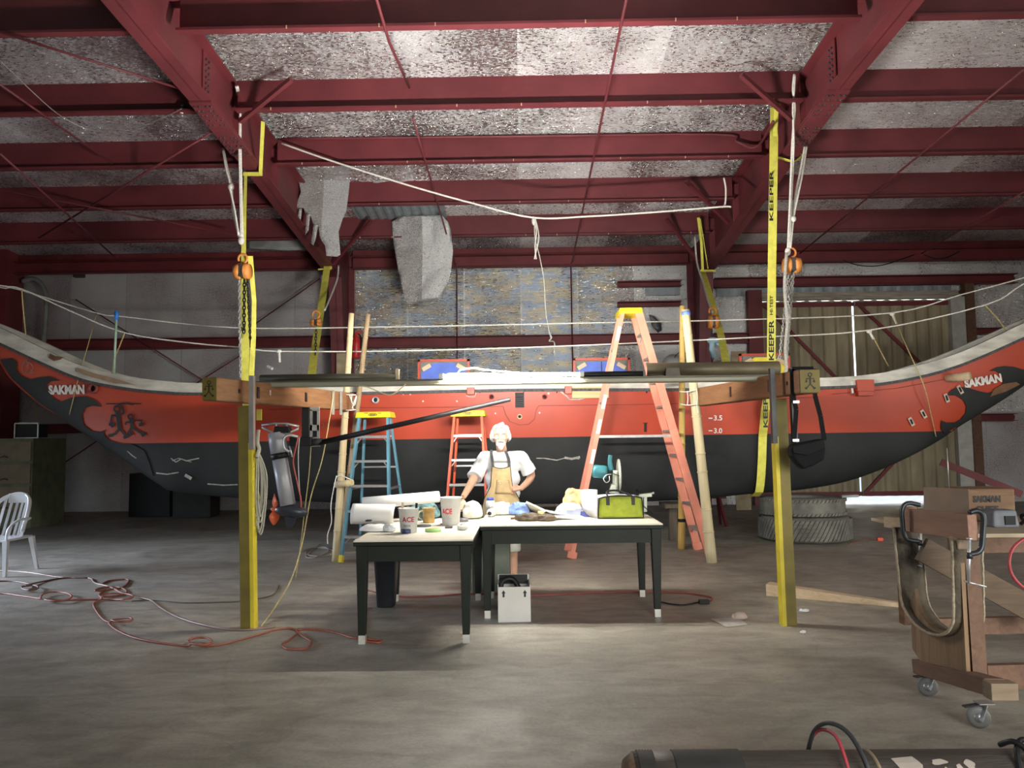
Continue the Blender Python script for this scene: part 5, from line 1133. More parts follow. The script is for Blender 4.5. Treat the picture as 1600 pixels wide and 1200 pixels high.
# apron
def ap(u, v):
    # u -1..1 across, v 0 top .. 1 bottom
    hw_ = float(np.interp(v, [0, .12, .38, .62, .8, 1], [14, 15, 17, 27, 31, 32])); py = 728 + v * 82
    if v < .1: py += (1 - abs(u)) * 0 + 4 * (1 - u * u)
    px_ = 783 + 1.5 * v + u * hw_; dist = -.155 - .015 * math.sin(PI * v) + .13 * (abs(u) * hw_ / 32) ** 2; return M(px_, py, dist + .012 * noise.noise(V((u * 3, v * 5, 1))))
mb = MB(); mb.grid(lambda a, b_: ap(a * 2 - 1, b_), 24, 24); apr = mb.build('apron', DUCK, man, solid=.006, fix=False)
MB().tube([ap(-1, i / 24) + V((0, -.004, 0)) for i in range(25)], .004, 6).build('apron_trim', BLACK, apr); MB().tube([ap(1, i / 24) + V((0, -.004, 0)) for i in range(25)], .004, 6).build('apron_trim', BLACK, apr); MB().tube([ap(i / 8 - 1, 0) + V((0, -.004, 0)) for i in range(17)], .004, 6).build('apron_trim', BLACK, apr)
mb = MB(); mb.grid(lambda a, b_: ap(.02 + (a - .4) * 1.15, .27 + b_ * .26) + V((0, -.008, 0)), 8, 6); pk = mb.build('bib_pocket', mat('tan_canvas_pocket', (.47, .34, .17), .8), apr, solid=.003, fix=False)
st_ = MB(); c4 = [ap(.02 + (a - .4) * 1.15, .27 + b_ * .26) + V((0, -.012, 0)) for a, b_ in ((0, 0), (1, 0), (1, 1), (0, 1))]; st_.tube(c4, .0018, 5, closed=True); st_.tube([c4[0], c4[2].lerp(c4[3], .35)], .0018, 5); st_.build('pocket_stitching', mat('brown_stitch', (.2, .13, .06), .8), apr)
lb = ap(-.12, .33) + V((0, -.014, 0)); MB().box(lb, (.026, .003, .02)).build('pocket_label', mat('label_tan', (.35, .2, .12), .7), apr); MB().box(lb + V((0, -.002, 0)), (.016, .003, .011)).build('pocket_label_centre', mat('label_cream', (.65, .55, .4), .7), apr)
for s_, tx in ((-1, 768), (1, 793)):
    a = ap(s_ * .92, 0.0); P = [a + V((0, -.004, -.006)), M(769 + (s_ + 1) * 13.0, 718, -.135), M(767.5 + (s_ + 1) * 12.0, 708, -.075), M(768 + (s_ + 1) * 11.0, 703, -.01)]
    P = catmull(P, 5); mb = MB()
    for a_, b_ in zip(P, P[1:]): mb.bar(a_, b_, .028, .005, (0, -1, .6))
    mb.build('apron_strap', CHAR, man)
# ---------------------------------------------------------------- tables
def table(label, x0, x1, y0, y1, zt_, legs_in=.03, hgt=None, skirt=.115, lw=.075):
    t = thing('work_table', label, 'table', ((x0 + x1) / 2, (y0 + y1) / 2, 0)); cx, cy = (x0 + x1) / 2, (y0 + y1) / 2
    mb = MB(); mb.box((cx, cy, zt_ - .006), (x1 - x0, y1 - y0, .012)); mb.build('tabletop', TOPW, t, bevel=.003)
    MB().box((cx, cy, zt_ - .027), (x1 - x0 + .004, y1 - y0 + .004, .03)).build('top_edge', TABG, t, bevel=.006)
    mb = MB(); i = .045
    for c, s in (((cx, y0 + i, zt_ - .04 - skirt / 2), (x1 - x0 - .1, .02, skirt)), ((cx, y1 - i, zt_ - .04 - skirt / 2), (x1 - x0 - .1, .02, skirt)), ((x0 + i, cy, zt_ - .04 - skirt / 2), (.02, y1 - y0 - .1, skirt)), ((x1 - i, cy, zt_ - .04 - skirt / 2), (.02, y1 - y0 - .1, skirt))): mb.box(c, s)
    mb.build('skirt', TABG, t)
    for sx_ in (0, 1):
        for sy_ in (0, 1):
            lx = x0 + .055 if sx_ == 0 else x1 - .055; ly = y0 + .055 if sy_ == 0 else y1 - .055
            lg = MB().box((lx, ly, (zt_ - .04) / 2 + .03), (.052, .052, zt_ - .10), None, 1.55).build('leg', TABG, t, bevel=.004)
            MB().box((lx, ly, .035), (.048, .048, .07)).build('leg_ferrule', mat('ferrule_metal', (.55, .53, .48), .4, .4), lg)
    return t
T1 = .735; a = at(553, 838, 5.58); b_ = at(742, 836, 5.58)
table('dark green work table covered with cups and rolls, end on to us', a.x, b_.x - .014, 5.56, 7.15, T1)
T2 = .75; a = at(750, 821, 6.36); b_ = at(1035, 814, 6.36)
table('dark green work table with the lime tool bag on it', a.x, b_.x, 6.33, 7.24, T2)
def on1(px, py): return fl(px, py, T1)
def on2(px, py): return fl(px, py, T2)
PAPER = mat('white_paper', (.82, .81, .79), .75, 0, .04, 3)
def cup(name, px, py, h_px, w_px, label, m_, letters=None, zt_=T1, taper=.78, cat='cup', wall=.004, fill=None):
    p = fl(px, py + 1, zt_); k = p.y / FPX; h, r = h_px * k, w_px * k / 2; p.y += r; p.z = zt_ + .001
    t = thing(name, label, cat, p); mb = MB(); mb.lathe([(0, .002), (r * taper, 0), (r * .99, h), (r * 1.05, h), (r * 1.05, h + .006), (r * .97, h + .006), (r * taper - wall, .008), (0, .008)], p, (0, 0, 1), 28); mb.build('cup_wall', m_, t)
    if fill: MB().lathe([(0, h * .3), (r * (taper + .05), h * .3)], p, (0, 0, 1), 20).build('cup_contents', fill, t)
    if letters:
        s, u0, u1, v0, v1, mm = letters; mb = MB()
        def fn(u, v):
            ang = -PI / 2 + (u0 + u) / r; rr_ = r * (taper + (1 - taper) * (v0 + v) / h) + .0015; return p + V((math.cos(ang) * rr_, math.sin(ang) * rr_, v0 + v))
        text_into(mb, s, fn, u1 - u0, v1 - v0, .03); mb.build('cup_lettering', mm, t, fix=False)
    return t, p, r, h
CUPM = mat('milky_plastic', (.72, .72, .70), .35, 0, .08, 12, alpha=.88); REDL = mat('red_lettering', (.70, .03, .05), .5); GREYL = mat('grey_lettering', (.2, .2, .24), .6)
c1, p, r, h = cup('mixing_cup', 636, 833, 37, 32, 'white mixing cup with dark red lettering and a blue smear, front of the end-on table', CUPM, ('ACE', -.045, .06, .085, .125, mat('dark_red_lettering', (.35, .02, .03), .5)), fill=mat('blue_residue', (.05, .07, .14), .5))
mb = MB(); text_into(mb, 'Ina', lambda u, v: p + V((math.cos(-PI / 2 + (-.03 + u) / r) * (r * .87), math.sin(-PI / 2 + (-.03 + u) / r) * (r * .87), .05 + v)), .06, .02, .02); mb.build('cup_lettering', GREYL, c1, fix=False)
for nm, (x0, y0, x1, y1) in (('stir_stick', (630, 800, 629, 785)), ('knife_handle', (650, 797, 651, 786))):
    tag(MB().bar(at(x0 - 1, y0 + 22, p.y + .0), at(x1, y1, p.y - .01), .018, .008, (0, 1, 0)).build(nm, PINE if nm == 'stir_stick' else BLACK), 'thin %s standing in the blue smeared cup' % nm.replace('_', ' '), nm.replace('_', ' '))
c2, p, r, h = cup('mixing_cup', 703, 821, 42, 34, 'tall translucent mixing cup with bright red lettering and a wooden stick', CUPM, ('ACE', -.085, .02, .095, .142, REDL))
mb = MB(); text_into(mb, 'The helpful place', lambda u, v: p + V((math.cos(-PI / 2 + (-.03 + u) / r) * (r * .84), math.sin(-PI / 2 + (-.03 + u) / r) * (r * .84), .055 + v)), .05, .008, .0); mb.build('cup_lettering', GREYL, c2, fix=False)
tag(MB().bar(at(702, 812, p.y), at(724, 774, p.y + .03), .02, .006, (0, 1, 0)).build('stir_stick', wood('brown_stick', (.2, .1, .06), (.35, .2, .13), 'Z')), 'brown wooden stir stick leaning out of the taller mixing cup', 'stir stick')
c3, p, r, h = cup('mug', 669, 817, 22, 19, 'brown patterned mug between the two mixing cups', mat('mug_brown', (.34, .22, .07), .4, 0, .5, 14), taper=.92)
MB().tube(catmull([p + V((-r, 0, h * .85)), p + V((-r - .03, -.01, h * .75)), p + V((-r - .035, -.01, h * .4)), p + V((-r * .95, 0, h * .2))], 5), .006, 7).build('mug_handle', mat('mug_cream', (.6, .52, .35), .4), c3)
def taperoll(name, px, py, w_px, h_px, label, m_, core, zt_, tilt=(0, 0), hgt=.025, wallf=.6):
    p = fl(px, py, zt_); R_ = w_px * p.y / FPX / 2; p.y += R_ * .9; p.z = zt_ + .001; t = thing(name, label, 'tape roll', p)
    ax = V((tilt[0], tilt[1], 1)).normalized(); p2 = p + V((0, 0, R_ * math.hypot(*tilt)))
    MB().lathe([(R_ * wallf, 0), (R_, 0), (R_, hgt), (R_ * wallf, hgt), (R_ * wallf, 0)], p2, ax, 28).build('tape', m_, t)
    MB().lathe([(R_ * wallf - .002, 0), (R_ * wallf - .002, hgt)], p2, ax, 28).build('core', core, t); return t
taperoll('masking_tape_roll', 675.5, 832, 25, 12, 'green masking tape roll with a tan core, at the front table edge', mat('green_tape', (.35, .55, .22), .5), mat('tape_core', (.45, .33, .08), .8), T1)
taperoll('tape_roll', 722, 829, 17, 10, 'small dirty white tape roll at the table corner', mat('dirty_white_tape', (.55, .55, .50), .6), GALV, T1, (0, -.3), .03, .5)
taperoll('tape_roll', 722, 816, 19, 9, 'dark grey tape roll behind the white one', mat('grey_tape', (.10, .10, .11), .5), BLACK, T1, (0, 0), .03, .6)
taperoll('plate_ring', 659, 824, 26, 8, 'black shallow dish under the brown mug and cups', mat('black_dish', (.05, .05, .055), .4), BLACK, T1, (0, 0), .012, .8)
p = on1(613, 826); tag(MB().bar(p + V((-.012, .07, .012)), p + V((.0, -.03, .012)), .028, .018).build('wood_stick', wood('cut_stick', (.3, .22, .17), (.5, .42, .34), 'Y')), 'short wooden stick lying before the blue smeared cup', 'stick')
p = on1(634, 834); tag(MB().lathe([(0, 0), (.036, 0), (.038, .03), (.03, .034), (.028, .02), (0, .02)], p + V((0, .03, 0)), (0, 0, 1), 20).build('jar_lid', mat('navy_plastic', (.03, .04, .12), .4)), 'navy blue jar lid at the front edge of the end-on table', 'lid')
p = on1(700, 826); tag(MB().box(p + V((.005, .03, .008)), (.06, .05, .014)).build('sanding_block', mat('dark_brown_block', (.07, .05, .045), .7), bevel=.003), 'dark brown sanding block between tape rolls', 'block')
p = on1(690, 820); tag(MB().box(p + V((.005, .02, .006)), (.035, .03, .010)).build('red_block', mat('dull_red', (.4, .08, .07), .6), bevel=.003), 'small dull red block at the foot of the tall cup', 'block')
# rolled drawings
p0, p1 = at(566, 794, 6.75), at(686, 782, 6.95); p0.z = T1 + .17; p1.z = T1 + .21
tag(MB().tube([p0, p1], [.055, .05], 22).build('paper_roll', PAPER), 'upper long roll of white paper slanting over the table', 'paper roll')
mb = MB()
def lower(u, v):
    a = at(543 + 68 * u, 788 + 3 * u, 6.5); ang = -1.9 + v * 2.9; r_ = .10; c = V((a.x, 6.62, T1 + .105 - .01 * u)); return c + V((0.03 * v, -math.cos(ang) * r_ * (1 + .1 * u), math.sin(ang) * r_ * .95))
tag(mb.grid(lower, 10, 14).build('paper_roll', PAPER, solid=.003, fix=False), 'lower loose curl of white paper hanging over the table corner', 'paper roll')
tag(MB().bar(at(600, 806, 6.9), at(680, 796, 7.0), .16, .03).build('paper_stack', PAPER, bevel=.004), 'flat white papers under the long roll', 'papers') if False else None
def crumple(name, px, py, w_px, h_px, label, cat, m_, zt_, depth=.12, amp=.035, seed=0, sc=.05, pw=2.2):
    p = fl(px, py, zt_); k = p.y / FPX; w, h = w_px * k, h_px * k; p.y += depth / 2; mb = MB()
    n, m2 = 26, 12; vs = []
    for j in range(m2 + 1):
        a = PI / 2 * j / m2
        for i in range(n):
            t_ = 2 * PI * i / n; v = V((math.cos(t_) * math.cos(a) ** (1 / pw) * w / 2, math.sin(t_) * math.cos(a) ** (1 / pw) * depth / 2, math.sin(a) ** .8 * h))
            q = noise.noise_vector(v / sc + V((seed, 0, 0))) * amp * (.25 + .75 * min(1, v.z / h * 2)); q.z = q.z * 1.2 if v.z > .004 else 0
            vs.append(V((p.x, p.y, zt_ + .002)) + v + V((q.x, q.y, max(0, q.z + v.z) - v.z if v.z > .004 else 0)))
    fs = [(j * n + i, j * n + (i + 1) % n, (j + 1) * n + (i + 1) % n, (j + 1) * n + i) for j in range(m2) for i in range(n)] + [tuple(range(n))[::-1]]
    mb.add(vs, fs, True); return tag(mb.build(name, m_, sub=1), label, cat)
crumple('wrinkled_cloth', 660, 812, 50, 24, 'teal and black patterned cloth bundled behind the mug', 'cloth', mat('teal_pattern_cloth', (.10, .20, .21), .85, 0, .95, 22), T1, .25, .03, 3)
crumple('paper_scraps', 583, 832, 50, 10, 'flattened white paper bag on the near table corner', 'paper', PAPER, T1, .16, .012, 5, .04)
crumple('plastic_scrap', 607, 832, 20, 12, 'crinkled clear plastic scrap beside the wooden stick', 'plastic', mat('clear_scrap', (.6, .62, .62), .25, 0, .3, 20), T1, .08, .012, 6, .02)
p = on1(580, 827); t = thing('scissors', 'black handled scissors resting on the white paper', 'scissors', p + V((0, .06, .045)))
for s_ in (-1, 1): MB().tube([p + V((-.03 + .022 * math.cos(q * PI / 5), .05 + s_ * .02 + .014 * math.sin(q * PI / 5), .066)) for q in range(10)], .005, 6, closed=True).build('handle', BLACK, t)
MB().bar(p + V((-.01, .05, .066)), p + V((.09, .04, .066)), .014, .004).build('blade', ALU, t)
crumple('white_bag', 737, 812, 32, 26, 'crumpled white bag under the hand of the man', 'bag', mat('white_yellowed_cloth', (.75, .72, .62), .85, 0, .15, 12), T1, .24, .03, 9, .06)
# on the other table
def bottle(label, px, py, h, r, capm, body=WHITE, zt_=T2, lying=False):
    p = fl(px, py, zt_); p.y += r; p.z = zt_ + .001; t = thing('bottle', label, 'bottle', p)
    if lying:
        p.z += r; MB().lathe([(0, 0), (r * .9, .004), (r, .02), (r, h * .75), (r * .5, h * .9), (r * .45, h)], p, (.35, 1, .05), 20).build('bottle_body', body, t); MB().lathe([(0, -.012), (r * .45, -.012), (r * .5, .0)], p, (.35, 1, .05), 16).build('nozzle', BLACK, t)
    else:
        MB().lathe([(0, 0), (r, 0), (r, h * .75), (r * .5, h * .88), (r * .5, h * .92)], p, (0, 0, 1), 20).build('bottle_body', body, t); MB().lathe([(r * .75, h * .84), (r * .75, h * 1.04), (0, h * 1.05)], p, (0, 0, 1), 18).build('cap', capm, t)
    return t
bottle('white bottle with a blue cap at the table end beside the man', 766, 799, .125, .045, mat('blue_cap', (.06, .12, .55), .4))
bottle('small white bottle lying with its nozzle towards us', 765, 809, .12, .036, BLACK, lying=True)
crumple('wrinkled_bag', 783, 806, 32, 20, 'pale crumpled bag before the apron of the man', 'bag', mat('pale_canvas', (.62, .60, .50), .85, 0, .15, 10), T2, .16, .02, 12, .05)
crumple('rag', 811, 806, 34, 19, 'crumpled blue rag on the work table', 'rag', CLOTHB, T2, .18, .035, 14, .035)
p = on2(836, 806); mb = MB().box(p + V((0, .09, .06)), (.20, .16, .018), Matrix.Rotation(.45, 3, 'Y') @ Matrix.Rotation(-.35, 3, 'X')); tag(mb.build('foam_pad', mat('cream_foam', (.75, .72, .55), .8), bevel=.006), 'cream foam pad tipped up behind the brown gloves', 'foam pad')
p = on2(846, 808); tag(MB().box(p + V((0.0, .06, .025)), (.06, .05, .045)).build('sponge', mat('yellow_sponge', (.65, .55, .25), .9), bevel=.004), 'yellowish sponge beside the cream foam pad', 'sponge')
for i, (x, y, w_, h_, lab) in enumerate([(827, 815, 46, 11, 'dark brown work glove lying at the table edge'), (853, 815, 34, 9, 'brown work glove with curled fingers beside the other')]):
    o = crumple('work_glove', x, y, w_, h_, lab, 'glove', mat('brown_leather', (.07, .048, .03), .7, 0, .8, 16), T2, .12, .018, 20 + i, .03)
p = on2(803, 812); tag(MB().box(p + V((-.0, .02, .010)), (.06, .04, .018)).build('wood_block', mat('brown_block', (.18, .11, .07), .7), bevel=.003), 'small brown block before the blue rag', 'block')
a, b_ = on2(884, 812), on2(884, 812); mb = MB(); mb.box(a + V((-.01, .12, .035)), (.30, .21, .012), Matrix.Rotation(.16, 3, 'Z') @ Matrix.Rotation(.20, 3, 'Y')); tag(mb.build('clipboard', mat('grey_clipboard', (.55, .55, .56), .6), bevel=.002), 'slanting clipboard with printed sheets before the plastic bag', 'clipboard')
mb = MB(); mb.box(a + V((.0, .06, .02)), (.32, .16, .022), Matrix.Rotation(.14, 3, 'Z') @ Matrix.Rotation(.08, 3, 'Y')); tag(mb.build('magazine', PAPER, bevel=.002), 'thick white magazine under the clipboard edge', 'magazine')
crumple('plastic_bag', 889, 809, 42, 20, 'white and bluish plastic bag between clipboard and towel roll', 'bag', mat('bluish_plastic', (.62, .66, .80), .4, 0, .2, 10), T2, .18, .03, 31, .05)
crumple('paper_bag', 897, 806, 34, 40, 'orange brown crumpled bag behind the paper towels', 'bag', mat('orange_brown_bag', (.72, .42, .20), .7, 0, .3, 12), T2, .16, .03, 33, .04)
p = on2(922, 806); p.y += .06; t = thing('paper_towel_roll', 'upright roll of paper towels beside the tool bag', 'paper towel roll', V((p.x, p.y, T2)))
MB().lathe([(.018, 0), (.078, 0), (.078, .23), (.018, .23), (.018, 0)], V((p.x, p.y, T2 + .001)), (0, 0, 1), 30).build('towels', mat('towel_paper', (.78, .77, .70), .9, 0, .05, 20, .3, 90), t)
p = on2(910, 808); t = thing('blue_box', 'flat blue box in front of the paper towel roll', 'box', p + V((0, .06, 0))); MB().box(p + V((0, .065, .026)), (.205, .12, .048)).build('box_body', mat('box_blue', (.045, .06, .30), .45), t, bevel=.003); MB().box(p + V((0, .065, .0515)), (.19, .108, .003)).build('box_top', mat('box_top_lilac', (.5, .5, .68), .5), t)
# lime and grey tool bag
p = on2(965, 811); k = p.y / FPX; bw_, bh, bd = 70 * k, 34 * k, .20; y0 = p.y + .02
t = thing('tool_bag', 'lime green and grey tool bag with black trim, on the table corner', 'tool bag', V((p.x, y0 + bd / 2, T2)))
def bagsec(u, v):
    x = p.x - bw_ / 2 + bw_ * u; z = T2 + .002 + bh * v; q = 1 - .18 * v ** 2 * (.3 + .7 * abs(2 * u - 1) ** 2); return x, z, q
LIME = mat('lime_fabric', (.30, .36, .03), .8, 0, .15, 20, .3, 90); GREYF = mat('grey_fabric', (.50, .50, .52), .85, 0, .1, 20, .3, 90)
F_ = MB(); F_.grid(lambda u, v: V((p.x + (u - .5) * bw_ * (1 - .06 * v * v) + .03 * (1), y0 - .012 * math.sin(PI * v) * math.sin(PI * u), T2 + .004 + bh * v * (1 - .10 * (2 * u - 1) ** 4))), 12, 8); F_.build('front_panel', LIME, t, solid=.01)
F_ = MB(); F_.grid(lambda u, v: V((p.x + .03 - bw_ / 2 - (.07 * math.sin(PI * min(1, v * 1.1)) + .05) * u, y0 + bd * .9 * u, T2 + .004 + bh * v * (1 - .05 * u))), 10, 8); F_.build('side_panel', GREYF, t, solid=.01)
F_ = MB(); F_.grid(lambda u, v: V((p.x + .03 + (u - .5) * bw_ * .95 - .07 * v, y0 + bd * v, T2 + bh * (.90 + .16 * math.sin(PI * v)) * (1 - .06 * (2 * u - 1) ** 4))), 12, 8); F_.build('top_flap', GREYF, t, solid=.008)
F_ = MB(); F_.grid(lambda u, v: V((p.x + .03 + bw_ / 2 * (1 - .06 * v * v), y0 + bd * u, T2 + .004 + bh * .9 * v)), 6, 6); F_.build('side_panel', GREYF, t, solid=.01)
rim = [V((p.x + .03 + (u - .5) * bw_ * (1 - .06 * v * v), y0 - .008, T2 + .006 + bh * v * (1 - .10 * (2 * u - 1) ** 4))) for u, v in [(i / 8, 0) for i in range(9)] + [(1, j / 5) for j in range(1, 5)] + [(1 - i / 8, 1) for i in range(9)] + [(0, 1 - j / 5) for j in range(1, 5)]]
MB().tube(rim, .006, 6, closed=True).build('piping', BLACK, t)
for s_ in (-.28, .28): MB().bar(V((p.x + .03 + s_ * bw_, y0 - .014, T2 + bh * .62)), V((p.x + .03 + s_ * bw_, y0 - .01, T2 + bh * 1.02)), .03, .006, (0, 1, 0)).build('handle_anchor', BLACK, t)
MB().tube(catmull([V((p.x + .03 - .28 * bw_, y0 - .01, T2 + bh)), V((p.x + .0 - .2 * bw_, y0 + .03, T2 + bh * 1.22)), V((p.x + .05 * bw_, y0 + .06, T2 + bh * 1.25)), V((p.x + .03 + .28 * bw_, y0 - .01, T2 + bh))], 5), .009, 8).build('carry_handle', BLACK, t)
# mitre saw behind the bag
SWY = 7.05; S = lambda x, y, dy=0: at(x, y, SWY + dy)
t = thing('mitre_saw', 'mitre saw with teal motor and upright arm behind the tool bag', 'mitre saw', V((S(958, 800).x, SWY, T2)))
SAWG = mat('saw_grey_green', (.42, .44, .36), .45, .2, .1); TEAL = mat('saw_teal', (.03, .17, .20), .4, 0, .1)
MB().lathe([(.0, 0), (.12, 0), (.125, .02), (.11, .04), (0, .04)], V((S(962, 800).x, SWY - .0, T2 + .002)), (0, 0, 1), 24).build('turntable', SAWG, t)
MB().lathe([(0, 0), (.055, 0), (.06, .02), (.06, .11), (.05, .13), (0, .13)], S(948, 738), (-1, 0, .1), 20).build('motor_housing', TEAL, t)
mb = MB(); mb.tube(catmull([S(955, 735), S(953, 722), S(954, 711)], 5), [.022] + [.022] * 4 + [.02] * 5 + [.018], 10); mb.build('handle', TEAL, t)
mb = MB(); mb.lathe([(.02, -.006), (.145, -.006), (.145, .006), (.02, .006)], S(967, 742, .02), (1, 0, 0), 32, sq=1.0); mb.build('blade_guard', SAWG, t)
mb = MB(); mb.tube(catmull([S(962, 735), S(962, 755), S(961, 768), S(963, 790)], 4), [.03] * 9 + [.045] * 4, 10); mb.build('pivot_arm', SAWG, t)
mb = MB(); mb.box(S(958, 764), (.06, .08, .09), Matrix.Rotation(.3, 3, 'Y')); mb.build('pivot_block', SAWG, t, bevel=.012)
MB().tube(catmull([S(955, 741, -.05), S(948, 742, -.08), S(943, 748, -.09), S(947, 754, -.09), S(952, 751, -.07), S(952, 744, -.05)], 5), .004, 6).build('wire_loop', ALU, t)
MB().tube(catmull([S(958, 740, -.03), S(970, 745, -.05), S(980, 758, -.03), S(995, 778, -.02), S(1010, 795, -.05), S(1020, 803, -.08)], 5), .004, 6).build('power_cord', BLACK, t)
# small vice on the back corner
t = thing('bench_vice', 'small grey green vice at the back corner of the table', 'vice', V((at(1004, 798, 7.1).x, 7.1, T2))); Q = lambda x, y: at(x, y, 7.1)
for nm, pa, pb, w_, h_ in (('vice_post', (1000, 800), (1000, 774), .05, .05), ('vice_post', (1008, 800), (1008, 772), .03, .04), ('vice_jaw', (998, 775), (1018, 773), .05, .035)): MB().bar(Q(*pa), Q(*pb), w_, h_).build(nm, SAWG, t, bevel=.004)
MB().tube([Q(998, 768), Q(999, 800)], .008, 8).build('vice_screw', DARKM, t); MB().lathe([(0, 0), (.025, 0), (.025, .02), (0, .02)], Q(998, 768), (0, 0, 1), 14).build('vice_knob', BLACK, t); MB().tube([Q(1012, 773), Q(1022, 770)], .01, 8).build('vice_handle', SAWG, t)
# under and behind the tables
t = thing('pedestal_cabinet', 'grey green steel pedestal between the two tables', 'cabinet', fl(765, 925)); p = V((at(767, 900, 7.3).x, 7.44, 0)); CAB = mat('grey_green_steel', (.14, .16, .12), .5, .2, .2)
MB().box(p + V((0, 0, .315)), (.36, .30, .59)).build('cabinet_body', CAB, t, bevel=.006); MB().box(p + V((0, -.155, .30)), (.31, .012, .5)).build('cabinet_door', CAB, t, bevel=.004); MB().lathe([(0, 0), (.014, 0), (.014, .015), (0, .018)], p + V((-.12, -.162, .22)), (0, -1, 0), 12).build('door_knob', BLACK, t)
MB().box(p + V((-.0, 0, .62)), (.42, .34, .02)).build('cabinet_top', mat('grey_top', (.5, .5, .48), .4, .2), t)
p = V((at(734, 800, 7.42).x, 7.42, .632)); t = thing('dark_bin', 'dark green rounded bin behind the end-on table', 'bin', p); MB().lathe([(0, .0), (.125, 0), (.14, .12), (.136, .125), (.122, .01), (0, .01)], p, (0, 0, 1), 26, sq=.9).build('bin_body', TABG, t)
# white carton with arrows
f0 = fl(804, 972); t = thing('carton', 'open white carton with two black arrows under the table', 'carton', f0 + V((0, .12, 0))); w_, h_, d_ = .255, .275, .24; cx, y0 = f0.x, f0.y
CART = mat('white_card', (.62, .60, .56), .8, 0, .06, 4); R = Matrix.Rotation(.04, 3, 'Z')
for nm, c, s in (('front_wall', (0, 0, h_ / 2), (w_, .005, h_)), ('back_wall', (0, d_, h_ / 2 + .03), (w_, .005, h_ + .06)), ('side_wall', (-w_ / 2, d_ / 2, h_ / 2 + .01), (.005, d_, h_ + .02)), ('side_wall', (w_ / 2, d_ / 2, h_ / 2 + .01), (.005, d_, h_ + .02)), ('base_panel', (0, d_ / 2, .004), (w_, d_, .006))): MB().box(V((cx, y0, 0)) + R @ V(c), s, R).build(nm, CART, t)
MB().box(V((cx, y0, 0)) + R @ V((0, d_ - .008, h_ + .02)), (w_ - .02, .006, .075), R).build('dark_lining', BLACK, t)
MB().tube(catmull([V((cx, y0, 0)) + R @ V(q) for q in ((-.11, .05, .2), (-.10, .08, .29), (-.05, .1, .32), (.0, .1, .31), (.04, .08, .25))], 6), .022, 10).build('black_hose', BLACK, t)
for sx_ in (-.085, .085):
    g = MB(); P = [(-.008, -.03), (.008, -.03), (.008, 0), (.017, 0), (0, .026), (-.017, 0), (-.008, 0)]; g.add([V((cx, y0, 0)) + R @ V((sx_ + x, -.0035, .225 + y)) for x, y in P], [(0, 1, 2, 6), (3, 4, 5), (2, 3, 5, 6)]); g.build('arrow_mark', BLKP, t, fix=False)
# black waste bin
f0 = fl(600, 951); t = thing('waste_bin', 'black rectangular waste bin under the end-on table', 'bin', f0 + V((0, .12, 0))); mb = MB(); x, y = f0.x, f0.y + .12
def sq(w, d, z, n=24): return [V((x + w * (abs(math.cos(2 * PI * i / n)) ** .45) * (1 if math.cos(2 * PI * i / n) > 0 else -1), y + d * (abs(math.sin(2 * PI * i / n)) ** .45) * (1 if math.sin(2 * PI * i / n) > 0 else -1), z)) for i in range(n)]
rings = [sq(.075, .10, .004), sq(.10, .135, .41), sq(.112, .148, .41), sq(.112, .148, .425), sq(.10, .133, .425), sq(.072, .10, .02)]; n = 24
mb.add([p_ for r_ in rings for p_ in r_], [(i * n + k, i * n + (k + 1) % n, (i + 1) * n + (k + 1) % n, (i + 1) * n + k) for i in range(5) for k in range(n)] + [tuple(range(n)), tuple(5 * n + k for k in range(n))], True); mb.build('bin_shell', mat('bin_black', (.03, .032, .04), .45), t)
# ---------------------------------------------------------------- tyres under the stern
RUB = mat('dusty_tyre_rubber', (.17, .165, .14), .85, 0, .35, 6, .3, 60)
def tyre(cx, cy, z0, R_, H, label, tread):
    t = thing('tyre', label, 'tyre', (cx, cy, z0), 'old tyres stacked under the canoe'); c = V((cx, cy, z0))
    pr = [(R_ * .52, .05 * H), (R_ * .60, 0), (R_ * .85, 0), (R_ * .95, .06 * H), (R_, .2 * H), (R_, .8 * H), (R_ * .95, .94 * H), (R_ * .85, H), (R_ * .60, H), (R_ * .52, .95 * H), (R_ * .50, .8 * H), (R_ * .50, .2 * H), (R_ * .52, .05 * H)]
    MB().lathe(pr, c, (0, 0, 1), 72).build('carcass', RUB, t)
    mb = MB(); n = 64
    for k in range(n):
        a0 = 2 * PI * k / n
        for j, zc in enumerate(tread):
            mb2 = MB(); a = a0 + (.5 if j % 2 else 0) * 2 * PI / n; d = V((math.cos(a), math.sin(a), 0)); s_ = V((-d.y, d.x, 0)); w_ = 2 * PI * R_ / n * .78; h_ = H * .155
            p = c + d * (R_ + .006) + V((0, 0, H * zc)); sk = .35 * h_
            mb.add([p + s_ * (x * w_ / 2 + (y * sk)) + V((0, 0, y * h_ / 2)) + d * o_ for o_ in (-.012, .010) for x, y in ((-1, -1), (1, -1), (1, 1), (-1, 1))], [(0, 1, 2, 3), (4, 5, 6, 7), (0, 1, 5, 4), (1, 2, 6, 5), (2, 3, 7, 6), (3, 0, 4, 7)])
    mb.build('tread_pattern', RUB, t); return t
tc_ = at(1257, 820, 11.07)
tyre(tc_.x, 11.07, .003, .615, .345, 'big dusty tyre flat on the floor, lower one of the stack under the canoe', (.2, .36, .52, .68, .84))
tyre(tc_.x - .02, 11.09, .352, .575, .255, 'dusty tyre on top of the stack, touching the canoe bottom', (.14, .86))
tag(MB().prism([V((4.35, 10.62, .612)), V((4.62, 10.72, .612)), V((4.66, 10.9, .612)), V((4.45, 10.85, .612))], (0, 0, .03)).build('torn_cloth', mat('grey_cloth', (.3, .3, .27), .9)), 'grey torn cloth laid over the top tyre edge', 'cloth')
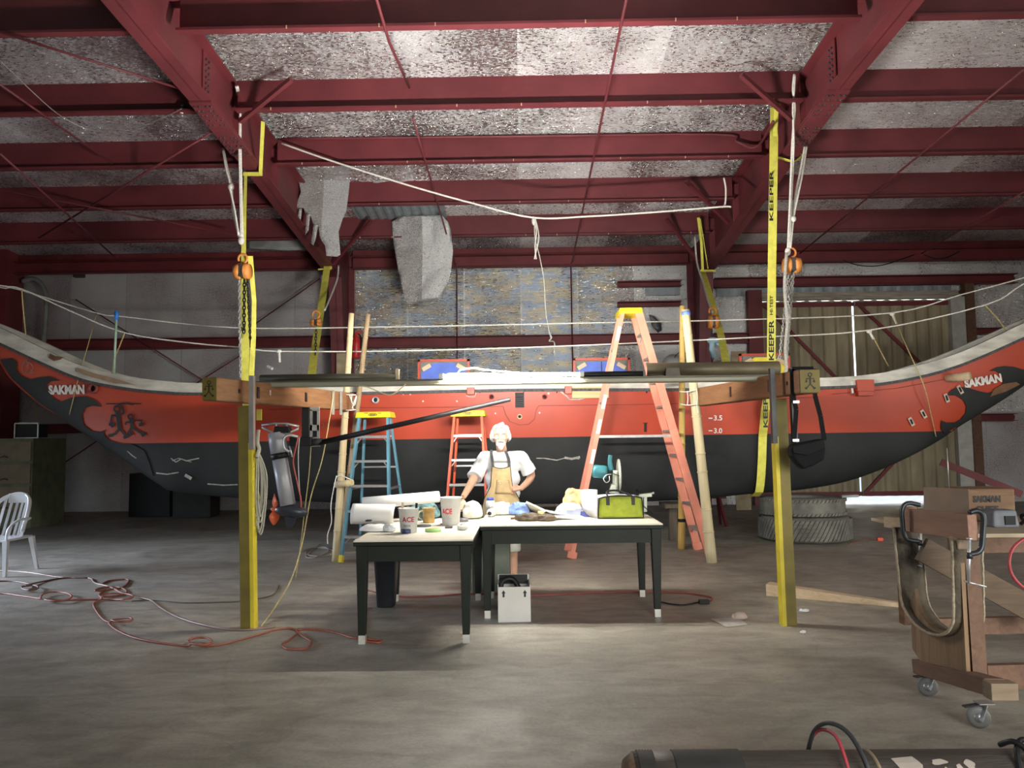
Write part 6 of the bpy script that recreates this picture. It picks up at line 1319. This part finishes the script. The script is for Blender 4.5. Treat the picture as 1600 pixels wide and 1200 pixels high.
# canoe cradle stands
def stand(x_px, Y, top_py, label, m_=REDWOOD, w=.11):
    p = at(x_px, 820, Y); z1 = at(x_px, top_py, Y).z - .09; t = thing('canoe_stand', label, 'stand', (p.x, Y, 0)); MB().box((p.x, Y, z1 / 2), (w, .12, z1)).build('upright', m_, t); MB().box((p.x, Y, z1 + .03), (w * 2.6, .5, .06)).build('bearer', m_, t); return t
stand(1051, 11.1, 782, 'brown timber stand under the canoe behind the golden bamboo', wood('dark_timber', (.06, .045, .03), (.12, .09, .06), 'Z'))
t = thing('sawhorse', 'low dark red sawhorse under the canoe behind the tall stepladder', 'sawhorse', at(1117, 800, 12.9)); SYY = 12.9
fz = lambda px: V((at(px, 800, SYY).x, SYY, 0))
for a_, b_ in ((1104, 1109), (1130, 1122)):
    for dy in (-.12, .12): MB().bar(fz(a_) + V((0, dy * 1.6, 0)), at(b_, 776, SYY) + V((0, dy * .3, 0)), .045, .045).build('leg', REDD, t)
MB().bar(at(1098, 775, SYY), at(1134, 775, SYY), .06, .08).build('top_rail', REDD, t)
# dark boards leaning by the wall, drawer cabinet, chair
def leanbox(name, x0, x1, y0, Y, label, m_, cat, dp=.5, extra=None):
    a, b_ = at(x0, y0, Y), at(x1, y0, Y); mb = MB(); mb.box(((a.x + b_.x) / 2, Y + dp / 2, a.z / 2), (b_.x - a.x, dp, a.z)); return tag(mb.build(name, m_, bevel=.01), label, cat)
leanbox('storage_box', 202, 266, 740, 15.6, 'black box on the floor below the prow, next to the wall', BLACK, 'box')
leanbox('storage_box', 270, 329, 762, 15.3, 'lower black box beside the taller one under the canoe', mat('very_dark_grey', (.03, .03, .03), .7), 'box')
CBX = at(-60, 700, 13.6).x; c1x = at(49, 700, 13.6).x; zt_ = at(20, 685, 13.6).z
t = thing('drawer_cabinet', 'tan drawer cabinet with green side, by the corner column', 'cabinet', ((CBX + c1x) / 2, 14.1, 0)); TAN = mat('tan_cardboard', (.2, .155, .10), .75, 0, .15)
MB().box(((CBX + c1x) / 2, 14.15, zt_ / 2), (c1x - CBX, 1.0, zt_)).build('carcass', mat('olive_side', (.14, .15, .09), .8), t, bevel=.01)
for (y0, y1) in ((690, 721), (725, 756), (760, 800)):
    z0, z1 = at(20, y1, 13.6).z, at(20, y0, 13.6).z; dr = MB().box(((CBX + c1x) / 2, 13.635, (z0 + z1) / 2), (c1x - CBX - .04, .03, z1 - z0)).build('drawer', TAN, t, bevel=.008); MB().tube(catmull([at(1, y1 - 6, 13.58), at(6, y1 - 8, 13.57), at(12, y1 - 6, 13.58)], 4), .01, 6).build('handle', DARKM, dr)
p = at(50, 672, 14.2); t = thing('metal_tray_box', 'open black box standing on the drawer cabinet', 'box', V((p.x, 14.2, zt_))); zb2 = zt_
a, b_ = at(33, 662, 14.2), at(68, 684, 14.2)
MB().box(((a.x + b_.x) / 2, 14.2, zb2 + .14), (b_.x - a.x - .03, .3, .24)).build('dark_inside', BLACK, t)
mb = MB(); z1 = zb2 + .28
for x_ in (a.x, b_.x): mb.box((x_, 14.03, zb2 + .14), (.02, .02, .28))
for z_ in (z1, zb2 + .01): mb.box(((a.x + b_.x) / 2, 14.03, z_), (b_.x - a.x, .02, .02))
mb.build('frame', GALV, t); tag(MB().tube([at(55, 660, 14.2), at(56, 610, 14.2)], .006, 5).build('thin_cord', ROPEY), 'thin cord rising from the black box to the prow', 'cord')
# white plastic chair seen from its side, partly outside the frame
cy = fl(28, 893).y; k = cy / FPX; CHW = mat('chair_white', (.70, .70, .70), .4, 0, .05); A = lambda x, y, dy=0: at(x, y, cy + dy)
t = thing('plastic_chair', 'white plastic garden chair at the edge of the daylight', 'chair', fl(0, 893))
B = fl(28, 893); xr = B.x; yr = B.y
bk = MB(); cxm = A(8, 790).x; cw = .27
def backpt(u, v): # u -1..1 around, v 0..1 up
    a_ = u * 1.15; return V((cxm - .02 + math.sin(a_) * cw * 1.0 + .05 * v, yr + .16 - math.cos(a_) * .05 + .10 * v + (1 - math.cos(a_)) * -.30, A(20, 838).z + v * (.46 if abs(u) < .99 else .46)))
for k_ in range(-4, 5):
    u = k_ / 4.6; P = [backpt(u, v / 6 * (1 - .55 * (abs(u)) ** 3)) for v in range(7)]; 
    for a_, b_ in zip(P, P[1:]): bk.bar(a_, b_, .028, .010, (0, 1, 0))
bk.build('back_slats', CHW, t)
MB().tube(catmull([backpt(-1.05, .12), backpt(-1, .35), backpt(-.85, .62), backpt(-.6, .88), backpt(-.3, 1.0), backpt(0, 1.04), backpt(.3, 1.0), backpt(.6, .88), backpt(.85, .62), backpt(1, .35), backpt(1.05, .12)], 4), .028, 8, flat=.6).build('back_rim', CHW, t)
MB().bar(backpt(-.35, .93), backpt(.35, .93), .02, .11, (0, 0, 1)).build('head_panel', CHW, t)
sz_ = A(20, 840).z
MB().box((cxm - .0, yr - .10, sz_), (.50, .50, .025)).build('seat', CHW, t, bevel=.01)
for s_ in (-1, 1):
    MB().tube(catmull([backpt(s_ * .95, .4), V((cxm + s_ * .29, yr - .0, sz_ + .22)), V((cxm + s_ * .29, yr - .22, sz_ + .21)), V((cxm + s_ * .27, yr - .34, sz_ + .12)), V((cxm + s_ * .25, yr - .33, sz_ - .02))], 5), .022, 8, flat=.6).build('armrest', CHW, t)
    for dy, ly in ((.12, .19), (-.33, -.38)): MB().bar(V((cxm + s_ * .245, yr + dy, sz_)), V((cxm + s_ * .28, yr + ly - .02 + .02, .0)), .055, .045, (0, 1, 0), .035, .03).build('leg', CHW, t)

# ---------------------------------------------------------------- cords and scraps on the floor
def cord(label, pts, r, m_, nm='extension_cord', n=5, cat='extension cord'):
    return tag(MB().tube(catmull([fl(x, y, r + (z if len(q) else 0)) for (x, y, *q) in pts for z in [q[0] if q else 0]], n), r, 6).build(nm, m_), label, cat)
BRC = mat('brown_cord_rubber', (.13, .055, .04), .5)
def loop(cx, cy_, rx, ry, a0, a1, n, h=.0):
    return [(cx + rx * math.cos(math.radians(a0 + (a1 - a0) * i / n)), cy_ + ry * math.sin(math.radians(a0 + (a1 - a0) * i / n)), h) for i in range(n + 1)]
cord('long orange extension cord looping across the floor to the table leg', [(-30, 930), (0, 927), (40, 932), (62, 935)] + loop(88, 932, 24, 7, 180, 500, 9, .02) + [(95, 938), (140, 937), (175, 937)] + loop(182, 932, 26, 5, 60, -210, 7, .02) + [(155, 938), (146, 944), (153, 958), (163, 969), (172, 972)] + loop(190, 968, 17, 3.5, 160, -60, 5, .03) + [(172, 970), (176, 980), (200, 993), (235, 1002), (290, 1009)] + loop(313, 1002, 18, 6, 140, -200, 7, .02) + [(320, 1009), (350, 1006), (400, 993), (430, 984), (455, 982), (465, 988), (452, 1000), (441, 1007), (450, 1014), (478, 1013), (486, 1003), (470, 992), (466, 984), (500, 984), (530, 990), (548, 996), (566, 998), (590, 1000), (597, 1001), (590, 1004), (570, 1001), (565, 993), (567, 975), (559, 962), (563, 954), (572, 948)], .008, ORANGEC)
cord('brown extension cord with a pale lit stretch, ending at the yellow post', [(-20, 891), (40, 894), (95, 902), (138, 903), (146, 909), (152, 912), (172, 917), (190, 926), (210, 932), (236, 938), (252, 950), (280, 965), (320, 977), (365, 984), (400, 983), (430, 979)], .008, mat('lit_brown_cord', (.30, .19, .15), .4))  # paler brown: light falling on this cord is put into its colour
cord('tangled brown cord loops beside the white chair', [(-20, 909), (20, 908), (50, 914)] + loop(47, 918, 13, 4, 200, -120, 6, .02) + [(70, 908), (100, 903), (138, 903)], .008, BRC)
cord('brown cord loops heaped where the cords cross', [(160, 912), (172, 907), (198, 905), (200, 910), (190, 918), (170, 921), (148, 923), (160, 918), (182, 917), (195, 921), (197, 927), (180, 931), (160, 932), (155, 929), (165, 921)], .008, mat('reddish_brown_cord', (.24, .08, .05), .5))
cord('thin dark cord running from the heap to the yellow post', [(205, 939), (240, 938), (290, 942), (340, 941), (378, 939), (425, 930), (436, 914)], .005, mat('dark_cord', (.09, .08, .07), .6))
cord('red cord lying on the floor under both tables', [(560, 918), (620, 932), (680, 931), (730, 928), (790, 930), (850, 930), (930, 926), (1000, 925), (1060, 926), (1095, 930), (1112, 934), (1110, 939)], .007, mat('red_cord', (.28, .05, .04), .5))
cord('dark cord beside the power plug on the floor', [(1030, 940), (1050, 944), (1070, 945), (1092, 941)], .007, BLACK)
p = fl(1100, 940, .02); tag(MB().box(p, (.09, .045, .038)).build('power_plug', BLACK, bevel=.006), 'black plug block at the end of the red cord', 'plug')
cord('coil of pale grey wire heaped at the bamboo foot', [(470, 862), (490, 856), (515, 858), (520, 865), (500, 869), (478, 866), (485, 858), (508, 855), (512, 862), (490, 871), (478, 868), (500, 850)], .006, mat('grey_wire', (.32, .31, .28), .6), 'wire_coil', 5, 'wire')
cord('tangle of dark wire on the floor behind the end-on table', [(620, 862), (640, 858), (660, 866), (680, 862), (660, 870), (640, 868), (650, 860), (676, 868), (690, 866)], .006, BLACK, 'wire_tangle', 5, 'wire')
p = fl(1135, 973); q = [fl(x, y, .004) for x, y in ((1110, 967), (1152, 965), (1168, 976), (1135, 980))]
tag(MB().prism(q, (0, 0, .003)).build('paper_sheet', mat('dirty_paper', (.50, .46, .42), .8)), 'flat dirty sheet of paper on the floor by the post', 'paper')
crumple('crumpled_paper', 1158, 969, 24, 8, 'crumpled brownish paper ball beside the flat sheet', 'paper', mat('brownish_paper', (.5, .40, .33), .8), 0, .1, .02, 41, .05)
crumple('paper_scrap', 1258, 957, 15, 4, 'small white scrap on the floor beyond the leaning post', 'paper', PAPER, 0, .05, .008, 43, .02)
crumple('paper_scrap', 1256, 990, 9, 3, 'tiny white scrap on the floor in front of the post', 'paper', PAPER, 0, .04, .006, 44, .02)
p = fl(1375, 846); t = thing('red_plug', 'small red plug with thin wire on the floor beyond the tyres', 'plug', p); MB().box(p + V((0, 0, .03)), (.08, .05, .05)).build('plug_body', mat('bright_red', (.7, .08, .04), .5), t, bevel=.008); MB().tube(catmull([fl(1366, 843, .02), fl(1352, 842, .02), fl(1340, 846, .01), fl(1325, 850, .01)], 4), .006, 5).build('plug_wire', ORANGEC, t)
# tapered plank on the floor
a, b_ = fl(1197, 931), fl(1425, 951); d = (b_ - a).normalized(); n_ = V((-d.y, d.x, 0))
z1 = at(1197, 913, a.y).z
tag(MB().add([a, b_, b_ + n_ * .05, a + n_ * .16, a + V((0, 0, z1)), b_ + V((0, 0, .03)), b_ + n_ * .05 + V((0, 0, .03)), a + n_ * .16 + V((0, 0, z1))], [(0, 1, 5, 4), (1, 2, 6, 5), (2, 3, 7, 6), (3, 0, 4, 7), (4, 5, 6, 7), (0, 3, 2, 1)]).build('tapered_plank', PINE, bevel=.003), 'long tapering pine plank lying on the floor behind the leaning post', 'plank')
tag(MB().bar(fl(812, 843, .01), fl(848, 844, .01), .05, .02).build('wood_strip', REDWOOD), 'thin wooden strip on the floor beyond the work table', 'wood strip')

# ---------------------------------------------------------------- rolling plywood trolley with the bent mould
t = thing('plywood_trolley', 'plywood trolley on casters holding a bent mould strip', 'trolley', (2.4, 4.1, 0))
xl = 2.135; yN, yF = 3.84, 4.36
PW = lambda Y, z: V((xl, Y, z))
zb0, zt0 = .235, .93
# end panel with the curved cut-out, built as a thick slab
P2 = [(yF, zb0 + .02), (yF - .06, zb0 - .015), (yN, zb0 - .03), (yN, zt0), (yN + .03, zt0)]
cv = []
for i in range(13):
    a_ = PI * i / 12; cv.append((yN + .26 + math.cos(PI - a_) * .205, .60 - math.sin(a_) * .17))
P2 = [(yF, zb0 + .03), (yF - .07, zb0 - .01), (yN, zb0 - .03), (yN, zt0), (yN + .05, zt0)] + cv + [(yF, .52)]
MB().prism([PW(*p) for p in P2], (.02, 0, 0)).build('end_panel', PLY, t)
MB().bar(PW(yN + .02, .23) + V((.065, 0, -.01)), PW(yN + .02, zt0) + V((.058, 0, -.08)), .07, .045, (0, 1, 0)).build('corner_upright', REDWOOD, t)
MB().bar(V((xl + .05, yF + .02, .165)), at(1556, 1074, 3.58), .09, .075).build('base_rail', REDWOOD, t, bevel=.004)
MB().bar(at(1542, 1078, 3.56), at(1584, 1078, 3.56), .07, .075).build('base_block', wood('dull_pine', (.16, .11, .07), (.26, .19, .12), 'X'), t, bevel=.004)
MB().bar(V((xl + .12, yN + .05, .255)), V((4.4, yN + .15, .255)), .04, .115).build('long_rail', REDWOOD, t); MB().bar(V((xl + .12, yF + .1, .36)), V((4.4, yF + .2, .36)), .04, .09).build('long_rail', REDWOOD, t)
MB().bar(at(1440, 858, 4.3), at(1640, 968, 4.25), .04, .13).build('diagonal_brace', wood('brace_wood', (.07, .042, .02), (.12, .075, .04), 'X'), t)
def caster(px, py, label, Yc):
    f_ = fl(px, py); c = thing('caster_tmp', 'x', 'x', f_) if False else None
    p = V((f_.x, f_.y, 0)); R_ = .052
    w_ = MB().lathe([(.014, -.016), (R_ * .72, -.016), (R_, -.012), (R_, .012), (R_ * .72, .016), (.014, .016)], p + V((0, 0, R_)), (.35, 1, 0), 30).build('caster_wheel', mat('caster_grey', (.16, .16, .15), .5, 0, .2), t)
    MB().lathe([(0, -.02), (R_ * .45, -.018), (R_ * .45, .018), (0, .02)], p + V((0, 0, R_)), (.35, 1, 0), 18).build('wheel_hub', GALV, w_)
    mb = MB(); 
    for s_ in (-1, 1): mb.bar(p + V((.35, 1, 0)).normalized() * .024 * s_ + V((0, 0, R_ - .01)), p + V((.35, 1, 0)).normalized() * .022 * s_ + V((.03, 0, .118)), .045, .004, (1, 0, 0))
    mb.box(p + V((.03, 0, .120)), (.075, .06, .006)); mb.build('caster_fork', GALV, w_)
    MB().bar(p + V((-.075, -.01, .105)), p + V((.0, 0, .112)), .03, .006).build('brake_lever', DARKM, w_)
caster(1450, 1087, '', 0); caster(1530, 1137, '', 0)
# bent strip mould: U seen across, extruded sideways
t = thing('bent_mould', 'dark bent U shaped strip clamped upright on the trolley', 'mould', (2.2, 4.1, .33))
def upath(s_):
    if s_ < .36: f = s_ / .36; return (yF + .07 - .035 * f, .92 - .36 * f)
    if s_ > .64: f = (s_ - .64) / .36; return (yN - .0 + .02 * (1 - f), .56 + .36 * f)
    a_ = (s_ - .36) / .28 * PI; ym = (yF + .035 + yN + .02) / 2; r_ = (yF + .035 - yN - .02) / 2; return (ym + math.cos(a_) * r_, .56 - math.sin(a_) * .15)
def ug(u, v):
    y, z = upath(v); return V((xl - .035 + .145 * u + .004 * noise.noise(V((y * 30, z * 30, u))), y, z))
MB().grid(ug, 4, 50).build('bent_strip', mat('dark_brown_fibre', (.09, .07, .045), .75, 0, .45, 8, .3, 40), t, solid=.012, fix=False)
for u in (0, 1): MB().tube([ug(u, i / 50) + V((0, 0, 0)) for i in range(51)], .008, 5).build('frayed_edge', mat('frayed_fibre', (.34, .28, .20), .9, 0, .3, 60), t)
p0, p1 = at(1400, 812, 4.48), at(1520, 824, 3.72)
t = thing('clamped_board', 'reddish board clamped level across the top of the bent mould', 'board', (p0 + p1) / 2)
a = at(1417, 812, 4.40); MB().bar(a, p1, .045, .125).build('board', wood('pinkish_board', (.22, .11, .07), (.33, .18, .12), 'Y', 3), t, bevel=.003)
MB().bar(at(1386, 815, 4.62), at(1430, 822, 4.44) , .05, .06).build('pale_batten', PINE, t); MB().bar(at(1426, 811, 4.395), at(1424.5, 811, 4.41), .055, .135).build('joint_strip', wood('dark_joint', (.16, .07, .04), (.22, .1, .06), 'Z'), t)
q = at(1498, 848, 3.86); t = thing('wood_wedge', 'pale brown wedge packed under the clamped board', 'wedge', q); MB().box(q, (.05, .07, .06), None, 1.2).build('wedge', wood('wedge_wood', (.25, .18, .12), (.4, .3, .22), 'Z'), t, bevel=.006)
def gclamp(label, Y, spine, yt, yb, screw_x, sy0, sy1, handle, flip):
    k = Y / FPX; G = lambda x, y, dy=0: at(x, y, Y + dy); t = thing('clamp', label, 'clamp', G(spine, (yt + yb) / 2), 'G clamps on the trolley'); CL = mat('black_clamp_iron', (.035, .04, .045), .4, .5, .3)
    sg = 1 if screw_x > spine else -1
    P = [G(screw_x, yt + 4), G(spine + sg * 12, yt + 1), G(spine + sg * 3, yt + 5), G(spine, yt + 15), G(spine + sg * 1, (yt + yb) / 2), G(spine + sg * 3, yb - 12), G(spine + sg * 9, yb - 3), G(screw_x, yb)]
    mb = MB(); CP = catmull(P, 5)
    mb.tube(CP, .0155, 8, flat=.8)
    mb.build('frame', CL, t)
    MB().tube([G(screw_x, sy0), G(screw_x + sg * (sy1 - sy0) * .03, sy1)], .0075, 10).build('screw', ALU, t); MB().lathe([(0, -.015), (.014, -.015), (.014, .015), (0, .015)], G(screw_x, yb + 2), (0, 0, 1), 12).build('screw_nut', CL, t)
    MB().lathe([(0, 0), (.014, 0), (.014, .008), (0, .008)], G(screw_x, sy0), (0, 0, 1), 12).build('pad', ALU, t)
    if handle: MB().tube([G(screw_x - 8, sy1 - 4), G(screw_x + 26, sy1 + 5)], .004, 6).build('tommy_bar', ALU, t)
    else: MB().tube([G(screw_x - 3, sy1 - 1), G(screw_x + 3, sy1 + 1, -.03)], .004, 6).build('tommy_bar', ALU, t)
gclamp('black iron G clamp at the far end of the clamped board', 4.33, 1409, 785, 846, 1437, 828, 884, False, 1)
gclamp('black iron G clamp with crossbar at the near end of the clamped board', 3.70, 1537, 797, 866, 1515, 843, 912, True, -1)
# side bench at the frame edge with tool and box
z1 = .80
t = thing('side_bench', 'plywood topped bench behind the trolley', 'bench', (3.9, 5.6, 0)); xa = at(1475, 835, 5.1).x; ya_ = 5.05
MB().box(((xa + 5.2) / 2, 5.6, z1 - .012), (5.2 - xa, 1.1, .024)).build('bench_top', wood('bench_ply', (.34, .27, .18), (.45, .37, .26), 'X'), t)
MB().box(((xa + 5.2) / 2, ya_ + .05, z1 - .075), (5.2 - xa - .06, .04, .10)).build('front_rail', REDWOOD, t)
for lx, ly in ((xa + .2, 6.05), (5.0, 5.15), (5.0, 6.05)): MB().box((lx, ly, (z1 - .03) / 2), (.09, .09, z1 - .03)).build('leg', REDWOOD, t)
MB().box((xa + .95, 5.16, (z1 - .03) / 2), (.07, .09, z1 - .03)).build('leg', REDWOOD, t)
by = 5.75; a = at(1474, 765, by); b_ = at(1513, 765, by)
t = thing('wooden_box', 'wooden box with burnt black lettering on the side bench', 'box', ((a.x + b_.x) / 2 + .15, by + .2, z1)); bx0, bx1 = b_.x, at(1571, 765, by + .12).x; zt1 = at(1513, 764, by).z
R = Matrix.Rotation(0, 3, 'Z')
MB().prism([V((a.x, by + .30, z1)), V((bx0, by, z1)), V((bx0, by, zt1)), V((a.x + .01, by + .30, zt1 + .0)), ], (0.01, .01, 0)).build('side_panel', mat('greyed_side', (.17, .12, .085), .8, 0, .15, 5), t)
MB().box(((bx0 + bx1) / 2, by + .17, (z1 + zt1) / 2), (bx1 - bx0, .32, zt1 - z1 - .002)).build('box_body', wood('scorched_wood', (.12, .06, .025), (.21, .115, .055), 'X'), t, bevel=.012)
mb = MB(); text_into(mb, 'SAKMAN', lambda u, v: V((bx0 + .035 + u, by + .004, zt1 - .10 + v)), .20, .05, .05); text_into(mb, 'CHIEF', lambda u, v: V((bx0 + .05 + u, by + .004, zt1 - .175 + v)), .165, .05, .05); mb.build('burnt_lettering', BLKP, t, fix=False)
MB().tube([V((a.x + .13, by + .16, zt1)), V((a.x + .13, by + .16, zt1 + .30))], .004, 6).build('thin_rod', GALV, t)
ty = 5.45; a, b_ = at(1541, 796, ty), at(1583, 824, ty); t = thing('charger_case', 'dusty grey plastic tool case on the bench beside the lettered box', 'tool case', V(((a.x + b_.x) / 2, ty, z1))); DG = mat('dusty_grey_plastic', (.14, .15, .17), .6, 0, .2, 10)
MB().box(((a.x + b_.x) / 2, ty, z1 + (a.z - z1) / 2), (b_.x - a.x, .16, a.z - z1), None, .88).build('case_body', DG, t, bevel=.015); MB().box(((a.x + b_.x) / 2 + .02, ty - .082, z1 + (a.z - z1) * .42), (.07, .012, .06)).build('dark_vent', BLACK, t)
tag(MB().tube(catmull([V((b_.x + .02, 5.4, z1 + .02)), V((b_.x + .08, 5.35, z1 + .09)), V((b_.x + .16, 5.4, z1 + .12)), V((b_.x + .2, 5.45, z1 + .05)), V((b_.x + .12, 5.5, z1 + .03)), V((b_.x + .05, 5.42, z1 + .08)), V((b_.x + .15, 5.36, z1 + .06)), V((b_.x + .24, 5.4, z1 + .1))], 6), .012, 7).build('cable_bundle', BLACK), 'tangled black cable on the bench beside the tool case', 'cable')
tag(MB().tube(catmull([at(1608, 838, 4.9), at(1594, 846, 4.8), at(1582, 858, 4.75), at(1577, 875, 4.7), at(1580, 895, 4.7), at(1592, 912, 4.7), at(1606, 922, 4.7)], 6), .009, 8).build('red_hose', mat('dark_red_hose', (.35, .04, .05), .45)), 'dark red hose curving down at the bench edge', 'hose')
tag(MB().bar(at(1470, 722, 13.5), at(1596, 772, 13.0), .14, .12).build('leaning_timber', REDD), 'dark red timber sloping down in front of the lit wall patch', 'timber')
# ---------------------------------------------------------------- mast lying along the front
MYf, MR = 2.92, .135
mx0 = .355; t = thing('lashed_mast', 'thick dark mast with lashings lying along the front edge', 'mast', (2.5, MYf, 0))
DKW = mat('dark_weathered_mast', (.05, .042, .035), .5, 0, .7, 3, .3, 30, (.4, 2, 2))
def mx(px): return at(px, 1170, MYf - .02).x
MB().lathe([(MR, mx(990) - mx0), (MR, mx(1060) - mx0), (MR, 5.2)], (mx0, MYf, MR + .012), (1, 0, 0), 40).build('mast_body', DKW, t)
MB().lathe([(0, 0), (MR * .8, .004), (MR * .98, .035), (MR * 1.0, .10), (MR * .97, mx(990) - mx0)], (mx0, MYf, MR + .012), (1, 0, 0), 40).build('end_knob', wood('brown_end_wood', (.12, .07, .04), (.22, .13, .07), 'X'), t)
for (x0, x1) in ((996, 1024), (1052, 1160)):
    a, b_ = mx(x0), mx(x1); n = int((b_ - a) / .0095); pr = []
    for i in range(n): 
        x = a + (b_ - a) * i / n; pr += [(MR * 1.01, x - mx0), (MR * 1.045, x - mx0 + .0045)]
    MB().lathe(pr, (mx0, MYf, MR + .012), (1, 0, 0), 36).build('cord_lashing', mat('black_lashing', (.035, .034, .032), .7), t)
MB().lathe([(MR * 1.02, -.006), (MR * 1.03, 0), (MR * 1.02, .006)], (mx(1362), MYf, MR + .012), (1, 0, 0), 36).build('ring_band', mat('tan_ring', (.26, .2, .12), .7), t)
def mast_patch(px, py, pts, m_, nm):
    # patch on the mast surface, angle measured from straight up toward us
    mb = MB(); vs, fs = flat_poly(pts, .02); mb.add([V((mx(px) + x, MYf - math.sin(a0_) * MR * 1.012, MR + .012 + math.cos(a0_) * MR * 1.012)) for x, y in vs for a0_ in [py + y / MR]], fs); mb.build(nm, m_, t, fix=False)
BE = mat('beige_epoxy_patch', (.42, .36, .31), .6, 0, .1)
blob = lambda sx_, sy_, ph, n=14: [(sx_ * math.cos(2 * PI * i / n) * (1 + .25 * math.sin(3 * 2 * PI * i / n + ph)), sy_ * math.sin(2 * PI * i / n) * (1 + .25 * math.cos(2 * 2 * PI * i / n + ph))) for i in range(n)]
mast_patch(1408, .62, [(-.05, -.04), (.03, -.05), (.05, -.01), (.035, .03), (.045, .075), (.02, .085), (0, .045), (-.03, .02)], BE, 'patch')
for (px, a_, sx_, sy_, ph) in ((1457, .45, .028, .014, 1), (1462, .85, .012, .03, 2), (1484, .7, .013, .03, .5), (1502, .55, .018, .02, 3)): mast_patch(px, a_, blob(sx_, sy_, ph), BE, 'patch')
tag(MB().tube(catmull([V((mx(1290), 3.05, .28)), V((mx(1296), 3.0, .33)), V((mx(1303), 2.93, .352)), V((mx(1306), 2.86, .335)), V((mx(1307), 2.79, .25)), V((mx(1306), 2.775, .15)), V((mx(1303), 2.76, .012))], 6), .0065, 7).build('red_wire', mat('red_wire', (.40, .05, .06), .5)), 'red wire looped over the dark mast', 'wire')
tag(MB().tube(catmull([V((mx(1287), 3.08, .20)), V((mx(1292), 3.02, .32)), V((mx(1305), 2.95, .375)), V((mx(1325), 2.88, .36)), V((mx(1335), 2.79, .27)), V((mx(1336), 2.77, .15)), V((mx(1337), 2.76, .012))], 6), .0085, 7).build('black_cable', DARKM), 'dark grey cable arched over the mast beside the red wire', 'cable')
tag(MB().tube(catmull([V((mx(1570), 2.93, .30)), V((mx(1580), 2.88, .33)), V((mx(1592), 2.84, .30)), V((mx(1585), 2.79, .22)), V((mx(1570), 2.79, .20)), V((mx(1578), 2.86, .30)), V((mx(1600), 2.9, .33)), V((mx(1615), 2.84, .3))], 6), .010, 7).build('black_cord_knot', BLACK), 'knotted black cord on the mast at the trolley end', 'cord')

# small things seen over the canoe deck
p = at(1052, 566, 11.3); t = thing('deck_drum', 'grey rounded drum on the canoe deck beside the bamboo tops', 'drum', p + V((0, 0, -.1))); MB().lathe([(0, -.15), (.15, -.15), (.16, 0), (.14, .06), (.06, .11), (0, .12)], p, (0, 0, 1), 24).build('drum_body', mat('smoky_grey_plastic', (.2, .2, .2), .3), t)
MB().tube([p + V((.10 + .11 * math.cos(q * PI / 8), -.14, .02 + .11 * math.sin(q * PI / 8))) for q in range(16)], .006, 6, closed=True).build('wire_ring', BLACK, t)
for (x0, x1, y0, Y, lab) in ((1142, 1165, 549, 15.7, 'tan board standing at the foot of the back column by the door'), (526, 542, 552, 15.7, 'tan board standing at the back column with the extinguisher')):
    a, b_ = at(x0, y0, Y), at(x1, y0, Y); tag(MB().box(((a.x + b_.x) / 2, Y, a.z / 2), (b_.x - a.x, .03, a.z)).build('tan_board', mat('tan_hardboard', (.42, .34, .22), .8)), lab, 'board')
# ---------------------------------------------------------------- light
sc = bpy.context.scene
w = bpy.data.worlds.new('world'); sc.world = w; w.use_nodes = True; nt = w.node_tree
bg = nt.nodes['Background']; sky = nt.nodes.new('ShaderNodeTexSky'); sky.sky_type = 'NISHITA'; sky.sun_elevation = math.radians(40); sky.sun_rotation = math.radians(20); sky.sun_disc = False
nt.links.new(sky.outputs[0], bg.inputs[0]); bg.inputs['Strength'].default_value = .35
def area(name, loc, rot, sx_, sy_, e, col):
    l = bpy.data.lights.new(name, 'AREA'); l.shape = 'RECTANGLE'; l.size = sx_; l.size_y = sy_; l.energy = e; l.color = col
    o = bpy.data.objects.new(name, l); C.objects.link(o); o.location = loc; o.rotation_euler = rot; return o
area('front_doorway_daylight', (4.25, -7.2, 2.6), (math.radians(66), 0, 0), 7.2, 4.2, 270, (1, .96, .88)).data.spread = math.radians(75)
sd = area('side_doorway_daylight', (-XB - .3, 8.25, 2.0), (0, math.radians(-60), 0), 1.4, 2.8, 150, (.70, .80, 1)); sd.data.spread = math.radians(62)
area('right_doorway_daylight', (XB + .4, 2.8, 1.8), (0, math.radians(90), 0), 3.2, 3.8, 240, (1, .95, .86))
area('added_foil_uplight', ((a_l + b_l) / 2, SY + .02, LZ + .03), (math.radians(180 - 42), 0, 0), 1.15, .16, 400, (1, .96, .9))  # added lamp, aimed up and back to brighten the roof and wall foil
l = bpy.data.lights.new('sun_through_side_opening', 'SPOT'); l.energy = 9000; l.color = (1, .93, .75); l.spot_size = math.radians(8); l.spot_blend = .1; l.shadow_soft_size = .02
o = bpy.data.objects.new('sun_through_side_opening', l); C.objects.link(o); src = V((15.5, 4.2, 2.3)); tgt = at(1533, 700, YW)
o.location = src; o.rotation_euler = (tgt - src).to_track_quat('-Z', 'Y').to_euler()
sc.view_settings.view_transform = 'Standard'; sc.view_settings.look = 'None'; sc.view_settings.gamma = 1; sc.view_settings.use_curve_mapping = False
sc.view_settings.exposure = 0.68
sc.cycles.use_denoising = True; sc.cycles.max_bounces = 6; sc.cycles.diffuse_bounces = 4; sc.cycles.glossy_bounces = 3; sc.cycles.sample_clamp_indirect = 6
sc.cycles.caustics_reflective = False; sc.cycles.caustics_refractive = False
